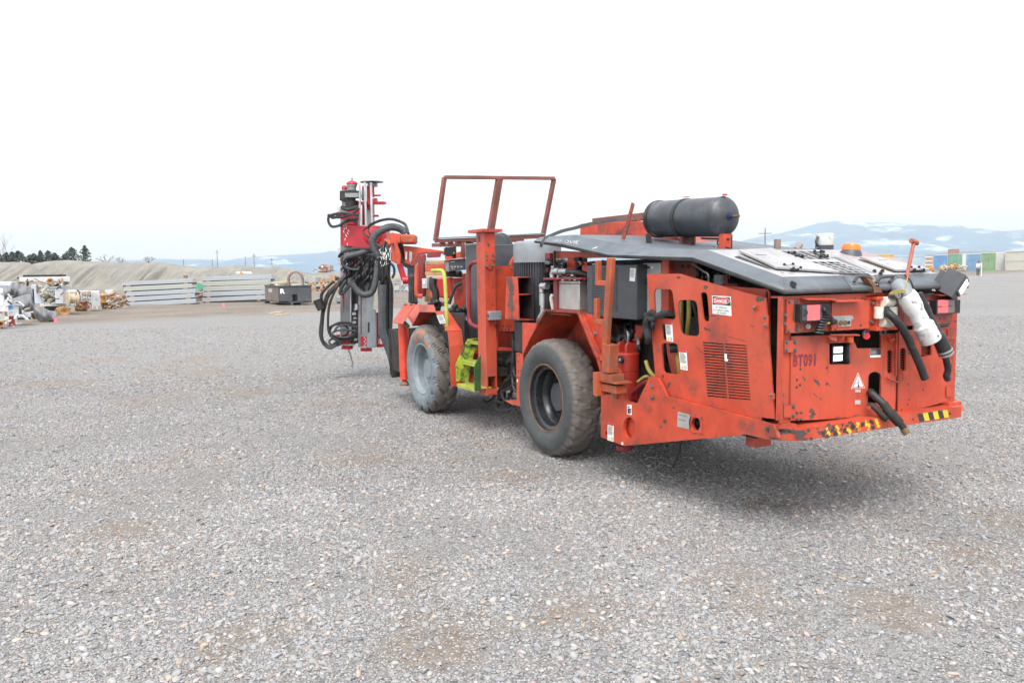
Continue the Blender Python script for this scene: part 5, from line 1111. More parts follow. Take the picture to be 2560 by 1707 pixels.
part('front_jack', jg, [mat('red_orange_tube', (.66, .062, .028), .4, dirt=.5, dscale=5), RUST])
bl = MB().prism([V(-.1, 4.02, .95), V(1.72, 4.02, .95), V(1.72, 3.95, .36), V(-.1, 3.95, .30), V(-.1, 4.0, .36)], (0, .04, 0)).mat(0)
for z in (.42,): bl.bolt(V(-.05, 3.94, z), (0, -1, 0), .02, .02)
part('blade', bl, [DARK], None)
part('blade', MB().prism([m(*q, t=-.1) for q in [cB(1100, 910), cB(1228, 962), cB(1250, 1535), cB(1130, 1470)]], (.03, 0, 0)), DARK)

# steps: treads run fore and aft between two stringers
s_l, s_r = m(*cD(820, 1105), t=-.14).y, m(*cD(1042, 1140), t=-.14).y
sl_ = MB().prism([m(*cD(*q), s=s_l) for q in [(962, 545), (1100, 528), (1100, 620), (1045, 700), (1000, 860), (965, 1080), (815, 1075), (810, 858)]], (0, .012, 0))
steps = part('access_step', sl_, LIMESTEP); steps['label'] = 'worn lime yellow access steps with three treads'
for q0, q1, v1_, d in (((820, 1105), (1042, 1140), 1145, .2), ((895, 805), (1052, 828), 860, .12), ((985, 562), (1096, 566), 600, .06)):
    a = m(*cD(*q0), s=s_l); h = a.z - m(*cD(q0[0], v1_), s=s_l).z; b = V(a.x, m(*cD(*q1), t=a.x).y, a.z); mb = MB()
    mb.prism([a, b, b + V(d, 0, 0), a + V(d, 0, 0)], (0, 0, -.01)).prism([a - V(0, 0, .01), b - V(0, 0, .01), b - V(0, 0, h), a - V(0, 0, h)], (.008, 0, 0)).mat(1)
    for i in range(11):
        p = a.lerp(b, (i + .5) / 11); mb.cyl(V(p.x - .0012, p.y, p.z - h * .5), V(p.x, p.y, p.z - h * .5), .0055, n=8)
        for k in range(3):
            q = p + V(d * (.2 + .3 * k), 0, .0006); mb.add([q + V(-.012, -.006, 0), q + V(.012, -.006, 0), q + V(.012, .006, 0), q + V(-.012, .006, 0)], [(0, 1, 2, 3)])
    mb.build('tread', [LIME, SIGNBLK], steps)
MB().prism([m(*cD(*q), s=s_r - .002) for q in [(1118, 740), (1118, 1195), (1042, 1195), (1036, 900), (1052, 850)]], (0, -.012, 0)).build('side_plate', GREEN, steps)
part('step_backing', MB().box((.2, m(1165, 900, t=.1).y - .25, .42), (.23, m(1165, 900, t=.1).y + .15, .78)), REDD)
# yellow handrail, red handrail
hr = MB().tube([m(*cC(*q), t=-.12) for q in [(675, 655), (760, 650), (820, 662), (848, 740), (862, 950), (875, 1250), (880, 1490)]], .021, 12, 6).mat(1).box(m(*cC(820, 1490), t=-.14), m(*cC(935, 1505), t=-.1) + V(.08, 0, -.01))
part('handrail', hr, [LIME, BLACK])['label'] = 'lime yellow bent grab rail'
hr = MB().tube([m(*cC(*q), t=.02) for q in [(1325, 535), (1250, 540), (1200, 590), (1186, 700), (1195, 1000), (1192, 1280), (1215, 1390), (1300, 1440), (1330, 1450)]], .022, 12, 6)
part('handrail', hr, REDD)['label'] = 'dark red bent grab rail beside the column'

r6 = random.Random(21)
def fitting(p, box):
    mb = MB(); mb = mb.box(p, p + V(.05, .03 + .08 * r6.random(), .03 + .06 * r6.random())) if box else mb.cyl(p, p + V(-.04, .02, .01), .012 + .012 * r6.random(), n=10)
    part('pipe_fitting', mb, r6.choice((STEEL, ALU, DARK, REDD)))
def bayhose(a, b, c, e, r, mt_): part('bay_hose', MB().tube([a, b, c] + ([e] if e else []), r, 6), mt_)
for k in range(24):
    x, y = 660 + 560 * r6.random(), 470 + 240 * r6.random(); d0 = .3 + .3 * r6.random()
    bayhose(m(*cG(x, y), t=d0), m(*cG(x + 90 * r6.random() - 30, y + 60 * r6.random()), t=d0 - .05), m(*cG(x + 160 * r6.random(), y + 90 * r6.random()), t=d0 + .05), m(*cG(x + 60, y + 200), t=d0 + .1), .009 + .014 * r6.random(), RUBBER if k % 4 else ALU)
for k in range(12): fitting(m(*cG(700 + 520 * r6.random(), 500 + 220 * r6.random()), t=.28 + .1 * r6.random()), True)
for k in range(20):
    x, y = 300 + 300 * r6.random(), 830 + 420 * r6.random(); d0 = .25 + .12 * r6.random()
    bayhose(m(*cL(x, y), t=d0), m(*cL(x + 60 * r6.random() - 30, y + 90), t=d0 - .06), m(*cL(x + 80 * r6.random() - 40, y + 220), t=d0 + .04), None, .008 + .012 * r6.random(), (RUBBER, RUBBER, RUBBER, ALU, ORANGED)[k % 5])
for k in range(14): fitting(m(*cL(300 + 300 * r6.random(), 830 + 420 * r6.random()), t=.22 + .1 * r6.random()), False)
for k in range(14):
    x, y = 1330 + 190 * r6.random(), 720 + 560 * r6.random(); bayhose(m(*cD(x, y), t=.4), m(*cD(x + 30, y + 80), t=.32), m(*cD(x - 20 + 50 * r6.random(), y + 200), t=.4), None, .01 + .012 * r6.random(), RUBBER)

# ---- operator place
DC = 10.2     # metres in front of the camera: middle of the operator's place
def db(name, q0, q1, d, dep, mt, bev=.006, parent=None):
    a, b = m(*q0, d=d), m(*q1, d=d); mb = MB()
    r = Vector((math.cos(TH), -math.sin(TH), 0)); f = Vector((math.sin(TH), math.cos(TH), 0))   # camera right / away, in rig axes
    wd = (b - a).dot(r)
    P = [a, a + r * wd, V((a + r * wd).x, (a + r * wd).y, b.z), V(a.x, a.y, b.z)]
    mb.prism(P, f * dep); return part(name, mb, mt, parent, bev)
def dpoly(mb, pts, d, dep): 
    f = Vector((math.sin(TH), math.cos(TH), 0)); return mb.prism([m(*q, d=d) for q in pts], f * dep)
ca, cb_2 = m(1165, 650, t=.28), m(1196, 850, t=.28)
con = MB().box((.28, m(1165, 700, t=.28).y, m(1170, 905, t=.28).z), (1.0, m(1196, 700, t=.28).y, m(1180, 612, t=.28).z)); part('operator_console', con, DGREY, None, .01)
scn = MB(); dpoly(scn, [cC(1130, 280), cC(1310, 268), cC(1320, 420), cC(1330, 560), cC(1230, 540), cC(1140, 440)], 9.75, .3)
sc2 = MB(); dpoly(sc2, [cC(1170, 288), cC(1305, 280), cC(1312, 412), cC(1220, 415)], 9.73, .02)
sp_ = part('display_housing', scn, GREY, None, .006); sc2.build('display', SCREEN, sp_)
lv = MB()
for k in range(4): p = m(*cC(1180 + 30 * k, 480 + 20 * k), d=9.8); lv.mat(0).cyl(p, p + V(.02 * (k % 2), .01, .16), .012).lathe(p + V(.02 * (k % 2), .01, .16), (0, 0, 1), [(.0, 0), (.025, .01), (.025, .05), (0, .06)], 14)
part('joystick', lv, BLACK)
sd_ = MB(); prof = [(1537, 580), (1560, 300), (1520, 150), (1600, 118), (1690, 125), (1740, 160), (1800, 280), (1880, 350), (1890, 410), (1780, 470), (1750, 580)]
# seat back: rounded shell with padded edge
sd1 = MB(); dpoly(sd1, [cC(*q) for q in [(1500, 600), (1500, 150), (1560, 120), (1640, 125), (1700, 180), (1740, 300), (1745, 600)]], 9.6, .1)
seat = part('seat', sd1, SEAT, None, .025)
sd3 = MB(); dpoly(sd3, [cC(*q) for q in [(1600, 130), (1640, 122), (1690, 130), (1745, 168), (1800, 275), (1870, 345), (1888, 385), (1870, 420), (1790, 460), (1760, 590), (1730, 590), (1735, 300), (1700, 200)]], 9.68, .16); sd3.build('seat_side', SEAT, seat).modifiers.new('bevel', 'BEVEL').width = .03
MB().box(m(*cC(1690, 480), d=9.58), m(*cC(1730, 585), d=9.58) + V(.02, .02, 0)).cyl(m(*cC(1720, 450), d=9.58), m(*cC(1720, 580), d=9.58), .02).build('seat_bracket', DARK, seat)
MB().box((.45, 1.5, .75), (1.1, 2.0, 1.1)).box((.5, 1.45, 1.1), (1.05, 1.95, 1.2)).build('seat_base', BLACK, seat, .02)
part('arm_tube', MB().tube([m(*cC(1775, 580), d=9.3), m(*cC(1795, 520), d=9.3), m(*cC(1840, 465), d=9.3), m(*cC(1890, 430), d=9.35), m(*cC(1960, 420), d=9.5)], .026, 12), ORANGE)
part('cab_floor', MB().box((.05, 1.35, .58), (1.65, 2.7, .66)).box((.9, 1.4, .66), (1.65, 2.3, 1.5)), DARK)
part('far_side_panel', MB().box((WID - .15, 1.2, .6), (WID - .1, 2.6, 1.55)), ORANGED)
# control box, tank, filter boxes left of the console
ctl = MB(); dpoly(ctl, [cC(908, 520), cC(1140, 490), cC(1138, 640), (cC(910, 668))], 10.0, .22)
cbx = part('control_box', ctl, DGREY, None, .006)
k_ = MB(); dpoly(k_, [cC(860, 525), cC(908, 520), cC(910, 668), cC(868, 660)], 9.998, .22); k_.mat(1)
p = m(*cC(965, 630), d=9.97); k_.lathe(p, (0, -1, 0), [(.018, 0), (.018, .03), (0, .03)], 12).mat(2)
for i in range(4): dpoly(k_, [cC(935 + 45 * i, 590), cC(960 + 45 * i, 587), cC(960 + 45 * i, 605), cC(935 + 45 * i, 608)], 9.995, .004)
dpoly(k_, [cC(930, 528), cC(990, 520), cC(990, 532), cC(930, 540)], 9.995, .004)
k_.build('box_face', [GREY, STEEL, LGREY], cbx)
fr2 = MB(); dpoly(fr2, [cC(840, 508), cC(1130, 478), cC(1140, 492), cC(845, 522)], 9.98, .26); part('box_lid', fr2, BROWNRED)
dct = MB(); dpoly(dct, [cC(860, 660), cC(1080, 660), cC(1090, 750), cC(870, 740)], 10.15, .25); dpoly(dct, [cC(1000, 665), cC(1080, 650), cC(1020, 720)], 10.0, .05); part('valve_block', dct, DARK, None, .01)
tnk = MB(); dpoly(tnk, [cC(725, 760), cC(962, 745), cC(965, 1000), cC(890, 1045), cC(720, 1020)], 10.4, .35); part('red_oil_tank', tnk, mat('bright_red_paint', (.5, .02, .016), .35, var=.12, dirt=.4, dthr=.6), None, .015)
for (y0, y1, mt_, nm) in ((520, 572, WOOD, 'timber_strip'), (575, 668, ORANGE, 'orange_strip'), (672, 722, WOOD, 'timber_strip')):
    s_ = MB(); dpoly(s_, [cC(570, y0), cC(850, y0 - 8), cC(850, y1 - 6), cC(575, y1)], 10.7, .4); part(nm, s_, mt_, None, .006)
dm = MB(); dpoly(dm, [cC(480, 440), cC(560, 420), cC(560, 1000), cC(480, 1000), cC(460, 640)], 10.9, .3); dpoly(dm, [cC(470, 760), cC(720, 760), cC(720, 1010), cC(480, 1020)], 11.1, .1); part('boom_support', dm, REDD, None, .01)
fr3 = MB().tube([m(*cC(460, 570), d=10.7), m(*cC(455, 700), d=10.7), m(*cC(455, 940), d=10.7), m(*cC(470, 1000), d=10.7), m(*cC(540, 1010), d=10.7)], .03, 8, 3); part('orange_frame', fr3, ORANGE)
gbx = db('switch_box', cC(530, 765), cC(608, 902), 10.55, .12, LGREY); dpoly(MB(), [cC(610, 765), cC(650, 775), cC(650, 890), cC(610, 900)], 10.56, .1).build('box_side', GREY, gbx)
m5 = MB(); dpoly(m5, [cC(545, 800), cC(575, 798), cC(575, 840), cC(545, 842)], 10.54, .008); m5.build('box_label', WHITE, gbx)
vb = MB(); dpoly(vb, [cC(590, 915), cC(650, 905), cC(650, 1010), cC(590, 1010)], 10.5, .1); 
for k in range(6): vb.cyl(m(*cC(580 + 22 * k, 1010), d=10.5), m(*cC(582 + 21 * k, 1090), d=10.5), .012 + .006 * (k % 2), n=8)
vb.cyl(m(*cC(655, 740), d=10.48), m(*cC(650, 1090), d=10.48), .02, n=10).mat(1).tube([m(*cC(690, 760), d=10.4), m(*cC(680, 850), d=10.4), m(*cC(720, 960), d=10.4), m(*cC(720, 1080), d=10.4)], .05, 9).mat(2).tube([m(*cC(665, 940), d=10.4), m(*cC(670, 1010), d=10.4), m(*cC(700, 1040), d=10.4)], .03, 8)
part('valve_block', vb, [BRASS, RUBBER, ORANGE])
bx = db('blue_box', cC(606, 1098), cC(690, 1235), 10.0, .25, BLUE); bxd = MB(); dpoly(bxd, [cC(655, 1090), cC(780, 1095), cC(775, 1225), cC(660, 1222)], 9.99, .2); bxd.tube([m(*cC(700, 1120), d=9.97), m(*cC(740, 1090), d=9.95), m(*cC(770, 1120), d=9.97), m(*cC(760, 1190), d=9.98)], .03, 8).mat(1); dpoly(bxd, [cC(655, 1165), cC(668, 1165), cC(668, 1195), cC(655, 1195)], 9.985, .003); dpoly(bxd, [cC(702, 1168), cC(718, 1168), cC(718, 1205), cC(702, 1205)], 9.985, .003); bxd.build('black_valve', [BLACK, WHITE], bx)
fl2 = MB(); dpoly(fl2, [cC(780, 1100), cC(840, 1110), cC(840, 1150), cC(770, 1160)], 10.1, .3); part('fender_bracket', fl2, REDD)
bg_ = MB(); rnd2 = random.Random(3)
for k in range(10):
    x, y = 890 + 250 * rnd2.random(), 1170 + 90 * rnd2.random(); bg_.tube([m(*cC(x, y), d=9.7), m(*cC(x + 40 * rnd2.random(), y - 30), d=9.65), m(*cC(x + 70, y + 60), d=9.7)], .03, 7)
dpoly(bg_, [cC(900, 1200), cC(1100, 1190), cC(1120, 1300), cC(1000, 1360), cC(915, 1280)], 9.75, .15)
part('hose_bundle', bg_, RUBBER)
rp_ = MB(); dpoly(rp_, [cC(905, 1240), cC(1120, 1240), cC(1195, 1450), cC(1260, 1580), cD(1040, 530), cD(950, 570), cD(880, 620), cC(1040, 1500)], 9.62, .05); rp_.mat(1)
dpoly(rp_, [cC(1000, 1370), cC(1060, 1340), cC(1145, 1350), cC(1100, 1450), cC(1010, 1450)], 9.5, .12)
dpoly(rp_, [cC(1130, 1250), cC(1145, 1250), cC(1275, 1560), cC(1255, 1570)], 9.6, .05)
part('floor_ramp', rp_, [DGREY, BLACK])
rc = MB(); dpoly(rc, [cC(965, 760), cC(1090, 755), cC(1110, 1185), cC(985, 1165)], 10.3, .12); dpoly(rc, [cC(1090, 700), cC(1142, 690), cC(1150, 1240), cC(1108, 1225)], 10.1, .15); rc.mat(1).tube([m(*cC(910, 1120), d=10.0), m(*cC(950, 1000), d=10.0), m(*cC(1000, 880), d=10.0), m(*cC(1090, 825), d=10.0)], .022, 8); part('cab_pillar', rc, [ORANGED, RUBBER], None)
ub = MB(); dpoly(ub, [cC(668, 272), cC(1130, 265), cC(1130, 315), cC(668, 320)], 10.0, .08); dpoly(ub, [cC(1075, 318), cC(1130, 315), cC(1130, 480), cC(1075, 470)], 10.0, .08); dpoly(ub, [cC(960, 318), cC(1010, 318), cC(1010, 480), cC(955, 480)], 10.1, .05); part('canopy_bracket', ub, BROWNRED, None, .004)
lmp = MB(); dpoly(lmp, [cC(838, 345), cC(860, 325), cC(1000, 320), cC(1000, 420), cC(960, 450), cC(860, 450), cC(842, 420)], 9.95, .12); lmp.mat(1); dpoly(lmp, [cC(968, 400), cC(985, 395), cC(992, 415), cC(975, 420)], 9.94, .01); part('work_lamp', lmp, [BLACK, YELLOW], None, .01)['label'] = 'black work lamp under the canopy bracket'
rtb = MB(); dpoly(rtb, [cC(850, 455), cC(1080, 380), cC(1310, 400), cC(1310, 440), cC(860, 500)], 10.6, .2); part('boom_fairing', rtb, ORANGE)

# ---- canopy frame (tilted roof frame)
cn = MB(); SC = 2.35
TLc, TRc, BLc, BRc = m(*cE(215, 95), s=SC - .1), m(*cE(2110, 115), s=SC - .1), m(*cE(60, 1195), s=SC), m(*cE(1915, 1120), s=SC)
upv = (TLc - BLc).normalized()
def bar(a, b, wd, ht): cn.beam(a, b, wd, ht, (0, 1, 0))
up1 = V(0, 0, 1)
fwid = .045
for a, b in ((BLc, TLc), (BRc, TRc)): cn.beam(a, b, .05, .042, (1, .2, 0))
cn.beam(TLc, TRc, .06, .034, (0, 0, 1)); cn.beam(BLc, BRc, .06, .04, (0, 0, 1))
mt_, mb_2 = m(*cE(1165, 118), s=SC - .1), m(*cE(985, 1190), s=SC); cn.beam(mb_2, mt_, .05, .08, (1, .2, 0))
can = part('canopy_frame', cn, BROWNRED, None, .003); can['label'] = 'rusty red two-pane canopy frame without glass'
glt = MB().beam(TLc + V(0, 0, .021), TRc + V(0, 0, .021), .062, .008, (0, 0, 1)); glt.build('top_trim', STEEL, can)
MB().beam(BLc + V(0, -.02, .032), BRc + V(0, -.02, .032), .06, .012, (0, 0, 1)).build('sill_trim', mat('green_grey_trim', (.16, .2, .19), .5, var=.2), can)
cn2 = MB()
a, b = m(*cE(0, 1265), s=SC + .15), m(*cE(1500, 1215), s=SC + .15); 
a, b = m(*cE(420, 1205), s=SC + .2), m(*cE(1560, 1190), s=SC + .2); cn2.beam(a, b, .1, .03)
for x in (100, 240, 380, 1600): a = m(*cE(x + 60, 1195), s=SC); cn2.box(a, a + V(.05, .05, -.06))
cn2.beam(m(*cE(1370, 1130), s=SC + .3), m(*cE(1900, 1100), s=SC + .3), .1, .06).beam(m(*cE(1370, 1180), s=SC + .3), m(*cE(1560, 1175), s=SC + .3), .1, .04)
cn2.build('canopy_rail', BROWNRED, can)
for x, wd_ in ((1480, .03),): pass

# ---- boom, slew block, arm
bm2 = MB(); dpoly(bm2, [cC(440, 320), cC(850, 380), cC(850, 440), cC(780, 400), cC(600, 400), cC(480, 425), cC(400, 590), cC(290, 545), cC(275, 305)], 11.6, .4)
boom = part('boom', bm2, ORANGE, None, .012)
bt2 = MB(); dpoly(bt2, [cC(605, 395), cC(780, 388), cC(765, 460), cC(600, 470)], 11.3, .3); bt2.build('boom_underside', REDD, boom)
pt = MB(); dpoly(pt, [cC(355, 380), cC(395, 395), cC(392, 500), cC(365, 550), cC(352, 500)], 11.58, .02); pt.mat(1); dpoly(pt, [cC(300, 385), cC(325, 392), cC(320, 500), cC(300, 495)], 11.585, .01); pt.build('cover_plate', [STEEL, WHITE], boom)
sb2 = MB(); dpoly(sb2, [cC(232, 140), cC(432, 145), cC(432, 275), cC(225, 278)], 11.4, .35); part('slew_block', sb2, RUSTOR, None, .03)
ar = MB(); dpoly(ar, [cC(60, 130), cC(120, 120), cC(235, 140), cC(230, 270), cC(150, 270), cC(100, 290), cC(75, 200)], 11.5, .3); dpoly(ar, [cC(130, 215), cC(160, 210), cC(232, 430), cC(225, 570), cC(185, 570), cC(165, 520)], 11.35, .08); dpoly(ar, [cC(95, 290), cC(140, 280), cC(180, 560), cC(100, 520)], 11.6, .15); part('link_arm', ar, ORANGE, None, .01)
rdc = MB().cyl(m(*cC(215, 560), d=11.5), m(*cC(285, 780), d=11.5), .042, n=12).cyl(m(*cC(265, 790), d=11.45), m(*cC(345, 785), d=11.45), .055, n=14).mat(1).cyl(m(*cC(345, 790), d=11.45), m(*cC(440, 790), d=11.45), .02, n=8); part('tilt_cylinder', rdc, [RED, STEEL])
vh_ = MB().tube([m(*cC(215, 280), d=11.8), m(*cC(250, 500), d=11.8), m(*cC(375, 590), d=11.7), m(*cC(385, 720), d=11.7), m(*cC(400, 900), d=11.6), m(*cC(420, 1110), d=11.5)], .058, 14).mat(1)
for x in (365, 395, 430): vh_.tube([m(*cC(x, 740), d=11.4), m(*cC(x + 4, 900), d=11.4), m(*cC(x, 1100), d=11.4)], .025, 7)
part('wrapped_hose', vh_, [WRAP, RUBBER])
bs = MB().tube([m(*cA(1030, 1020), d=12.5), m(*cA(1090, 1040), d=12.45), m(*cA(1110, 1080), d=12.4)], .04, 8).box(m(*cA(980, 1020), d=12.5), m(*cA(1075, 1065), d=12.5) + V(0, .15, 0)); part('hose_hook', bs, ORANGE)
# boom extension hidden behind the cables, linking boom and drill mast
part('boom', MB().beam(m(1000, 640, d=12.75), m(910, 645, d=13.5), .1, .1), DARK, None, .02)

# ================================================================== DRILL MAST
DM = 13.2
def mpoly(mb, c, pts, d, dep): return dpoly(mb, [c(*q) for q in pts], d, dep)
def mrect(mb, c, x0, y0, x1, y1, d, dep): return mpoly(mb, c, [(x0, y0), (x1, y0), (x1, y1), (x0, y1)], d, dep)
def mcyl(mb, c, x, y0, y1, hw, d, n=20, r2=None):
    a, b = m(*c(x, y1), d=d), m(*c(x, y0), d=d); r = (m(*c(x + hw, y0), d=d) - m(*c(x, y0), d=d)).length
    return mb.lathe(V(a.x, a.y, a.z), (0, 0, 1), [(r, 0), (r, b.z - a.z)], n)
def dome(mb, c, x, y0, y1, hw, d):
    a, b = m(*c(x, y1), d=d), m(*c(x, y0), d=d); r = (m(*c(x + hw, y0), d=d) - m(*c(x, y0), d=d)).length; h = b.z - a.z
    return mb.lathe(a, (0, 0, 1), [(r, 0)] + [(r * math.cos(k * .26), h * (.15 + .85 * math.sin(k * .26))) for k in range(1, 6)] + [(0, h)], 24)
mast = MB(); mrect(mast, cA, 395, 560, 640, 800, DM + .1, .25); mrect(mast, cA, 395, 790, 540, 1330, DM + .1, .22); mrect(mast, cB, 395, 0, 555, 1000, DM + .1, .22); mast.mat(1)
mrect(mast, cB, 530, 320, 552, 990, DM - .02, .24)
mrect(mast, cA, 355, 545, 400, 640, DM + .09, .05); mrect(mast, cA, 358, 1125, 405, 1340, DM + .08, .06)
mst = part('drill_mast', mast, [ALU, STEEL], None, .004); mst['label'] = 'left grey feed mast with red ends'
mm = MB(); mrect(mm, cB, 645, 180, 780, 1165, DM - .12, .24); mm.mat(1); mpoly(mm, cB, [(775, 80), (858, 80), (858, 430), (840, 610), (885, 640), (890, 1150), (765, 1168), (765, 620)], DM - .2, .1)
mm.mat(2); mrect(mm, cB, 780, 815, 805, 955, DM - .21, .01); mm.mat(3); mrect(mm, cB, 680, 460, 692, 980, DM - .13, .02)
for k in range(8): mm.mat(1).cyl(m(*cB(885, 680 + 60 * k), d=DM - .15), m(*cB(900, 680 + 60 * k), d=DM - .15), .03, n=10)
m2 = part('drill_mast', mm, [ALU, GREY, BLACK, REDD], None, .004); m2['label'] = 'right grey feed mast with a slotted bright tube'
re_ = MB(); ru = MB(); mrect(ru, cB, 890, 680, 925, 1130, DM + .2, .2); mrect(ru, cB, 905, 1120, 1000, 1165, DM + .1, .15); part('feed_carriage', ru, RED); ru = MB(); mpoly(ru, cB, [(430, 140), (470, 100), (490, 170), (460, 215), (430, 190)], DM - .1, .1); part('hose_clamp', ru, RED); re_ = MB(); mrect(re_, cB, 425, 990, 520, 1135, DM - .03, .25); mcyl(re_, cB, 495, 1140, 1187, 82, DM + .05); re_.mat(1); mrect(re_, cB, 415, 1125, 580, 1142, DM - .04, .26); part('mast_foot', re_, [RED, STEEL]); re_ = MB(); mrect(re_, cB, 680, 1012, 762, 1160, DM - .15, .25); mcyl(re_, cB, 760, 1172, 1217, 80, DM)
re_.mat(1); mrect(re_, cB, 690, 1155, 870, 1172, DM - .16, .28); 
part('hose_clamp', dpoly(MB(), [cB(340, 990), cB(375, 990), cB(375, 1070), cB(340, 1070)], DM - .06, .1), RED); part('red_spear', dpoly(MB(), [cB(420, 400), cB(455, 400), cB(448, 600), cB(440, 690)], DM - .02, .02), RED)
for k in range(5): re_.mat(1).bolt(m(*cB(735 + 15 * (k % 2), 1030 + 28 * k), d=DM - .15), (-.46, -.88, 0), .012, .012)
part('mast_foot', re_, [RED, STEEL])
rblk = MB(); a = m(*cA(545, 1100), d=DM + .05); b = m(*cA(545, 808), d=DM + .05); rr_ = .14
mpoly(rblk, cA, [(398, 805), (980, 808), (1040, 860), (1040, 1060), (960, 1115), (580, 1115), (560, 1100), (405, 1085)], DM - .1, .4)
rblk.lathe(m(*cA(850, 950), d=DM - .1), (-.46, -.88, 0), [(.14, 0), (.14, .03), (.125, .04), (.0, .04)], 28)
mcyl(rblk, cA, 560, 760, 810, 75, DM + .05)
hdb = part('head_block', rblk, RED, None, .03)
yp = MB(); mrect(yp, cA, 815, 820, 832, 852, DM - .12, .01); yp.mat(1)
for k in range(9): blot(yp, m(*cA(440 + 130 * rnd.random(), 840 + 230 * rnd.random()), d=DM - .1015), (.88, -.46, 0), (0, 0, 1), .008, .03, rnd.uniform(-.5, .5), jag=.6)
yp.build('chipped_paint', [YELLOW, WHITE], hdb)
tp2 = MB(); dome(tp2, cA, 560, 178, 232, 80, DM); mcyl(tp2, cA, 560, 222, 236, 78, DM); dome(tp2, cA, 455, 240, 300, 44, DM + .15); dome(tp2, cA, 725, 240, 300, 28, DM + .2)
tp2.mat(1); mcyl(tp2, cA, 560, 138, 185, 14, DM, 10); mcyl(tp2, cA, 560, 232, 262, 72, DM); mcyl(tp2, cA, 560, 262, 318, 62, DM); mrect(tp2, cA, 460, 352, 655, 412, DM - .12, .24); mcyl(tp2, cA, 455, 300, 330, 40, DM + .15); mcyl(tp2, cA, 722, 300, 460, 25, DM + .2)
tp2.mat(2); mrect(tp2, cA, 470, 318, 655, 354, DM - .1, .2); mrect(tp2, cA, 386, 320, 465, 455, DM, .2); mcyl(tp2, cA, 545, 412, 560, 70, DM); mrect(tp2, cA, 430, 455, 640, 560, DM + .08, .1)
tp2.mat(1); mrect(tp2, cA, 415, 460, 470, 540, DM + .05, .1)
part('rotation_head', tp2, [RED, ALU, DARK], None, .003)
rd2 = MB()
for x, w_, y0, dd in ((683, 13, 225, 0), (758, 17, 200, -.05), (842, 17, 205, -.1)): mcyl(rd2, cA, x, y0, 812, w_, DM - .15 + dd, 14)
mcyl(rd2, cA, 800, 560, 800, 18, DM + .1, 12); part('guide_rod', rd2, STEEL)
tpl = MB(); a = m(*cA(835, 203), d=DM); tpl.lathe(a, (0, 0, 1), [(.19, 0), (.19, .012), (0, .012)], 28); mrect(tpl, cA, 775, 210, 900, 255, DM - .05, .15); part('top_plate', tpl, ALU)
rbk = MB(); mrect(rbk, cA, 650, 472, 1030, 505, DM - .1, .1); mcyl(rbk, cA, 850, 250, 412, 28, DM, 16); mrect(rbk, cA, 775, 430, 905, 470, DM, .12); mrect(rbk, cA, 875, 372, 962, 396, DM, .05); mrect(rbk, cA, 700, 500, 860, 800, DM + .12, .12); mrect(rbk, cA, 865, 655, 930, 685, DM + .05, .05); mcyl(rbk, cA, 800, 250, 600, 26, DM + .05)
for k in range(9): mrect(rbk, cA, 670 + 38 * k, 465, 690 + 38 * k, 515, DM - .12, .05)
mrect(rbk, cA, 500, 560, 660, 640, DM - .06, .1); mrect(rbk, cA, 400, 620, 640, 720, DM - .05, .1); rbk.mat(1); mrect(rbk, cA, 770, 590, 820, 800, DM, .1); mrect(rbk, cA, 860, 420, 905, 470, DM + .02, .12)
part('mast_bracket', rbk, [RED, ALU], None, .003)
# hoses and wraps
def wrap(name, pts, r, d=DM - .2, rings=None):
    P = [m(*q[:2], d=d + (q[2] if len(q) > 2 else 0)) for q in pts]; C_ = catmull(P, 10); n = len(C_)
    mb = MB().tube(C_, lambda f: r * (1 + .07 * ((f * n / 5) % 1)), 14, 0); return part(name, mb, WRAP)
wrap('wrapped_hose', [cA(930, 1230), cA(870, 1130), cA(850, 1010), cA(930, 900), cA(1090, 830), cA(1230, 850), cA(1310, 920)], .056, 12.6)
wrap('wrapped_hose', [cA(455, 1260), cA(520, 1230), cA(650, 1200), cA(780, 1160), cA(880, 1130), cA(940, 1090)], .046, 12.8)
wrap('wrapped_hose', [cB(560, 270), cB(600, 330), cB(680, 410), cB(760, 430), cB(840, 390), cB(885, 270), cB(910, 120), cB(920, 0)], .047, 12.5)
wrap('wrapped_hose', [cB(985, 290), cB(980, 500), cB(978, 800), cB(995, 980), cB(1050, 1130), cB(1100, 1270), cB(1145, 1450)], .054, 12.3)
r3 = random.Random(5)
hb2 = MB(); sp2 = MB()
for k in range(26):
    x = 935 + 150 * r3.random(); x2 = 930 + 190 * r3.random(); g = r3.random() * .3
    hb2.tube([m(*cA(1010 + 70 * r3.random(), 1020), d=12.45 + g), m(*cA(x + 30 * r3.random(), 1200), d=12.4 + g), m(*cA(x, 1500), d=12.4 + g), m(*cB(x2, 300), d=12.45 + g), m(*cB(x2 - 10 + 20 * r3.random(), 650), d=12.45 + g), m(*cB(min(1100, x2 + 40 * r3.random()), 950 + 120 * r3.random()), d=12.4 + g)], .0165, 7)
part('hose_bundle', hb2, RUBBER); sp2 = MB()
for k in range(44):
    x, y = 950 + 150 * r3.random(), 1150 + 230 * r3.random(); p = m(*cA(x, y), d=12.36); sp2.beam(p, p + V(0, 0, .045 * r3.random() + .008), .007, .007)
part('hose_print', sp2, WHITE)
hb3 = MB()
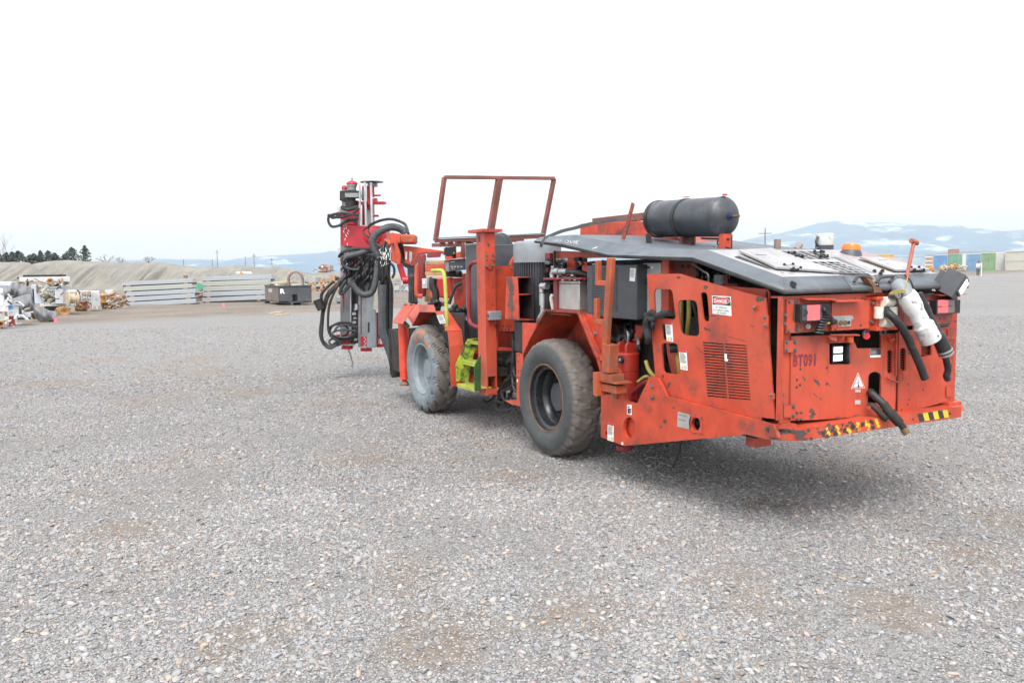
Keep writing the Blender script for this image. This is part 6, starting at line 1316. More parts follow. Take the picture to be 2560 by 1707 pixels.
for k in range(16):
    a = r3.random() * 40 - 20; b = r3.random() * 40 - 20; g = .25 * r3.random(); e_ = r3.random() * 40 - 20
    hb3.tube([m(*cB(480 + a, 150 + b), d=12.9 + g), m(*cB(350 + b, 290 + a), d=12.8 + g), m(*cB(225 + b, 430 + a), d=12.8 + g), m(*cB(165 + b, 620), d=12.8 + g), m(*cB(140 + e_, 820), d=12.8 + g), m(*cB(130 + e_, 1000), d=12.8 + g), m(*cB(170 + b, 1120 + e_), d=12.8 + g), m(*cB(250 + b, 1170 + e_), d=12.8 + g), m(*cB(330 + a, 1120 + e_), d=12.85 + g), m(*cB(400, 1050 + a), d=12.95)], .013 + .007 * r3.random(), 7)
hb3.tube([m(*cB(300, 240), d=12.9), m(*cB(150, 390), d=12.8), m(*cB(130, 500), d=12.8), m(*cB(150, 600), d=12.8)], .025, 7)
hb3.tube([m(*cB(480, 230), d=12.7), m(*cB(420, 320), d=12.7), m(*cB(395, 400), d=12.7), m(*cB(430, 410), d=12.7), m(*cB(500, 330), d=12.7), m(*cB(600, 230), d=12.7)], .028, 7).tube([m(*cB(400, 230), d=12.8), m(*cB(300, 420), d=12.8), m(*cB(240, 600), d=12.8), m(*cB(225, 850), d=12.8), m(*cB(260, 1000), d=12.8), m(*cB(380, 1080), d=12.8)], .02, 7)
part('hose_bundle', hb3, RUBBER)
stb2 = MB().cyl(m(*cB(75, 500), d=12.75), m(*cB(130, 640), d=12.75), .075, .06, 12); part('hose_stub', stb2, RUBBER)
hb4 = MB()
for (x, y, a_x, a_y) in ((430, 930, 200, 100), (440, 950, 190, 140), (450, 980, 175, 60), (380, 930, 130, 90), (470, 960, 160, 110), (330, 1090, 90, 50)):
    P = [m(*cB(x + a_x * math.cos(q * .7 + a_y), y + a_y * math.sin(q * .7 + a_y)), d=12.8 + .02 * q) for q in range(9)]; hb4.tube(P, .017, 7)
part('hose_coil', hb4, RUBBER)
hb5 = MB()
for P in ([(660, 560), (560, 640), (400, 690), (250, 680), (240, 660), (300, 700), (400, 650)], [(650, 660), (500, 640), (350, 640), (240, 680), (235, 760), (280, 820), (370, 810), (440, 770), (560, 700)], [(640, 700), (480, 740), (390, 820)]): hb5.tube([m(*cA(*q), d=DM - .25) for q in P], .022, 7)
hb5.tube([m(*cA(420, 530), d=DM - .2), m(*cA(440, 570), d=DM - .2), m(*cA(520, 580), d=DM - .2), m(*cA(640, 545), d=DM - .2)], .028, 8)
hb5.tube([m(*cA(790, 830), d=12.8), m(*cA(830, 790), d=12.7), m(*cA(960, 735), d=12.6), m(*cA(1100, 715), d=12.5), m(*cA(1220, 745), d=12.4), m(*cA(1310, 800), d=12.3), m(*cA(1350, 920), d=12.0)], .022, 7)
hb5.tube([m(*cA(770, 830), d=12.75), m(*cA(725, 870), d=12.75), m(*cA(740, 930), d=12.7), m(*cA(830, 990), d=12.7)], .013, 6).tube([m(*cA(790, 850), d=12.75), m(*cA(800, 900), d=12.7), m(*cA(845, 980), d=12.7)], .013, 6)
hb5.tube([m(*cA(380, 1240), d=12.9), m(*cA(430, 1180), d=12.8), m(*cA(560, 1140), d=12.8), m(*cA(700, 1130), d=12.8), m(*cA(860, 1140), d=12.7)], .025, 7).tube([m(*cA(440, 1210), d=12.85), m(*cA(415, 1290), d=12.8), m(*cA(460, 1380), d=12.8), m(*cA(560, 1420), d=12.8), m(*cA(660, 1420), d=12.8)], .025, 7).tube([m(*cA(1100, 1330), d=12.4), m(*cA(1145, 1390), d=12.4), m(*cA(1150, 1480), d=12.4), m(*cA(1120, 1540), d=12.4)], .02, 7)
part('hydraulic_hose', hb5, RUBBER)
tg = MB()
for k in range(44):
    x, y = 480 + 420 * r3.random(), 1150 + 330 * r3.random(); tg.mat(0).tube([m(*cA(x, y), d=12.95), m(*cA(x + 80 * r3.random() - 60, y + 70), d=12.85), m(*cA(x - 100 * r3.random(), y + 160), d=12.9), m(*cA(x - 120 * r3.random(), y + 260), d=12.95)], .014 + .016 * r3.random(), 6)
for k in range(16):
    x, y = 620 + 300 * r3.random(), 1150 + 230 * r3.random(); tg.mat(1 + k % 2); mrect(tg, cA, x, y, x + 20 + 60 * r3.random(), y + 20 + 40 * r3.random(), 12.9, .15)
tg.mat(3); mrect(tg, cA, 500, 1260, 620, 1420, DM - .05, .1); tg.mat(0); mrect(tg, cA, 560, 1150, 900, 1380, DM + .02, .25); tg.mat(2)
mrect(tg, cB, 600, 560, 635, 640, DM - .2, .1); tg.mat(0); mrect(tg, cB, 545, 560, 640, 1110, DM + .02, .2); mrect(tg, cB, 560, 150, 650, 560, DM + .1, .1)
for k in range(8): y = 620 + 60 * k; tg.mat(1 + k % 2); mrect(tg, cB, 560 + 30 * r3.random(), y, 610 + 20 * r3.random(), y + 34, DM - .08, .1)
part('valve_cluster', tg, [RUBBER, ALU, STEEL, RED])
part('feed_wire', MB().tube([m(*cB(505, 1187), d=DM), m(*cB(530, 1250), d=DM), m(*cB(555, 1330), d=DM), m(*cB(568, 1400), d=DM), m(*cB(572, 1460), d=DM)], .012, 6), GREY)

# ================================================================== GROUND
def sstep(a, b, x): 
    t = min(1, max(0, (x - a) / (b - a))); return t * t * (3 - 2 * t)
def gh(x, y): return 0.85 * sstep(35, 112, y) * sstep(4, 48, x)
def gpt(u, v):
    r = ray(u, v); lo = 2.0
    for i in range(4000):
        p = EYE + r * (lo / r.y)
        if p.z <= gh(p.x, p.y): return p
        lo *= 1.004
    return p
xs = sorted(set([round(x, 3) for x in list(np.linspace(-60, 90, 76)) + [-9500, -6000, -3000, -1500, -700, -300, -150, -90, 120, 160, 300, 700, 1500, 3000, 6000, 7200]]))
ys = [-60, -20, 0] + list(np.linspace(3, 130, 64)) + [160, 250, 500, 1000, 2500, 5000, 7200]
gm_ = MB(); gm_.add([(x, y, gh(x, y)) for y in ys for x in xs], [(j * len(xs) + i, j * len(xs) + i + 1, (j + 1) * len(xs) + i + 1, (j + 1) * len(xs) + i) for j in range(len(ys) - 1) for i in range(len(xs) - 1)])
mt, n, l, b = nodemat('gravel_yard')
def N(t, **k):
    q = n.new(t)
    for a, x in k.items():
        if a in ('op',): q.operation = x
        else: q.inputs[a.replace('_', ' ')].default_value = x
    return q
def MT(op, a, bb=None, clamp=False):
    q = n.new('ShaderNodeMath'); q.operation = op; q.use_clamp = clamp
    for i, c in enumerate((a, bb)):
        if c is None: continue
        if isinstance(c, (int, float)): q.inputs[i].default_value = c
        else: l.new(c, q.inputs[i])
    return q.outputs[0]
def MX(fac, c1, c2, mode='MIX'):
    q = n.new('ShaderNodeMixRGB'); q.blend_type = mode
    if isinstance(fac, (int, float)): q.inputs[0].default_value = fac
    else: l.new(fac, q.inputs[0])
    for i, c in ((1, c1), (2, c2)):
        if isinstance(c, tuple): q.inputs[i].default_value = (*c, 1)
        else: l.new(c, q.inputs[i])
    return q.outputs[0]
def RG(src, a, bb):
    q = n.new('ShaderNodeMapRange'); q.interpolation_type = 'SMOOTHSTEP'; q.inputs['From Min'].default_value = a; q.inputs['From Max'].default_value = bb; l.new(src, q.inputs['Value']); return q.outputs[0]
geo = n.new('ShaderNodeNewGeometry'); pos = geo.outputs['Position']
def NZ(s, d=5, r=.6):
    q = n.new('ShaderNodeTexNoise'); q.inputs['Scale'].default_value = s; q.inputs['Detail'].default_value = d; q.inputs['Roughness'].default_value = r; l.new(pos, q.inputs['Vector']); return q.outputs[0]
def VO(s, feat='F1'):
    q = n.new('ShaderNodeTexVoronoi'); q.feature = feat; q.inputs['Scale'].default_value = s; l.new(pos, q.inputs['Vector']); return q
def CR(src, stops):
    q = n.new('ShaderNodeValToRGB'); e = q.color_ramp.elements
    while len(e) < len(stops): e.new(.5)
    for k, (p, c) in zip(e, stops): k.position = p; k.color = (*c, 1)
    l.new(src, q.inputs[0]); return q.outputs[0]
stone_stops = [(0, (.13, .131, .134)), (.25, (.222, .221, .22)), (.5, (.276, .273, .27)), (.68, (.247, .247, .252)), (.84, (.31, .295, .275)), (.95, (.335, .326, .318)), (1, (.38, .372, .365))]
v1, v2 = VO(42), VO(105)
sep1 = n.new('ShaderNodeSeparateColor'); l.new(v1.outputs['Color'], sep1.inputs[0]); sep2 = n.new('ShaderNodeSeparateColor'); l.new(v2.outputs['Color'], sep2.inputs[0])
c1 = CR(sep1.outputs[0], stone_stops); c2 = CR(sep2.outputs[1], stone_stops)
big = RG(sep1.outputs[2], .45, .5)
cst = MX(big, MX(.4, c2, (.235, .23, .224)), c1)
edge = RG(v1.outputs['Distance'], .35, .75)
cst = MX(MT('MULTIPLY', MT('MULTIPLY', edge, big), .55), cst, (.07, .062, .058))
e2 = RG(v2.outputs['Distance'], .45, .85); cst = MX(MT('MULTIPLY', e2, .4), cst, (.075, .066, .06))
sx0 = n.new('ShaderNodeSeparateXYZ'); l.new(pos, sx0.inputs[0])
dm_ = MT('MULTIPLY', RG(NZ(.5, 6, .62), .53, .63), RG(NZ(2.5, 4), .25, .6))
cst = MX(MT('MULTIPLY', dm_, .85), cst, MX(RG(NZ(7, 6), .35, .65), (.175, .125, .088), (.25, .2, .155)))
PATCH = [(470, 905, 70, 16), (520, 925, 60, 10), (380, 1000, 130, 12), (620, 985, 60, 10), (1240, 1105, 60, 10), (930, 1150, 160, 12), (1010, 1440, 110, 40), (1080, 1590, 160, 50), (540, 1640, 90, 24), (1830, 1470, 130, 45), (2100, 1180, 110, 16), (1950, 1260, 120, 22), (2520, 1295, 110, 26), (2430, 1390, 130, 26), (620, 1580, 120, 24), (1480, 1530, 150, 36), (1290, 1190, 90, 12), (2230, 1520, 120, 30), (300, 1330, 150, 24), (840, 1010, 120, 9), (1150, 1080, 90, 8), (140, 960, 120, 10)]
PW = []
for u_, v_, ru_, rv_ in PATCH:
    a_1, b_1, c_1 = w(u_, v_, z=0), w(u_ + ru_, v_, z=0), w(u_, v_ - rv_, z=0); PW.append((a_1.x, a_1.y, abs(b_1.x - a_1.x), abs(c_1.y - a_1.y) + .12))
acc = None; px_ = n.new('ShaderNodeSeparateXYZ'); l.new(pos, px_.inputs[0]); wn = MT('MULTIPLY', MT('SUBTRACT', NZ(2.2, 6, .65), .5), 3.2)
for x_, y_, rx_, ry_ in PW:
    e_ = MT('ADD', MT('POWER', MT('DIVIDE', MT('SUBTRACT', px_.outputs[0], x_), rx_), 2), MT('POWER', MT('DIVIDE', MT('SUBTRACT', px_.outputs[1], y_), ry_), 2))
    acc = e_ if acc is None else MT('MINIMUM', acc, e_)
pm = MT('SUBTRACT', 1.0, RG(MT('ADD', acc, wn), .25, 1.5))
cst = MX(MT('MULTIPLY', pm, .75), cst, MX(RG(NZ(9, 6), .35, .65), (.17, .128, .095), (.25, .205, .165)))
trk = n.new('ShaderNodeMapping'); trk.inputs['Rotation'].default_value = (0, 0, -.55); trk.inputs['Scale'].default_value = (1.1, .07, 1); l.new(pos, trk.inputs[0]); tn = n.new('ShaderNodeTexNoise'); tn.inputs['Scale'].default_value = 1; tn.inputs['Detail'].default_value = 4; l.new(trk.outputs[0], tn.inputs['Vector'])
cst = MX(MT('MULTIPLY', RG(tn.outputs[0], .5, .68), .3), cst, (.215, .19, .165))
tone = RG(NZ(.16, 4, .55), .3, .7); cst = MX(.16, cst, MX(tone, (.09, .085, .08), (.34, .33, .325)))
cst = MX(MT('MULTIPLY', RG(sx0.outputs[1], 9, 24), .5), cst, MX(RG(NZ(9, 10, .8), .36, .64), (.15, .148, .148), (.40, .392, .385)))
# bare dirt beyond the edge of the gravel
sx = n.new('ShaderNodeSeparateXYZ'); l.new(pos, sx.inputs[0])
lx = MT('ADD', MT('MULTIPLY', MT('ADD', sx.outputs[0], 17.6), .86), 28.5)
far = MT('SUBTRACT', sx.outputs[1], MT('ADD', lx, MT('MULTIPLY', MT('SUBTRACT', NZ(.22, 5), .5), 9)))
fm = RG(far, -1.2, 2.0)
dirt = MX(RG(NZ(.35, 7, .65), .35, .65), (.165, .135, .11), (.245, .21, .175)); dirt = MX(.35, dirt, MX(RG(NZ(3.5, 5), .3, .7), (.13, .105, .085), (.27, .24, .21)))
plain = RG(sx.outputs[1], 150, 400)
dirt = MX(plain, dirt, MX(RG(NZ(.01, 5), .4, .6), (.25, .2, .14), (.34, .28, .2)))
l.new(MX(fm, cst, dirt), b.inputs['Base Color']); b.inputs['Roughness'].default_value = .85; b.inputs['Specular IOR Level'].default_value = .25
hgt = MT('ADD', MT('MULTIPLY', MT('SUBTRACT', 1.0, v1.outputs['Distance']), MT('MULTIPLY', big, .016)), MT('MULTIPLY', MT('SUBTRACT', 1.0, v2.outputs['Distance']), .006))
hgt = MT('ADD', hgt, MT('MULTIPLY', NZ(1.3, 5), .03))
bp = n.new('ShaderNodeBump'); bp.inputs['Strength'].default_value = .9; bp.inputs['Distance'].default_value = 1.0; l.new(hgt, bp.inputs['Height']); l.new(bp.outputs[0], b.inputs['Normal'])
gr = gm_.build('ground', mt); gr['kind'] = 'structure'

# loose stones lying in the yard
mt, n, l, b = nodemat('loose_stone')
at_ = n.new('ShaderNodeAttribute'); at_.attribute_name = 'tint'
geo = n.new('ShaderNodeNewGeometry'); pos = geo.outputs['Position']
l.new(MX(MT('MULTIPLY', RG(NZ(160, 4), .35, .7), .35), at_.outputs['Color'], (.12, .11, .105)), b.inputs['Base Color']); b.inputs['Roughness'].default_value = .75; b.inputs['Specular IOR Level'].default_value = .3
def ico(sub):
    bm = bmesh.new(); bmesh.ops.create_icosphere(bm, subdivisions=sub + 1, radius=1); v = np.array([x.co[:] for x in bm.verts]); f = np.array([[y.index for y in x.verts] for x in bm.faces]); bm.free(); return v, f
def shapes(sub, k):
    v, f = ico(sub); out = []
    for i in range(k):
        q = v.copy(); 
        for _ in range(5):
            d = nrs.randn(3); d /= np.linalg.norm(d); lim = nrs.uniform(.55, .9); dd = q @ d; q -= np.outer(np.maximum(dd - lim, 0) * .85, d)
        out.append(q * (1 + .06 * nrs.randn(len(q), 1)))
    return out, f
def stones(name, pts, sizes, sub):
    S, f = shapes(sub, 10); nv = len(S[0]); N_ = len(pts)
    stops = np.array([p for p, c in stone_stops]); cols = np.array([c for p, c in stone_stops])
    kk = nrs.randint(0, 10, N_); base = np.array(S)[kk]
    asp = np.stack([nrs.uniform(.85, 1.5, N_), nrs.uniform(.75, 1.1, N_), nrs.uniform(.35, .62, N_)], 1) * sizes[:, None]
    P = base * asp[:, None, :]
    a = nrs.uniform(0, 6.283, N_); t1 = nrs.normal(0, .22, N_); t2 = nrs.normal(0, .22, N_)
    z = P[:, :, 2] + P[:, :, 0] * t1[:, None] + P[:, :, 1] * t2[:, None]
    x = P[:, :, 0] * np.cos(a)[:, None] - P[:, :, 1] * np.sin(a)[:, None]; y = P[:, :, 0] * np.sin(a)[:, None] + P[:, :, 1] * np.cos(a)[:, None]
    V3 = np.stack([x + pts[:, 0:1], y + pts[:, 1:2], z + (asp[:, 2] * nrs.uniform(.1, .6, N_))[:, None]], 2).reshape(-1, 3)
    F3 = (f[None] + (np.arange(N_) * nv)[:, None, None]).reshape(-1, 3)
    r_ = nrs.uniform(0, 1, N_) ; tint = np.stack([np.interp(r_, stops, cols[:, j]) for j in range(3)], 1) * 1.2
    w_ = nrs.uniform(0, 1, N_)
    tint[w_ < .06] = tint[w_ < .06] * [1.25, 1.0, .82]; tint[(w_ > .06) & (w_ < .12)] *= [1.18, .97, .93]; tint[w_ > .9] *= [.93, .98, 1.08]
    me = bpy.data.meshes.new(name); me.vertices.add(len(V3)); me.vertices.foreach_set('co', V3.ravel().astype(np.float32))
    me.loops.add(F3.size); me.loops.foreach_set('vertex_index', F3.ravel().astype(np.int32)); me.polygons.add(len(F3))
    me.polygons.foreach_set('loop_start', np.arange(0, F3.size, 3, dtype=np.int32)); me.polygons.foreach_set('loop_total', np.full(len(F3), 3, dtype=np.int32))
    me.update(calc_edges=True); me.shade_smooth()
    ca_ = me.color_attributes.new('tint', 'FLOAT_COLOR', 'POINT'); cc_ = np.ones((len(V3), 4), np.float32); cc_[:, :3] = np.repeat(tint, nv, 0); ca_.data.foreach_set('color', cc_.ravel())
    me.materials.append(mt); o = bpy.data.objects.new(name, me); COL.objects.link(o); o['kind'] = 'stuff'; return o
def scatter(nn, y0, y1, smin, smax, pw):
    y = np.sqrt(nrs.uniform(y0 ** 2, y1 ** 2, nn)); x = nrs.uniform(-.68, .68, nn) * y + nrs.uniform(-.1, .1, nn)
    cl = np.array([mnoise.noise(Vector((a * .9, b_ * .9, 0))) + .6 * mnoise.noise(Vector((a * 2.7, b_ * 2.7, 5))) for a, b_ in zip(x, y)])
    prob = np.clip(.72 + 1.1 * cl, .25, 1.0)
    for x_, y_, rx_, ry_ in PW: prob *= 1 - .6 * np.exp(-1.2 * (((x - x_) / rx_) ** 2 + ((y - y_) / ry_) ** 2))
    keep = nrs.uniform(0, 1, nn) < prob
    x, y = x[keep], y[keep]; s = smin + (smax - smin) * nrs.uniform(0, 1, len(x)) ** pw
    return np.stack([x, y], 1), s
for nm_lb, n_, y0_, y1_, r0_, r1_, pw_, sub_ in (('loose grey and tan pebbles across the near gravel yard', 42000, 2.6, 6.5, .006, .0195, 3.6, 1), ('fine grey gravel grains filling the near yard', 230000, 2.6, 6.2, .0032, .0085, 1.3, 0),
        ('loose grey pebbles further out around the drill rig', 60000, 6.5, 14, .008, .023, 3.4, 0), ('fine grey gravel grains further out around the drill rig', 230000, 6.0, 11.5, .005, .011, 1.3, 0), ('scattered pebbles on the far gravel towards the dumpster', 90000, 11.5, 27, .010, .024, 1.8, 0)):
    p_, s_ = scatter(n_, y0_, y1_, r0_, r1_, pw_); tag(stones('gravel', p_, s_, sub_), nm_lb, 'gravel')

# ================================================================== FAR LAND
def hills(name, prof, y, depth, mtl, amp, seed, base=-2, nx=160, ny=26, lbl=None):
    """a ridge whose crest follows prof (photo pixels) at distance y, sloping down towards the viewer over depth metres"""
    us = np.linspace(prof[0][0], prof[-1][0], nx); vsx = np.interp(us, [p[0] for p in prof], [p[1] for p in prof]); mb = MB(); vs = []
    for j in range(ny + 6):
        for i in range(nx):
            c = w(us[i], vsx[i], y=y)
            if j <= ny:
                f = j / ny; yy = y - depth * (1 - f); h = c.z * (f ** 1.15)
                g = mnoise.noise(Vector((us[i] * .03 + seed, f * 3, seed))) + .5 * mnoise.noise(Vector((us[i] * .09 + seed, f * 7, seed))); h = base + (h - base) * (1 + amp * g * math.sin(math.pi * f)) if f < 1 else h
                vs.append((c.x * yy / y if depth < .3 * y else c.x, yy, h))
            else:
                f = (j - ny) / 6; vs.append((c.x, y + depth * f, c.z * (1 - f) + base * f))
    fs = [(j * nx + i, j * nx + i + 1, (j + 1) * nx + i + 1, (j + 1) * nx + i) for j in range(ny + 5) for i in range(nx - 1)]
    o = mb.add(vs, fs).build(name, mtl, smooth=180); o['kind'] = 'structure'; return o
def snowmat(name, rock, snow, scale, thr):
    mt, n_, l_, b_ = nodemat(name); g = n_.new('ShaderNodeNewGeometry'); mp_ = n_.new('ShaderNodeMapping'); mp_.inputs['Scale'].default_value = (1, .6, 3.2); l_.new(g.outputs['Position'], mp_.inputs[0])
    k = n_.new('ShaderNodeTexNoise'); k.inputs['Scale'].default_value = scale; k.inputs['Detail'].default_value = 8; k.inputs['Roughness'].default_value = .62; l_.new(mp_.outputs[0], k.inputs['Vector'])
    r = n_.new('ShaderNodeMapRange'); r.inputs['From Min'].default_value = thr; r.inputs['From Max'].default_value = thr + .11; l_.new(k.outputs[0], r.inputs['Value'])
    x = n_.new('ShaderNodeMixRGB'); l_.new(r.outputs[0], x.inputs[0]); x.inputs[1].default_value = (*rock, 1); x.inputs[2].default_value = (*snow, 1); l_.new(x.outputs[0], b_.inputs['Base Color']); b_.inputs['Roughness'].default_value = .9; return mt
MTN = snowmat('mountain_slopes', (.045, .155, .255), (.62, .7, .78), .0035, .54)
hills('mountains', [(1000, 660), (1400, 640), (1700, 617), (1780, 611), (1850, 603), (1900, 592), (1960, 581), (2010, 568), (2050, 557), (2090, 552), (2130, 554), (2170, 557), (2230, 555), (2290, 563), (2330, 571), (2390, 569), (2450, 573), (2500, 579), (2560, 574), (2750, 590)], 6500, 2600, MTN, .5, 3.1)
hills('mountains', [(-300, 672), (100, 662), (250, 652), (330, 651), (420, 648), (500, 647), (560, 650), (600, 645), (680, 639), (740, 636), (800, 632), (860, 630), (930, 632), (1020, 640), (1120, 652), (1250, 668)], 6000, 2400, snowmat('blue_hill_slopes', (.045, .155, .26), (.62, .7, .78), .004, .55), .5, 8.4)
hills('foothills', [(1650, 655), (1900, 650), (2150, 646), (2250, 642), (2330, 636), (2400, 630), (2470, 627), (2560, 630), (2700, 634)], 1400, 500, mat('winter_brush', (.16, .13, .135), .9, var=.3, vscale=.02), .3, 1.7)
SOIL = None
mt, n, l, b = nodemat('spoil_soil'); geo = n.new('ShaderNodeNewGeometry'); pos = geo.outputs['Position']
mpn = n.new('ShaderNodeMapping'); mpn.inputs['Scale'].default_value = (1, .5, .7); l.new(pos, mpn.inputs[0]); pos = mpn.outputs[0]
l.new(MX(RG(NZ(.5, 7, .62), .36, .64), MX(RG(NZ(2.2, 6), .35, .65), (.165, .16, .147), (.195, .186, .168)), (.235, .217, .182)), b.inputs['Base Color']); b.inputs['Roughness'].default_value = .95
SOIL = mt
def mound(prof, y, depth, seed, lbl=None):
    us = np.arange(prof[0][0], prof[-1][0] + 1, 2.0); cv = np.interp(us, [p[0] for p in prof], [p[1] for p in prof]); ny = 22; vs = []; nx = len(us)
    for j in range(ny + 7):
        for i in range(nx):
            c = w(us[i], cv[i] + 1.2 * mnoise.noise(Vector((us[i] * .06, seed, 0))), y=y); g0 = gh(c.x, y)
            if j <= ny:
                f = j / ny; rid = abs(mnoise.noise(Vector((us[i] * .045 + .3 * f, seed, f * .4)))) + .75 * abs(mnoise.noise(Vector((us[i] * .13, seed + 2, f * .6))))
                h = g0 - .1 + (c.z - g0 + .1) * (f ** .92); yy = y - depth * (1 - f) - (rid - .35) * 2.6 * math.sin(math.pi * min(1, f * 1.05)) ; vs.append((c.x * (1 if True else yy / y), yy, h))
            else: f = (j - ny) / 6; vs.append((c.x, y + f * 7, c.z * (1 - f) + (g0 - .3) * f))
    fs = [(j * nx + i, j * nx + i + 1, (j + 1) * nx + i + 1, (j + 1) * nx + i) for j in range(ny + 6) for i in range(nx - 1)]
    o = MB().add(vs, fs).build('spoil_mound', SOIL, smooth=180); o['kind'] = 'structure'; return o
mound([(70, 735), (82, 660), (118, 653), (170, 650), (205, 652), (240, 655), (290, 656), (350, 656), (400, 656), (425, 660), (450, 664), (500, 668), (560, 666), (600, 663), (640, 668), (690, 666), (725, 672), (770, 682), (810, 690), (860, 700), (900, 712)], 120, 9, 2.2)
mound([(-250, 655), (0, 655), (50, 655), (74, 656), (95, 672), (122, 690), (150, 708), (190, 724), (260, 738)], 96, 9, 7.7)
mound([(330, 690), (352, 668), (365, 658), (400, 657), (425, 661), (450, 672), (485, 690), (520, 702), (560, 708), (620, 712)], 105, 7, 4.4)

# ---- trees behind the mounds
LEAF = mat('dark_evergreen_leaf', (.07, .088, .075), .8, var=.45, vscale=1.2)
LEAF2 = mat('pale_evergreen_leaf', (.085, .115, .085), .8, var=.35, vscale=1.2)
BARK = mat('bare_bark', (.2, .185, .175), .9, var=.2)
def evergreen(u, vtop, vbase, wpx, y, lf, label, dens=900, openc=0.0):
    b_ = w(u, vbase, y=y); tp = w(u, vtop, y=y); h = tp.z - b_.z; r0 = wpx / 2 * y / FPX
    t = thing('evergreen_tree', label, 'tree', b_, 0, 'evergreens beyond the spoil mounds'); mb = MB(); rg_ = random.Random(int(u * 7 + 1))
    for i in range(dens):
        f = rg_.random() ** .8; a0_ = rg_.random() * 6.283; rr_ = r0 * 1.5 * (1 - f) ** .6 * (.3 + .85 * rg_.random() ** .7) * (.72 + .28 * math.sin(a0_ * 3 + f * 14)) * (1 - openc * (math.sin(f * 30) > .3)); a = a0_
        c = V(rr_ * math.cos(a), rr_ * math.sin(a), h * (.06 + .94 * f)); s = .09 + .14 * rg_.random()
        e1 = V(rg_.uniform(-1, 1), rg_.uniform(-1, 1), rg_.uniform(-.6, .6)).normalized() * s; e2 = V(rg_.uniform(-1, 1), rg_.uniform(-1, 1), rg_.uniform(-1, 1)).normalized() * s * .7
        mb.add([c - e1, c + e2, c + e1, c - e2], [(0, 1, 2, 3)])
    mb.build('crown', lf, t, recalc=False); MB().cyl((0, 0, -1), (0, 0, h * .9), .14, .03, 7).build('trunk', BARK, t)
for u, vt, wp, lb in ((-6, 626, 30, 'dark evergreen at the left edge of the picture'), (17, 626, 26, 'second dark evergreen from the left edge'), (32, 624, 20, 'slim dark evergreen left of a broad one'), (48, 622, 34, 'broad dark evergreen above the left mound crest'), (76, 632, 30, 'low rounded evergreen left of the row middle'), (86, 629, 28, 'evergreen in the middle of the row beside a low rounded one'), (103, 621, 14, 'thin pointed evergreen in the middle of the row'), (122, 622, 28, 'tall evergreen right of the thin pointed one'), (138, 627, 26, 'flat topped evergreen in the right half of the row'), (164, 629, 26, 'evergreen left of the tall pointed conifer'), (181, 619, 34, 'tall pointed dark conifer at the right end of the row')):
    evergreen(u, vt + (6 if vt > 620 else 0), 667, wp * 1.15, 135, LEAF, lb)
evergreen(214, 614, 660, 26, 128, LEAF2, 'pale open conifer standing alone right of the evergreen row', 700, .6)
def bare(u, vtop, vbase, y, spread, label, seed):
    b_ = w(u, vbase, y=y); h = (w(u, vtop, y=y).z - b_.z); t = thing('bare_tree', label, 'tree', b_, 0, 'leafless trees on the skyline'); rg_ = random.Random(seed); br = MB()
    MB().cyl((0, 0, -.5), (0, 0, h * .16), .07, .055, 6).build('trunk', BARK, t)
    def grow(p, d, L, r, k):
        q = p + d * L; br.cyl(p, q, r, r * .7, 4)
        if k == 0: return
        for i in range(rg_.choice((2, 2, 3))): grow(p.lerp(q, rg_.uniform(.6, 1)), (d + V(rg_.uniform(-1, 1) * .6, rg_.uniform(-1, 1) * .6, rg_.uniform(-.2, .4))).normalized(), L * rg_.uniform(.55, .8), r * .62, k - 1)
    for i in range(7): grow(V(0, 0, h * .12), V((i - 3) / 3 * spread * 1.3 + rg_.uniform(-.2, .2), rg_.uniform(-.6, .6), .75).normalized(), h * rg_.uniform(.34, .46), .04, 3)
    br.build('crown', BARK, t)
bare(4, 578, 662, 150, .5, 'tall leafless tree at the far left edge', 4); bare(266, 632, 662, 128, 1.0, 'wide leafless tree on the mound right of the pale conifer', 9); bare(372, 638, 660, 112, .9, 'round leafless bush tree on the middle mound', 12); bare(300, 640, 660, 125, .8, 'small leafless tree between the two mound crests', 21)

# ---- power poles
POLE = mat('pole_timber', (.2, .18, .165), .9, var=.2)
def pole(u, vt, vb, y, arms, label):
    b_ = w(u, vb, y=y); h = w(u, vt, y=y).z - b_.z; t = thing('power_pole', label, 'pole', b_ - V(0, 0, 1.5), 0, 'power poles on the skyline')
    MB().cyl((0, 0, 0), (0, 0, h + 1.5), .16, .11, 8).build('post', POLE, t)
    for k in arms: MB().box((-1.3 * k[1], -.06, h + 1.5 - k[0] - .07), (1.3 * k[1], .06, h + 1.5 - k[0] + .07)).build('cross_arm', POLE, t)
pole(459, 648, 664, 300, (), 'short pole on the skyline above the left beam stack'); pole(531, 649, 664, 300, (), 'short pole just left of the tall one above the right beam stack'); pole(544, 624, 664, 300, ((1.0, .5),), 'tallest skyline pole above the right beam stack')
pole(614, 641, 665, 320, (), 'thin pole midway along the skyline'); pole(636, 634, 672, 240, ((.8, .5),), 'pole on the mound left of the black dumpster'); pole(680, 646, 668, 320, ((.6, .6), (2.0, .6)), 'pole with two cross arms above the black dumpster')
pole(1912, 570, 665, 150, ((1.0, .9), (5.2, .9)), 'dark pole with two cross arms behind the grey hood')

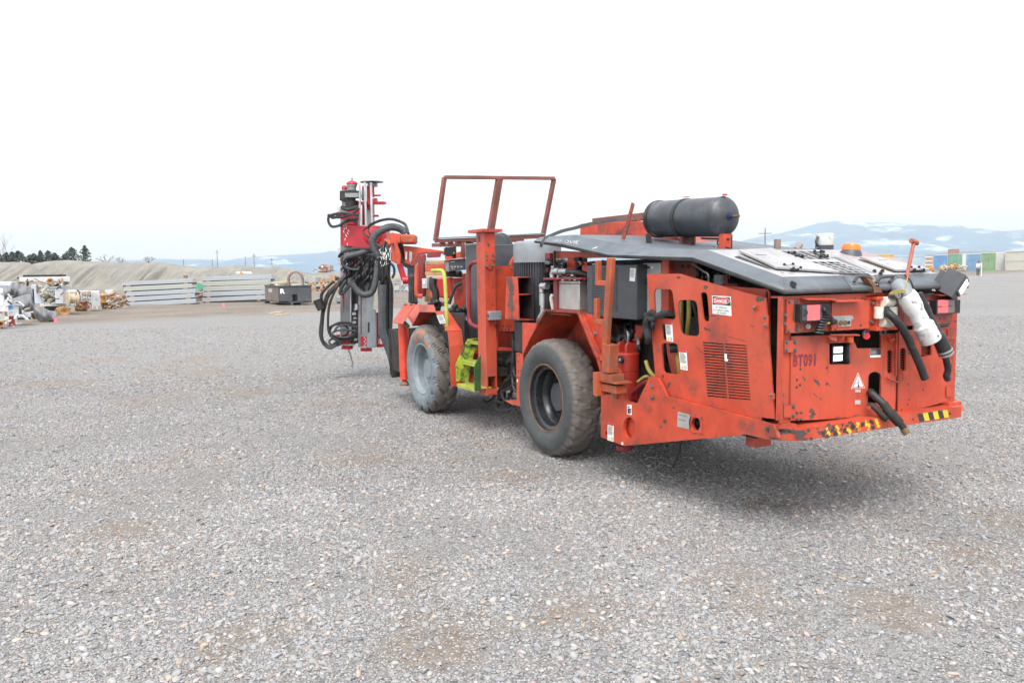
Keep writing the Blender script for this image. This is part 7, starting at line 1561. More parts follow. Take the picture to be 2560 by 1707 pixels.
# ---- houses on the rise
mound([(730, 704), (775, 688), (795, 679.5), (830, 678.5), (870, 679), (910, 684), (960, 696)], 262, 16, 5.1)
def hbox(t, nm, c, u0, v0, u1, v1, y, dep, mt_, dy=0.0, off=None):
    a, b_ = w(*c(u0, v0), y=y) - off, w(*c(u1, v1), y=y) - off; return MB().box((a.x, a.y, b_.z), (b_.x, a.y + dep, a.z)).build(nm, mt_, t)
cZ0, cZ1, cZ2, cZ3 = crop(0, 560, 5.6), crop(280, 600, 7.839), crop(480, 600, 6.189), crop(2120, 600, 5.345)
o_ = w(*cZ2(2040, 480), y=260); hs = thing('house', 'small brown house on the rise behind the pallet stacks', 'house', o_)
BRN = mat('brown_siding', (.25, .13, .1), .8, var=.2); hbox(hs, 'wall', cZ2, 1955, 420, 2075, 490, 260, 6, BRN, off=o_)
P = [w(*cZ2(*q), y=259.8) - o_ for q in ((1945, 425), (2015, 375), (2085, 425))]; MB().prism(P, (0, 6.4, 0)).build('roof', BRN, hs); hbox(hs, 'wing', cZ2, 2075, 395, 2135, 480, 261, 5, mat('pale_brown_siding', (.36, .27, .22), .8), off=o_); hbox(hs, 'window', cZ2, 2000, 400, 2025, 425, 259.7, .1, WHITE, off=o_)
GLASSD = mat('dusty_car_glass', (.1, .12, .14), .3)
for (u0, v0, u1, v1, lb, mt_) in ((1850, 455, 1985, 490, 'pale parked car left of the brown house', LGREY), (2130, 462, 2200, 485, 'dark parked car right of the brown house', DGREY)):
    o_ = w(*cZ2((u0 + u1) / 2, v1), y=250); t = thing('parked_car', lb, 'car', o_, 0, 'cars near the brown house'); a = w(*cZ2(u0, v0), y=250) - o_; b2 = w(*cZ2(u1, v1), y=250) - o_; h = a.z - b2.z
    MB().prism([V(a.x, 0, .25 * h), V(b2.x, 0, .25 * h), V(b2.x, 0, .55 * h), V(b2.x * .6, 0, .6 * h), V(b2.x * .35, 0, h), V(a.x * .4, 0, h), V(a.x * .7, 0, .6 * h), V(a.x, 0, .55 * h)], (0, 1.7, 0)).build('body', mt_, t)
    for x in (a.x * .6, b2.x * .6): MB().cyl((x, -.02, .2 * h), (x, .2, .2 * h), .22 * h, n=12).build('wheel', BLACK, t)
    MB().prism([V(a.x * .62, -.02, .62 * h), V(b2.x * .52, -.02, .62 * h), V(b2.x * .33, -.02, .94 * h), V(a.x * .38, -.02, .94 * h)], (0, .03, 0)).build('window', GLASSD, t)

# ---- stacks of steel beams
BEAMA = mat('pale_grey_beam', (.36, .39, .42), .55, var=.1, vscale=.6, dirt=.5, dscale=.8, dthr=.55, dirtcol=(.4, .38, .35), stretch=(.3, 1, 3)); BEAMB = mat('cream_grey_beam', (.37, .385, .355), .55, var=.1, vscale=.6, dirt=.4, dscale=.8, stretch=(.3, 1, 3)); BEND = mat('dark_gap_filler', (.09, .09, .09), .8)
def bundle(c, ul, vtl, ur, vtr, vbl, vbr, y, mt_, label, dep=.62, ends=6, grp='bundles of steel beams'):
    A_, B_ = w(*c(ul, vtl), y=y), w(*c(ur, vtr), y=y); A2, B2 = w(*c(ul, vbl), y=y), w(*c(ur, vbr), y=y); o_ = (A2 + B2) / 2; t = thing('beam_bundle', label, 'beam bundle', o_, 0, grp)
    k = 3 if (A_.z - A2.z) > .35 else 2
    for i in range(k):
        f0, f1 = i / k + (.015 if i else 0), (i + 1) / k; p = [A2.lerp(A_, f0), B2.lerp(B_, f0), B2.lerp(B_, f1), A2.lerp(A_, f1)]
        q = [x - o_ for x in p]; web = .03
        mb = MB().prism([V(x.x, 0, x.z) for x in (q[0], q[1], q[1].lerp(q[2], .18), q[0].lerp(q[3], .18))], (0, dep, 0)).prism([V(x.x, 0, x.z) for x in (q[0].lerp(q[3], .82), q[1].lerp(q[2], .82), q[2], q[3])], (0, dep, 0)).prism([V(x.x, .008, x.z) for x in (q[0].lerp(q[3], .18), q[1].lerp(q[2], .18), q[1].lerp(q[2], .82), q[0].lerp(q[3], .82))], (0, .04, 0))
        mb.build('beam', mt_, t)
        if i == 0: MB().prism([V(x.x, .1, x.z) for x in (q[0] - V(0, 0, .13), q[1] - V(0, 0, .13), q[1] + V(0, 0, .01), q[0] + V(0, 0, .01))], (0, dep - .12, 0)).build('gap_filler', BEND, t)  # added dark filler standing in for the shaded gap below each bundle
        if i == 0:
            for f in (.08, .9): x = q[0].lerp(q[1], f); MB().box((x.x - .12, .02, x.z - .09), (x.x + .12, dep, x.z)).build('spacer', WOOD, t)
y1_ = gpt(*cZ1(900, 1270)).y; nm = ['bottom', 'second lowest', 'middle', 'second highest', 'top']
L1 = [(250, 1640, 1225, 1310, 1145, 1235), (290, 1620, 1120, 1200, 1045, 1125), (275, 1640, 1020, 1095, 950, 1035), (230, 1570, 915, 1000, 850, 935), (200, 1585, 815, 890, 745, 830)]
for i, (ul, ur, vtl, vbl, vtr, vbr) in enumerate(L1): bundle(cZ1, ul, vtl, ur, vtr, vbl, vbr, y1_, BEAMA if i != 3 else BEAMB, f'{nm[i]} bundle of pale grey steel beams in the left stack')
L2 = [(160, 1130, 895, 955, 850, 915), (175, 1125, 805, 870, 770, 840), (175, 1200, 720, 790, 685, 760), (165, 1215, 645, 710, 605, 680), (160, 1235, 565, 630, 525, 600)]
y2_ = gpt(*cZ2(650, 965)).y
for i, (ul, ur, vtl, vbl, vtr, vbr) in enumerate(L2): bundle(cZ2, ul, vtl, ur, vtr, vbl, vbr, y2_, BEAMB if i in (2, 3) else BEAMA, f'{nm[i]} bundle of pale beams in the right stack beside the dumpster')
for u0, v0, u1, v1, lb in ((1420, 722, 1465, 745, 'small rusty block on top of the left beam stack'),): o_ = w(*cZ1((u0 + u1) / 2, v1), y=y1_ + .3); MB().box((-.09, -.1, 0), (.09, .1, .14)).build('timber_block', RUST).location = o_; tag(bpy.data.objects['timber_block'], lb, 'block')
o_ = w(*cZ2(840, 525), y=y2_ + .2); t = thing('rag_bundle', 'white sheeting and an orange rag on top of the right beam stack', 'sheeting', o_); a = w(*cZ2(690, 520), y=y2_) - w(*cZ2(840, 525), y=y2_)
MB().tube([V(a.x, 0, .05), V(a.x * .5, 0, .1), V(0, 0, .06), V(-a.x * .55, 0, .05)], .06, 8).build('sheet', WHITE, t); MB().lathe((a.x * .5, -.1, .05), (.3, 0, 1), [(.09, 0), (.07, .08), (0, .14)], 8).build('rag', mat('orange_rag', (.6, .2, .05), .8), t)
# green disc and rusty scrap between the stacks
o_ = gpt(*cZ1(1700, 1225)); yy = o_.y; t = thing('scrap_heap', 'rusty scrap frames with a green round cover between the two beam stacks', 'scrap', o_)
c_ = w(*cZ1(1715, 915), y=yy) - o_; MB().cyl(c_, c_ + V(0, .1, 0), .22, n=20).build('green_cover', mat('jade_green_paint', (.08, .36, .24), .5), t); sc_ = MB()
for k in range(14): p = w(*cZ1(1660 + 110 * rnd.random(), 1000 + 215 * rnd.random()), y=yy) - o_; sc_.beam(p + V(-.15, 0, 0), p + V(.15, .3 * rnd.random(), .1 * rnd.random()), .06, .05)
sc_.build('scrap_frame', RUST, t)
hp_ = gpt(*cZ1(130, 1320)); t = thing('rusty_machine', 'low heap of rusty orange machinery left of the left beam stack', 'machinery', hp_); yy = hp_.y
mr_ = [MB() for _ in range(3)]; r5 = random.Random(2)
for k in range(40): p = w(*cZ1(-10 + 250 * r5.random(), 1090 + 225 * r5.random() ** 1.3), y=yy) - hp_; mr_[k % 3].beam(p, p + V(r5.uniform(-.35, .35), r5.uniform(-.2, .3), r5.uniform(-.2, .2)), .05 + .1 * r5.random(), .05 + .08 * r5.random())
for q, nmm, mt_ in zip(mr_, ('rusty_frame', 'machine_block', 'pipework'), (RUST, mat('faded_orange_steel', (.4, .2, .1), .7, var=.3), LGREY)): q.build(nmm, mt_, t)

# ---- black dumpster
C0 = gpt(*cZ2(1345, 1012)); yD = C0.y; A0 = w(*cZ2(1140, 995), y=yD + 4.2); B0 = w(*cZ2(1855, 1000), y=yD - .0)
dt = thing('dumpster', 'black roll-off dumpster with a white letter R, half full of scrap', 'dumpster', C0)
Ht = (w(*cZ2(1345, 715), y=yD) - C0).z; lf_ = (A0 - C0); lf_.z = 0; rt_ = (B0 - C0); rt_.z = 0
z0 = .14; DB = mat('black_dumpster_paint', (.05, .053, .062), .5, var=.25, vscale=1.5, dirt=.6, dscale=2, dthr=.5, dirtcol=(.1, .085, .075)); DB2 = mat('rusty_dumpster_side', (.17, .13, .11), .7, var=.25, vscale=1, dirt=.6, dscale=1.2, dthr=.5)
fr = [V(0, 0, z0), rt_ * .93 + V(0, 0, z0), rt_ + V(0, 0, z0 + .18), rt_ + V(0, 0, Ht), V(0, 0, Ht)]; hole = [rt_ * f + V(0, 0, z) for f, z in ((.415, z0 + .06), (.58, z0 + .06), (.575, z0 + .46), (.42, z0 + .46))]
nb = lf_.normalized() * .05
MB().prism(fr, nb, [hole]).build('front_wall', DB, dt); MB().prism([V(0, 0, z0) + nb, lf_ + V(0, 0, z0), lf_ + V(0, 0, Ht), V(0, 0, Ht) + nb], rt_.normalized() * .05).build('side_wall', DB2, dt)
MB().prism([rt_ + nb + V(0, 0, z0), rt_ + lf_ + V(0, 0, z0), rt_ + lf_ + V(0, 0, Ht), rt_ + nb + V(0, 0, Ht)], -rt_.normalized() * .05).build('side_wall', DB, dt); MB().prism([lf_ + V(0, 0, z0), lf_ + rt_ + V(0, 0, z0), lf_ + rt_ + V(0, 0, Ht), lf_ + V(0, 0, Ht)], -nb).build('rear_wall', DB, dt)
MB().prism([V(0, 0, z0 + .02), rt_ + V(0, 0, z0 + .02), rt_ + lf_ + V(0, 0, z0 + .02), lf_ + V(0, 0, z0 + .02)], (0, 0, .05)).build('floor_plate', DB, dt)
rim_ = MB(); 
for a, b_ in ((V(0, 0, 0), rt_), (V(0, 0, 0), lf_), (rt_, rt_ + lf_), (lf_, lf_ + rt_)): rim_.beam(a + V(0, 0, Ht), b_ + V(0, 0, Ht), .09, .06)
rim_.build('rim', DB, dt)
for f in (.38, .68): MB().beam(rt_ * f - lf_.normalized() * .25 + V(0, 0, .07), rt_ * f + lf_ * .9 + V(0, 0, .07), .1, .13).build('skid', DB, dt)
MB().beam(rt_ * .3 - nb * 2 + V(0, 0, z0 + .02), rt_ * .75 - nb * 2 + V(0, 0, z0 + .02), .12, .05).build('hook_plate', DB, dt); MB().prism([V(.0, -.02, .1) + rt_ * .4 + nb * 6, rt_ * .6 + nb * 6 + V(0, 0, .1), rt_ * .6 + nb * 6 + V(0, 0, .65), rt_ * .4 + nb * 6 + V(0, 0, .65)], nb * .5).build('hook_recess', BLACK, dt)
MB().cyl(lf_ * .9 + V(-.1, 0, .12), lf_ * .9 + V(.15, 0, .12), .12, n=14).build('roller', BLACK, dt)
def on(f, z): return rt_ * f + V(0, 0, z)
zz = lambda v: (w(*cZ2(1400, v), y=yD) - C0).z
MB().quadtext('R', on(.055, zz(755)), on(.2, zz(755)), on(.2, zz(828)), on(.055, zz(828)), .006, bold=.05).build('letter_mark', WHITE, dt)
MB().prism([lf_ * .45 + V(0, 0, zz(820)) - rt_.normalized() * .006, lf_ * .72 + V(0, 0, zz(820)) - rt_.normalized() * .006, lf_ * .72 + V(0, 0, zz(762)) - rt_.normalized() * .006, lf_ * .45 + V(0, 0, zz(762)) - rt_.normalized() * .006], -rt_.normalized() * .003).build('side_label', LGREY, dt)
# scrap in the dumpster: each piece its own
def inb(u, v): return w(*cZ2(u, v), y=yD + 1.6)
ring = MB(); cx_ = (inb(1495, 640) + inb(1715, 640)) / 2; rO = (inb(1715, 640) - inb(1495, 640)).length / 2; pts = []
zt3 = inb(1605, 498).z - inb(1605, 700).z
P_ = [V(rO * math.cos(a), 0, zt3 - rO + rO * math.sin(a)) for a in [math.pi * k / 16 for k in range(17)]]; P_ = [V(rO, 0, -.35)] + P_ + [V(-rO, 0, -.35)]
for a, b_ in zip(P_[:-1], P_[1:]): ring.beam(a, b_, .3, .05, (0, 1, 0)) if False else ring.beam(a, b_, .09, .26, (0, 1, 0))
o = ring.build('steel_hoop', mat('rusty_hoop', (.22, .15, .125), .7, var=.3)); o.location = V(cx_.x, cx_.y, inb(1605, 700).z); tag(o, 'tall rusty steel hoop standing up out of the black dumpster', 'hoop')
for k, (u0, v0, u1, v1, mt_, lb) in enumerate(((1230, 668, 1540, 632, LGREY, 'pale plank leaning over the left end of the dumpster'), (1270, 685, 1590, 655, mat('yellow_timber', (.5, .33, .12), .7), 'yellowish plank lying below the pale one in the dumpster'), (1285, 700, 1470, 690, WHITE, 'white scrap sheet on the front rim of the dumpster'), (1540, 710, 1730, 690, mat('pale_green_sheet', (.5, .55, .5), .6), 'pale sheet on the right of the dumpster rim'))):
    a, b_ = inb(u0, v0), inb(u1, v1); o = MB().beam(V(0, 0, 0), b_ - a + V(0, .6, 0), .2, .07 if k < 2 else .12).build('scrap_plank', mt_, None, .01); o.location = a; tag(o, lb, 'plank', 'scrap in the dumpster')
for (q0, q1, lb) in (((1215, 1150), (1405, 1130), 'thin pale plank lying on the gravel before the dumpster'), ((1280, 1170), (1500, 1160), 'thicker tan plank lying on the gravel nearest the viewer'), ): 
    a, b_ = gpt(*cZ2(*q0)), gpt(*cZ2(*q1)); o = MB().beam(V(0, 0, .04), b_ - a + V(0, 0, .04), .22, .07).build('plank', mat('weathered_plank', (.42, .34, .25), .8, var=.2), None, .008); o.location = a; tag(o, lb, 'plank', 'planks on the gravel')
PINK = mat('pink_flagging', (.8, .2, .25), .7)
for (u, v0, v1, c, lb) in ((490, 1035, 975, cZ2, 'pink survey stake on the dirt in front of the right beam stack'), (785, 1385, 1310, cZ0, 'pink survey stake beside the grey tarp')):
    o_ = gpt(*c(u, v0)); h = (w(*c(u, v1), y=o_.y) - o_).z; o = MB().box((-.02, -.02, 0), (.02, .02, h)).prism([V(-.07, -.03, h * .1), V(.07, -.03, h * .02), V(.03, -.03, h), V(-.06, -.03, h * .9)], (0, .06, 0)).build('survey_stake', PINK); o.location = o_; tag(o, lb, 'stake', 'pink survey stakes')
# pallets right of the dumpster and crates behind the mast
def palletstack(c, u0, v0, u1, v1, label, seed, y=None, pale=False):
    o_ = gpt(*c((u0 + u1) / 2, v1)); yy = y or o_.y; 
    if y: o_ = w(*c((u0 + u1) / 2, v1), y=y)
    a, b_ = w(*c(u0, v0), y=yy) - o_, w(*c(u1, v1), y=yy) - o_; t = thing('pallet_stack', label, 'pallet stack', o_, 0, 'pallet stacks by the dumpster'); r_ = random.Random(seed); z = 0; wd = b_.x - a.x; Hh = a.z - b_.z; 
    WD = mat('grey_pallet_timber', (.4, .4, .4), .8) if pale else WOOD
    nl = max(2, int(Hh / .55)); hh = Hh / nl
    for k in range(nl):
        z = k * hh; mb = MB()
        for f in (0, .46, .9): mb.box((a.x + wd * f, 0, z), (a.x + wd * (f + .1), .9, z + hh * .2))
        mb.box((a.x, 0, z + hh * .2), (b_.x, .9, z + hh * .27)); mb.build('pallet', WD, t)
        x = a.x + .04
        while x < b_.x - .15:
            q = .16 + .25 * r_.random(); MB().box((x, .03 + .1 * r_.random(), z + hh * .27), (min(x + q, b_.x), .8, z + hh * (.6 + .38 * r_.random()))).build('load', r_.choice((BLACK, DARK, WD, WD, GREY) if not pale else (LGREY, LGREY, GREY)), t, .01); x += q + .02
palletstack(cZ2, 1735, 640, 1895, 785, 'low dark pallet stack just right of the dumpster', 1); palletstack(cZ2, 1902, 572, 2058, 790, 'tall tan pallet stack in the middle of the row', 2); palletstack(cZ2, 2066, 545, 2290, 790, 'tallest pallet stack behind the hanging hoses', 3)
palletstack(cB, 1145, 190, 1235, 385, 'pale crate stack seen between the hoses and the drill rig, left one', 4, None, True); palletstack(cB, 1240, 230, 1350, 385, 'pale crate stack seen between the hoses and the drill rig, right one', 5, None, True)
o_ = gpt(*cZ2(2255, 985)); a, b_ = w(*cZ2(2225, 880), y=o_.y) - o_, w(*cZ2(2330, 985), y=o_.y) - o_; t = thing('skip_box', 'low grey steel box on the dirt behind the left drill mast', 'box', o_); MB().box((a.x, 0, .1), (b_.x, .8, a.z)).build('body', GREY, t, .02); MB().box((a.x + .05, .05, 0), (b_.x - .1, .7, .1)).build('base', BLACK, t)

# ---- white mining machines at the left edge
WHM = mat('chalky_white_paint', (.53, .54, .55), .5, var=.08, vscale=2, dirt=.6, dscale=3, dthr=.5, dirtcol=(.3, .2, .12)); WHB = mat('bluish_white_paint', (.48, .52, .57), .5, var=.08, vscale=2, dirt=.4, dscale=3, dthr=.58, dirtcol=(.4, .35, .3)); CRM = mat('cream_yellow_paint', (.42, .35, .24), .6, var=.2, vscale=3, dirt=.5, dscale=4); RSTY = mat('orange_rust', (.36, .2, .09), .8, var=.3, vscale=4)
g0 = gpt(*cZ0(700, 1270)); yw = g0.y
def far_thing(name, label, cat, c, u, v, group=None):
    o_ = gpt(*c(u, v)); return thing(name, label, cat, o_, -math.atan2(o_.x, o_.y), group), o_
def tol(t, o_, p): return Matrix.Rotation(-t.rotation_euler.z, 3, 'Z') @ (p - o_)
def rect(t, o_, nm, c, u0, v0, u1, v1, mt_, dy=0.0, dep=.5, bev=.015, parent=None):
    y = o_.y + dy; a, b_ = tol(t, o_, w(*c(u0, v0), y=y)), tol(t, o_, w(*c(u1, v1), y=y)); return MB().box((a.x, a.y, b_.z), (b_.x, a.y + dep, a.z)).build(nm, mt_, parent or t, bev)
def rod_(t, o_, nm, c, P, r, mt_, dy=0.0): return MB().tube([tol(t, o_, w(*c(*q), y=o_.y + dy)) for q in P], r, 10, 3).build(nm, mt_, t)
t, o_ = far_thing('mobile_crane_drill', 'white tracked drilling machine with a long boom laid along its top', 'machine', cZ0, 700, 1275)
rect(t, o_, 'boom_beam', cZ0, 320, 714, 930, 742, BLACK, .2, .4); rect(t, o_, 'boom_tip', cZ0, 235, 742, 268, 765, BLACK, .2, .3); rect(t, o_, 'boom', cZ0, 268, 745, 975, 800, WHM, .1, .6); rect(t, o_, 'boom_head', cZ0, 880, 735, 985, 805, WHM, 0, .7)
rect(t, o_, 'cabinet', cZ0, 440, 850, 590, 1115, WHB, .1, 1.2); rect(t, o_, 'cabinet_vent', cZ0, 505, 850, 535, 970, RUST, .05, .1); rect(t, o_, 'engine_hood', cZ0, 590, 850, 700, 930, WHB, .5, .8); rect(t, o_, 'engine_hood', cZ0, 765, 915, 895, 1115, WHB, 0, 1.0); rect(t, o_, 'deck', cZ0, 560, 1120, 1050, 1150, WHM, -.1, 1.4); rect(t, o_, 'cabinet', cZ0, 880, 865, 1005, 930, WHM, .5, .8); rect(t, o_, 'hydraulic_post', cZ0, 597, 940, 625, 1125, LGREY, -.05, .15)
for k in range(46): 
    x, y = 600 + 300 * r5.random(), 780 + 300 * r5.random(); p = tol(t, o_, w(*cZ0(x, y), y=o_.y + .2))
    MB().beam(p, p + V(r5.uniform(-.4, .4), .2, r5.uniform(-.25, .25)), .03 + .07 * r5.random(), .03 + .07 * r5.random()).build('machine_strut', r5.choice((RSTY, WHM, WHB, WHM, DARK, CRM)), t)
def ringo(t, o_, nm, c, u, v, rpx, mt_, dy, wdt=.15): p = tol(t, o_, w(*c(u, v), y=o_.y + dy)); r = rpx / c(1, 0)[0] if False else rpx * o_.y / FPX; return MB().lathe(p, (0, -1, 0), [(0, .3 * wdt), (r * .3, .3 * wdt), (r * .34, wdt * .75), (r * .6, wdt * .75), (r * .66, wdt), (r * .95, wdt), (r, wdt * .8), (r, 0), (0, 0)], 22).build(nm, mt_, t)
ringo(t, o_, 'hose_ring', cZ0, 700, 800, 8, RSTY, -.05); rl_ = tol(t, o_, w(*cZ0(945, 1045), y=o_.y - .25)); MB().lathe(rl_, (1, .25, 0), [(.2, 0), (.33, .0), (.33, .05), (.22, .06), (.22, .34), (.33, .35), (.33, .4), (.2, .4)], 20).build('cable_reel', CRM, t); rect(t, o_, 'reel_frame', cZ0, 930, 925, 1075, 960, WHM, -.2, .3); rect(t, o_, 'reel_frame', cZ0, 1040, 930, 1070, 1150, WHM, -.2, .3)
for u in (840, 872, 905, 690): ringo(t, o_, 'wheel', cZ0, u, 1222 if u > 700 else 1190, 12 if u > 700 else 8, RSTY, -.15 + .004 * (905 - u), .12)
rect(t, o_, 'undercarriage', cZ0, 620, 1150, 940, 1215, DARK, .2, .9)
t, o_ = far_thing('white_generator_trailer', 'white slatted machine on a rusty chassis left of the rusty machinery', 'machine', cZ0, 1180, 1225)
rect(t, o_, 'slatted_body', cZ0, 1275, 940, 1405, 1150, WHM, 0, 1.0)
for k in range(5): rect(t, o_, 'slat', cZ0, 1285 + 24 * k, 955, 1295 + 24 * k, 1135, WHB, -.04, .05, 0)
rect(t, o_, 'top_bar', cZ0, 1085, 935, 1280, 955, WHM, .1, .5); rect(t, o_, 'frame_body', cZ0, 1070, 980, 1250, 1075, LGREY, .3, .7); rect(t, o_, 'post', cZ0, 1130, 960, 1150, 1090, WHM, 0, .1); rect(t, o_, 'post', cZ0, 1205, 960, 1225, 1090, WHM, 0, .1); rect(t, o_, 'rusty_chassis', cZ0, 1040, 1100, 1230, 1195, RUST, 0, .8); rect(t, o_, 'timber_base', cZ0, 1030, 1200, 1215, 1235, WOOD, .1, .7); rect(t, o_, 'leg', cZ0, 1290, 1140, 1310, 1205, WHM, 0, .2); rect(t, o_, 'leg', cZ0, 1345, 1140, 1370, 1195, WHM, 0, .2); rect(t, o_, 'counterweight', cZ0, 1220, 1140, 1275, 1220, CRM, 0, .5)
for k in range(18): p = tol(t, o_, w(*cZ0(1060 + 200 * r5.random(), 960 + 140 * r5.random()), y=o_.y + .1)); MB().beam(p, p + V(r5.uniform(-.3, .3), .1, r5.uniform(-.25, .25)), .05, .04).build('frame_strut', r5.choice((WHM, LGREY, RSTY, DARK)), t)
t, o_ = far_thing('yellow_drill_carriage', 'small yellow and rust drill carriage right of the white slatted machine', 'machine', cZ0, 1500, 1190)
rect(t, o_, 'yellow_body', cZ0, 1405, 1020, 1485, 1105, mat('ochre_paint', (.5, .28, .06), .6, var=.2, vscale=3), 0, .6); rect(t, o_, 'rusty_base', cZ0, 1410, 1105, 1560, 1150, RUST, .1, .6); rect(t, o_, 'white_tank', cZ0, 1470, 925, 1580, 970, WHB, .3, .5); rect(t, o_, 'cream_frame', cZ0, 1545, 980, 1600, 1170, CRM, 0, .3); rod_(t, o_, 'boom', cZ0, [(1400, 1000), (1500, 995), (1620, 965)], .08, RSTY, -.1)
for u in (1440, 1490, 1560, 1600): rod_(t, o_, 'leg', cZ0, [(u, 1140), (u + 8, 1190)], .06, DARK)
for k in range(12): p = tol(t, o_, w(*cZ0(1490 + 120 * r5.random(), 1000 + 140 * r5.random()), y=o_.y + .1)); MB().beam(p, p + V(r5.uniform(-.3, .3), .1, r5.uniform(-.2, .2)), .07, .06).build('machine_strut', r5.choice((CRM, RSTY, WHM)), t)
t, o_ = far_thing('white_loader', 'white machine with a blue patch standing in front of the grey tarp', 'machine', cZ0, 180, 1425)
rect(t, o_, 'tank', cZ0, 110, 1130, 270, 1290, WHB, 0, .8); rect(t, o_, 'blue_patch', cZ0, 120, 1135, 175, 1185, mat('bright_blue_paint', (.05, .25, .7), .5), -.02, .05, .004); rect(t, o_, 'red_base', cZ0, 120, 1290, 210, 1425, REDD, 0, .6); rect(t, o_, 'head', cZ0, 95, 1030, 165, 1130, WHM, .2, .5); rect(t, o_, 'rail', cZ0, 250, 1270, 350, 1310, WHM, -.1, .3); rect(t, o_, 'rail', cZ0, 320, 1240, 440, 1305, WHB, .1, .4); rect(t, o_, 'knob', cZ0, 305, 1210, 345, 1250, WHM, 0, .25); rect(t, o_, 'leg', cZ0, 345, 1300, 365, 1350, LGREY, 0, .15); rect(t, o_, 'leg', cZ0, 210, 1290, 250, 1415, WHM, .1, .4); rect(t, o_, 'leg', cZ0, 375, 1305, 395, 1350, LGREY, 0, .15)
t, o_ = far_thing('white_drill_mast', 'white upright drilling mast with a rusty roller cut off by the left edge', 'machine', cZ0, 20, 1465)
P_ = [tol(t, o_, w(*cZ0(*q), y=o_.y)) for q in ((-40, 900), (30, 900), (90, 1190), (60, 1230), (-40, 1230))]; MB().prism(P_, (0, .6, 0)).build('mast', WHM, t, .01); rect(t, o_, 'head', cZ0, 0, 905, 48, 975, WHM, -.1, .5); rect(t, o_, 'red_lamp', cZ0, 0, 1225, 22, 1255, RED, -.1, .1); rect(t, o_, 'body', cZ0, -60, 1230, 60, 1380, mat('pale_green_paint', (.55, .6, .55), .6), 0, .7); ringo(t, o_, 'roller', cZ0, 10, 1390, 8, RSTY, -.1, .4); rect(t, o_, 'foot', cZ0, 0, 1420, 45, 1465, RUST, 0, .4); rect(t, o_, 'side_frame', cZ0, 60, 1230, 110, 1290, RSTY, .1, .3)
# loose small parts lying on and between the machines, each kept with its machine
def clutter(nm, cx, x0, x1, y0, y1, cnt, mts, dy=0.0):
    t = bpy.data.objects[nm]; o_ = t.location.copy()
    for k in range(cnt):
        p = tol(t, o_, w(*cZ0(r5.uniform(x0, x1), r5.uniform(y0, y1)), y=o_.y + dy)); q = p + V(r5.uniform(-.28, .28), r5.uniform(-.05, .2), r5.uniform(-.2, .2)); r = r5.uniform(.012, .04)
        (MB().cyl(p, q, r, n=7) if k % 2 else MB().beam(p, q, r * 2, r * 1.6)).build('fitting', r5.choice(mts), t)
clutter('mobile_crane_drill', 0, 600, 920, 780, 960, 16, (RSTY, WHM, WHM, WHB, DARK, CRM, LGREY), -.05); clutter('mobile_crane_drill', 0, 620, 780, 960, 1110, 14, (RSTY, DARK, RUST, GREEN), -.02); clutter('mobile_crane_drill', 0, 270, 900, 800, 850, 20, (RUST, DARK, CRM), .15); clutter('mobile_crane_drill', 0, 640, 960, 1140, 1190, 10, (RSTY, CRM, DARK), -.1)
clutter('white_generator_trailer', 0, 1040, 1250, 1080, 1195, 10, (RSTY, WHM, RUST, REDD), -.06); clutter('white_generator_trailer', 0, 1060, 1270, 960, 1080, 10, (WHM, LGREY, RSTY), .05)
clutter('yellow_drill_carriage', 0, 1410, 1640, 970, 1180, 24, (RSTY, CRM, CRM, WHM, RUST, LGREY), -.05)
clutter('white_loader', 0, 100, 440, 1180, 1400, 12, (WHM, WHM, RSTY, WHB, WHB, LGREY, CRM), -.08); clutter('white_loader', 0, 90, 270, 1040, 1140, 10, (WHM, DARK, LGREY), -.04); clutter('white_drill_mast', 0, 0, 240, 1250, 1450, 8, (RSTY, WHM, WHM, CRM, WHB, REDD), -.1)
# grey tarps
TARP = mat('grey_tarpaulin', (.15, .155, .165), .5, var=.12, vscale=1.2, bump=.3, bscale=3)
def tarp(top, botm, y, label, seed, bulge):
    n_ = 36; mm_ = 14; T = catmull([V(*q, 0) for q in top], 6); B = catmull([V(*q, 0) for q in botm], 6)
    def samp(L, f): k = f * (len(L) - 1); i = min(int(k), len(L) - 2); return L[i].lerp(L[i + 1], k - i)
    vs = []; o_ = w(*cZ0(*top[0]), y=y)
    for i in range(n_):
        for j in range(mm_):
            a, b_ = samp(T, i / (n_ - 1)), samp(B, i / (n_ - 1)); q = a.lerp(b_, j / (mm_ - 1)); f = j / (mm_ - 1)
            dy = -bulge * math.sin(math.pi * min(1, f * .8 + .1)) + .16 * mnoise.noise(Vector((i * .3 + seed, f * .7, seed))) + .12 * mnoise.noise(Vector((i * .6 + seed + f * 2, f * 1.5, seed)))
            vs.append(w(*cZ0(q.x, q.y), y=y + dy) - o_)
    o = MB().add(vs, [(i * mm_ + j, (i + 1) * mm_ + j, (i + 1) * mm_ + j + 1, i * mm_ + j + 1) for i in range(n_ - 1) for j in range(mm_ - 1)]).build('tarpaulin', TARP, smooth=180); o.location = o_; md = o.modifiers.new('sheet', 'SOLIDIFY'); md.thickness = .02; tag(o, label, 'tarpaulin', 'grey tarpaulins')
yt = gpt(*cZ0(650, 1380)).y
tarp([(-60, 870), (60, 866), (140, 868), (172, 822), (210, 815), (280, 842), (360, 865), (435, 895), (452, 930)], [(-60, 985), (60, 1060), (120, 1010), (190, 1000), (240, 992), (330, 1100), (400, 1108), (440, 1110), (470, 1118)], yt + .9, 'grey tarpaulin draped over the top of the far left machine', 3.3, .25)
tarp([(175, 1040), (270, 1010), (360, 985), (430, 985), (470, 1110), (560, 1180), (640, 1195), (720, 1215), (808, 1238)], [(205, 1112), (300, 1205), (350, 1228), (440, 1240), (500, 1318), (590, 1382), (690, 1382), (735, 1375), (765, 1368)], yt + .5, 'lower grey tarpaulin trailing onto the gravel beside the tracked machine', 9.1, .25)
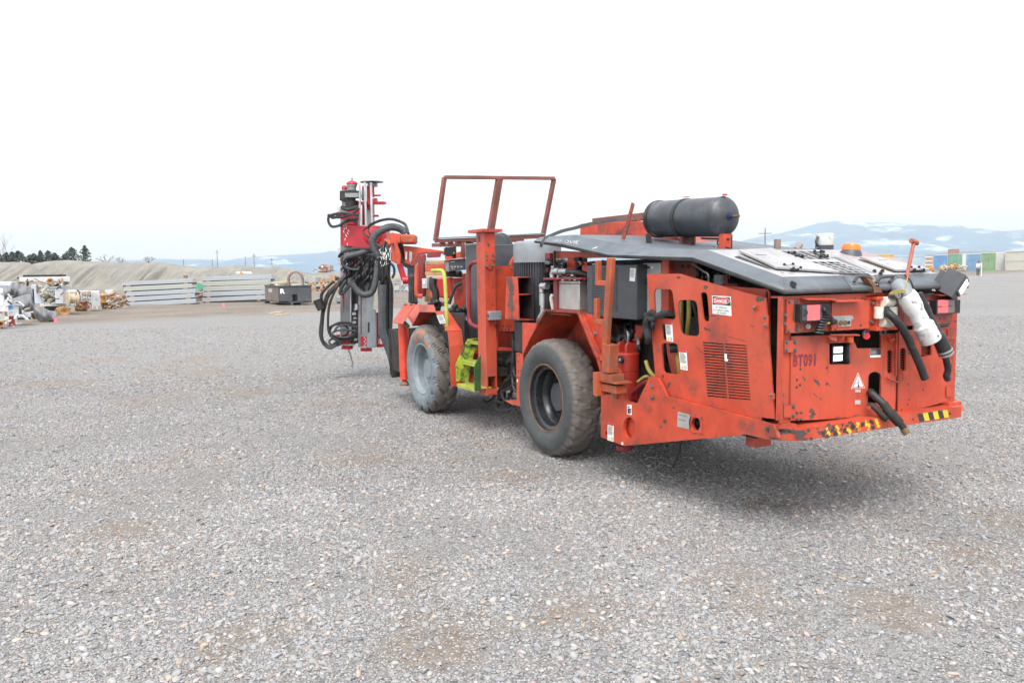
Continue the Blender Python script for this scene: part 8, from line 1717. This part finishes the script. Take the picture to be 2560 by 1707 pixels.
rect_o = w(*cZ0(90, 880), y=yt + 2.4); t = thing('covered_machine', 'white box body under the upper grey tarpaulin at the left edge', 'machine', rect_o)
a, b_ = w(*cZ0(-80, 808), y=yt + 2.4) - rect_o, w(*cZ0(175, 1120), y=yt + 2.4) - rect_o; MB().box((a.x, 0, b_.z - .8), (b_.x, .4, a.z)).build('body', WHB, t, .03); a, b_ = w(*cZ0(180, 860), y=yt + 2.4) - rect_o, w(*cZ0(440, 1250), y=yt + 2.4) - rect_o; MB().box((a.x, .1, b_.z - .3), (b_.x, .3, a.z - .15)).build('rear_body', DARK, t, .03)

# ---- shipping containers on the right
def container(u0, vt, u1, vb, mt_, label, y=None, dep=6.0, ribs=10, rust=False, flat=False):
    q0, q1 = cZ3(u0, vt), cZ3(u1, vb); g = gpt((q0[0] + q1[0]) / 2, q1[1]); yy = y or g.y
    a, b_ = w(*q0, y=yy), w(*q1, y=yy); o_ = V((a.x + b_.x) / 2, yy, b_.z if y is None else gh((a.x + b_.x) / 2, yy)); wd = (b_.x - a.x) * math.cos(math.atan2(o_.x, o_.y)); h = a.z - o_.z
    t = thing('shipping_container', label, 'container', o_, -math.atan2(o_.x, o_.y), 'shipping containers along the far side'); x0 = -wd / 2
    MB().box((x0 + .02, .08, .12), (wd / 2 - .02, dep, h - .02)).build('body', mt_, t)
    fr = MB()
    for x in (x0, wd / 2 - .1): fr.box((x, 0, 0), (x + .1, .12, h))
    fr.box((x0 + .1, 0, h - .12), (wd / 2 - .1, .1, h)).box((x0 + .1, 0, 0), (wd / 2 - .1, .1, .14)); fr.build('corner_frame', mt_, t)
    if not flat:
        rb_ = MB(); 
        for i in range(ribs): x = x0 + .1 + (wd - .2) * (i + .1) / ribs; rb_.prism([V(x, .08, .14), V(x + (wd - .2) / ribs * .2, .02, .14), V(x + (wd - .2) / ribs * .55, .02, .14), V(x + (wd - .2) / ribs * .75, .08, .14)], (0, 0, h - .26))
        rb_.build('corrugated_wall', mt_, t)
    else: MB().box((x0 + .1, .03, h * .48), (wd / 2 - .1, .08, h * .5)).build('panel_seam', LGREY, t); MB().box((x0 + wd * .7, -.02, h * .9), (x0 + wd * .82, .05, h * .95)).build('vent', BLACK, t)
    MB().box((x0, 0, h), (wd / 2, dep, h + .04)).build('roof', mat('pale_container_roof', (.6, .62, .64), .6) if 'pale_container_roof' not in MATS else MATS['pale_container_roof'], t)
    return t
CB = mat('container_blue', (.14, .27, .46), .6, var=.15, vscale=1, dirt=.3, dscale=2, dirtcol=(.25, .25, .3)); CB2 = mat('faded_container_blue', (.2, .34, .5), .6, var=.15, vscale=1, dirt=.4, dscale=2, dirtcol=(.3, .32, .35)); CG = mat('container_green', (.16, .3, .21), .6, var=.15, vscale=1, dirt=.3, dscale=2); CG2 = mat('olive_container_green', (.22, .32, .19), .6, var=.15, vscale=1, dirt=.3, dscale=2); CW = mat('rust_streaked_white', (.6, .6, .58), .6, var=.08, vscale=1, dirt=.7, dscale=1.6, dthr=.55, dirtcol=(.4, .25, .14), stretch=(3, 1, .5)); CBE = mat('beige_container', (.42, .41, .36), .6, var=.06, vscale=.5, dirt=.3, dscale=1); CYEL = mat('container_yellow', (.55, .36, .08), .6, var=.12, vscale=.6); CLB = mat('pale_blue_container', (.36, .45, .53), .6, var=.1, vscale=.6)
container(1140, 205, 1322, 412, CB, 'blue container standing alone left of the green one', ribs=7); container(1340, 192, 1530, 388, CG, 'dark green container behind the row of machine parts', ribs=9); container(1530, 186, 1574, 390, CW, 'narrow white container end between green and blue', ribs=3); container(1578, 188, 1768, 412, CB2, 'faded blue container behind the standing person', ribs=9); container(1774, 172, 1972, 420, CG2, 'olive green container right of the person', ribs=8); container(1976, 168, 2100, 402, CW, 'white container streaked with rust beside the beige one', ribs=7); container(2104, 148, 2560, 402, CBE, 'wide flat sided beige container at the right edge', flat=True)
yl = gpt(*cZ3(1080, 395)).y + 10
container(610, 215, 1028, 395, CLB, 'long pale blue container behind the upright bar', y=yl, ribs=20, dep=3); container(330, 198, 606, 395, CYEL, 'yellow container just right of the amber beacon', y=yl + 6, ribs=10, dep=3); container(1335, 122, 1482, 300, mat('pinkish_brown_siding', (.33, .22, .19), .8), 'tall pinkish brown box rising behind the green container', y=yl + 45, flat=False, ribs=12)
# lumber and parts pallets
t, o_ = far_thing('lumber_stack', 'pale timber stack between the light blue and the blue containers', 'timber stack', cZ3, 1080, 395)
for k in range(9): rect(t, o_, 'board_layer', cZ3, 1030 + 4 * (k % 3), 222 + 17 * k, 1132 - 5 * (k % 2), 235 + 17 * k, WOOD if k % 3 else CREAM, .05 * (k % 2), 1.2, 0)
OCH = mat('ochre_drum_paint', (.45, .26, .08), .6, var=.25, vscale=3); TAN = mat('tan_steel', (.36, .29, .23), .7, var=.25, vscale=3); GRS = mat('pale_grey_casting', (.42, .42, .42), .6, var=.2, vscale=3)
def partpallet(u0, v0, u1, v1, mts, label, seed):
    t, o_ = far_thing('parts_pallet', label, 'machine parts', cZ3, (u0 + u1) / 2, v1, 'machine parts on pallets before the containers'); rect(t, o_, 'pallet', cZ3, u0, v1 - 22, u1, v1 - 10, TAN, 0, 1.0, 0); 
    for f in (.05, .8): rect(t, o_, 'pallet_foot', cZ3, u0 + (u1 - u0) * f, v1 - 10, u0 + (u1 - u0) * (f + .15), v1, TAN, 0, .9, 0)
    r_ = random.Random(seed)
    for k in range(7):
        cx, cy = u0 + (u1 - u0) * (.1 + .8 * r_.random()), v1 - 24 - (v1 - 24 - v0) * r_.random() * .8; p = tol(t, o_, w(*cZ3(cx, cy), y=o_.y + .4 * r_.random())); r = .22 + .22 * r_.random(); ax = V(r_.uniform(-1, 1), r_.uniform(-1, 0), r_.uniform(-.4, .4))
        MB().lathe(p, ax, [(0, -r * .7), (r * .6, -r * .7), (r * .62, -r * .3), (r, -r * .28), (r, .2 * r), (r * .5, .25 * r), (r * .45, .8 * r), (0, .8 * r)], 12).build('casting', r_.choice(mts), t)
partpallet(1235, 345, 1330, 432, (TAN, TAN, OCH), 'brown machine parts on a pallet left of the yellow drum', 1); partpallet(1335, 350, 1405, 425, (OCH, OCH, TAN), 'ochre yellow drum parts on a pallet in the middle', 2); partpallet(1408, 335, 1465, 418, (RSTY, RSTY, OCH), 'rust orange casting on a pallet beside the yellow drum', 3); partpallet(1468, 330, 1572, 420, (GRS, GRS, TAN), 'grey castings on a pallet right of the rust orange one', 4); partpallet(1075, 370, 1140, 428, (OCH, RSTY, WOOD), 'yellow and rust parts in front of the timber stack', 5); partpallet(905, 290, 990, 390, (TAN, GRS), 'tan parts against the pale blue container', 6)

# ---- person with a staff
pp_ = gpt(*cZ3(1737, 487)); hp = (w(*cZ3(1737, 284), y=pp_.y) - pp_).z; pr = thing('person', 'person in a pale lilac jacket and dark hat holding a white staff before the containers', 'person', pp_)
S = hp / 1.75
def skinned(name, chains, mtl, sub=2):
    me = bpy.data.meshes.new(name); vs, es, rs = [], [], []
    for ch_ in chains:
        prev = None
        for item in ch_:
            if isinstance(item, int): prev = item; continue
            p, r = item; vs.append(tuple(Vector(p) * S)); rs.append(r * S); k = len(vs) - 1
            if prev is not None: es.append((prev, k))
            prev = k
    me.from_pydata(vs, es, []); o = bpy.data.objects.new(name, me); COL.objects.link(o); o.parent = pr
    o.modifiers.new('skin', 'SKIN'); sk = me.skin_vertices[0].data
    for i, r in enumerate(rs): sk[i].radius = (r, r)
    sk[0].use_root = True; md = o.modifiers.new('sub', 'SUBSURF'); md.levels = md.render_levels = sub; me.materials.append(mtl); return o
LIL = mat('lilac_cloth', (.55, .53, .66), .8, var=.1); TRO = mat('dark_trousers', (.09, .085, .1), .8, var=.2); SKIN = mat('skin', (.45, .27, .2), .6, var=.05)
skinned('body', [[((0, 0, .95), .13), ((0, 0, 1.2), .14), ((.01, 0, 1.42), .12), ((.02, 0, 1.5), .055), ((.03, 0, 1.6), .085), ((.03, 0, 1.7), .075)], [0, ((-.09, .02, .9), .085), ((-.1, .03, .5), .06), ((-.1, .03, .09), .045), ((-.09, -.1, .04), .035)], [0, ((.09, .0, .9), .085), ((.07, -.02, .5), .06), ((.08, 0, .09), .045), ((.09, -.13, .04), .035)], [2, ((-.17, 0, 1.4), .06), ((-.24, -.03, 1.15), .045), ((-.15, -.12, .98), .032)], [2, ((.17, 0, 1.4), .06), ((.3, -.1, 1.22), .045), ((.46, -.12, 1.25), .034)]], SKIN)
skinned('jacket', [[((0, 0, 1.0), .17), ((0, 0, 1.2), .175), ((.01, 0, 1.42), .15)], [2, ((-.18, 0, 1.4), .082), ((-.25, -.03, 1.15), .068), ((-.18, -.1, 1.02), .05)], [2, ((.18, 0, 1.4), .082), ((.3, -.1, 1.22), .066), ((.42, -.12, 1.24), .048)]], LIL)
skinned('trousers', [[((0, 0, .98), .15)], [0, ((-.09, .02, .88), .105), ((-.1, .03, .5), .08), ((-.1, .03, .1), .065)], [0, ((.09, 0, .88), .105), ((.07, -.02, .5), .08), ((.08, 0, .1), .065)]], TRO)
MB().lathe(V(.03, 0, 1.66) * S, (0, 0, 1), [(.13 * S, 0), (.125 * S, .015 * S), (.1 * S, .02 * S), (.1 * S, .1 * S), (.06 * S, .15 * S), (0, .16 * S)], 18).build('hat', DGREY, pr)
sf_ = w(*cZ3(1782, 492), y=pp_.y - .3); o = MB().cyl((0, 0, 0), (.0, .05, (w(*cZ3(1778, 300), y=pp_.y) - pp_).z), .03, n=8).build('staff', WHITE); o.location = V(sf_.x, sf_.y, gh(sf_.x, sf_.y)); tag(o, 'tall white staff held upright by the person', 'staff')

# ---- air
hz_m, n, l, b = nodemat('air'); n.remove(b); pv = n.new('ShaderNodeVolumePrincipled'); pv.inputs['Color'].default_value = (.86, .94, 1.0, 1); pv.inputs['Density'].default_value = 1.9e-4; pv.inputs['Anisotropy'].default_value = 0.2
l.new(pv.outputs[0], n['Material Output'].inputs['Volume'])
hzb = MB().box((-9800, -100, -6), (9800, 7400, 430)).build('haze', hz_m, smooth=1); hzb['kind'] = 'stuff'
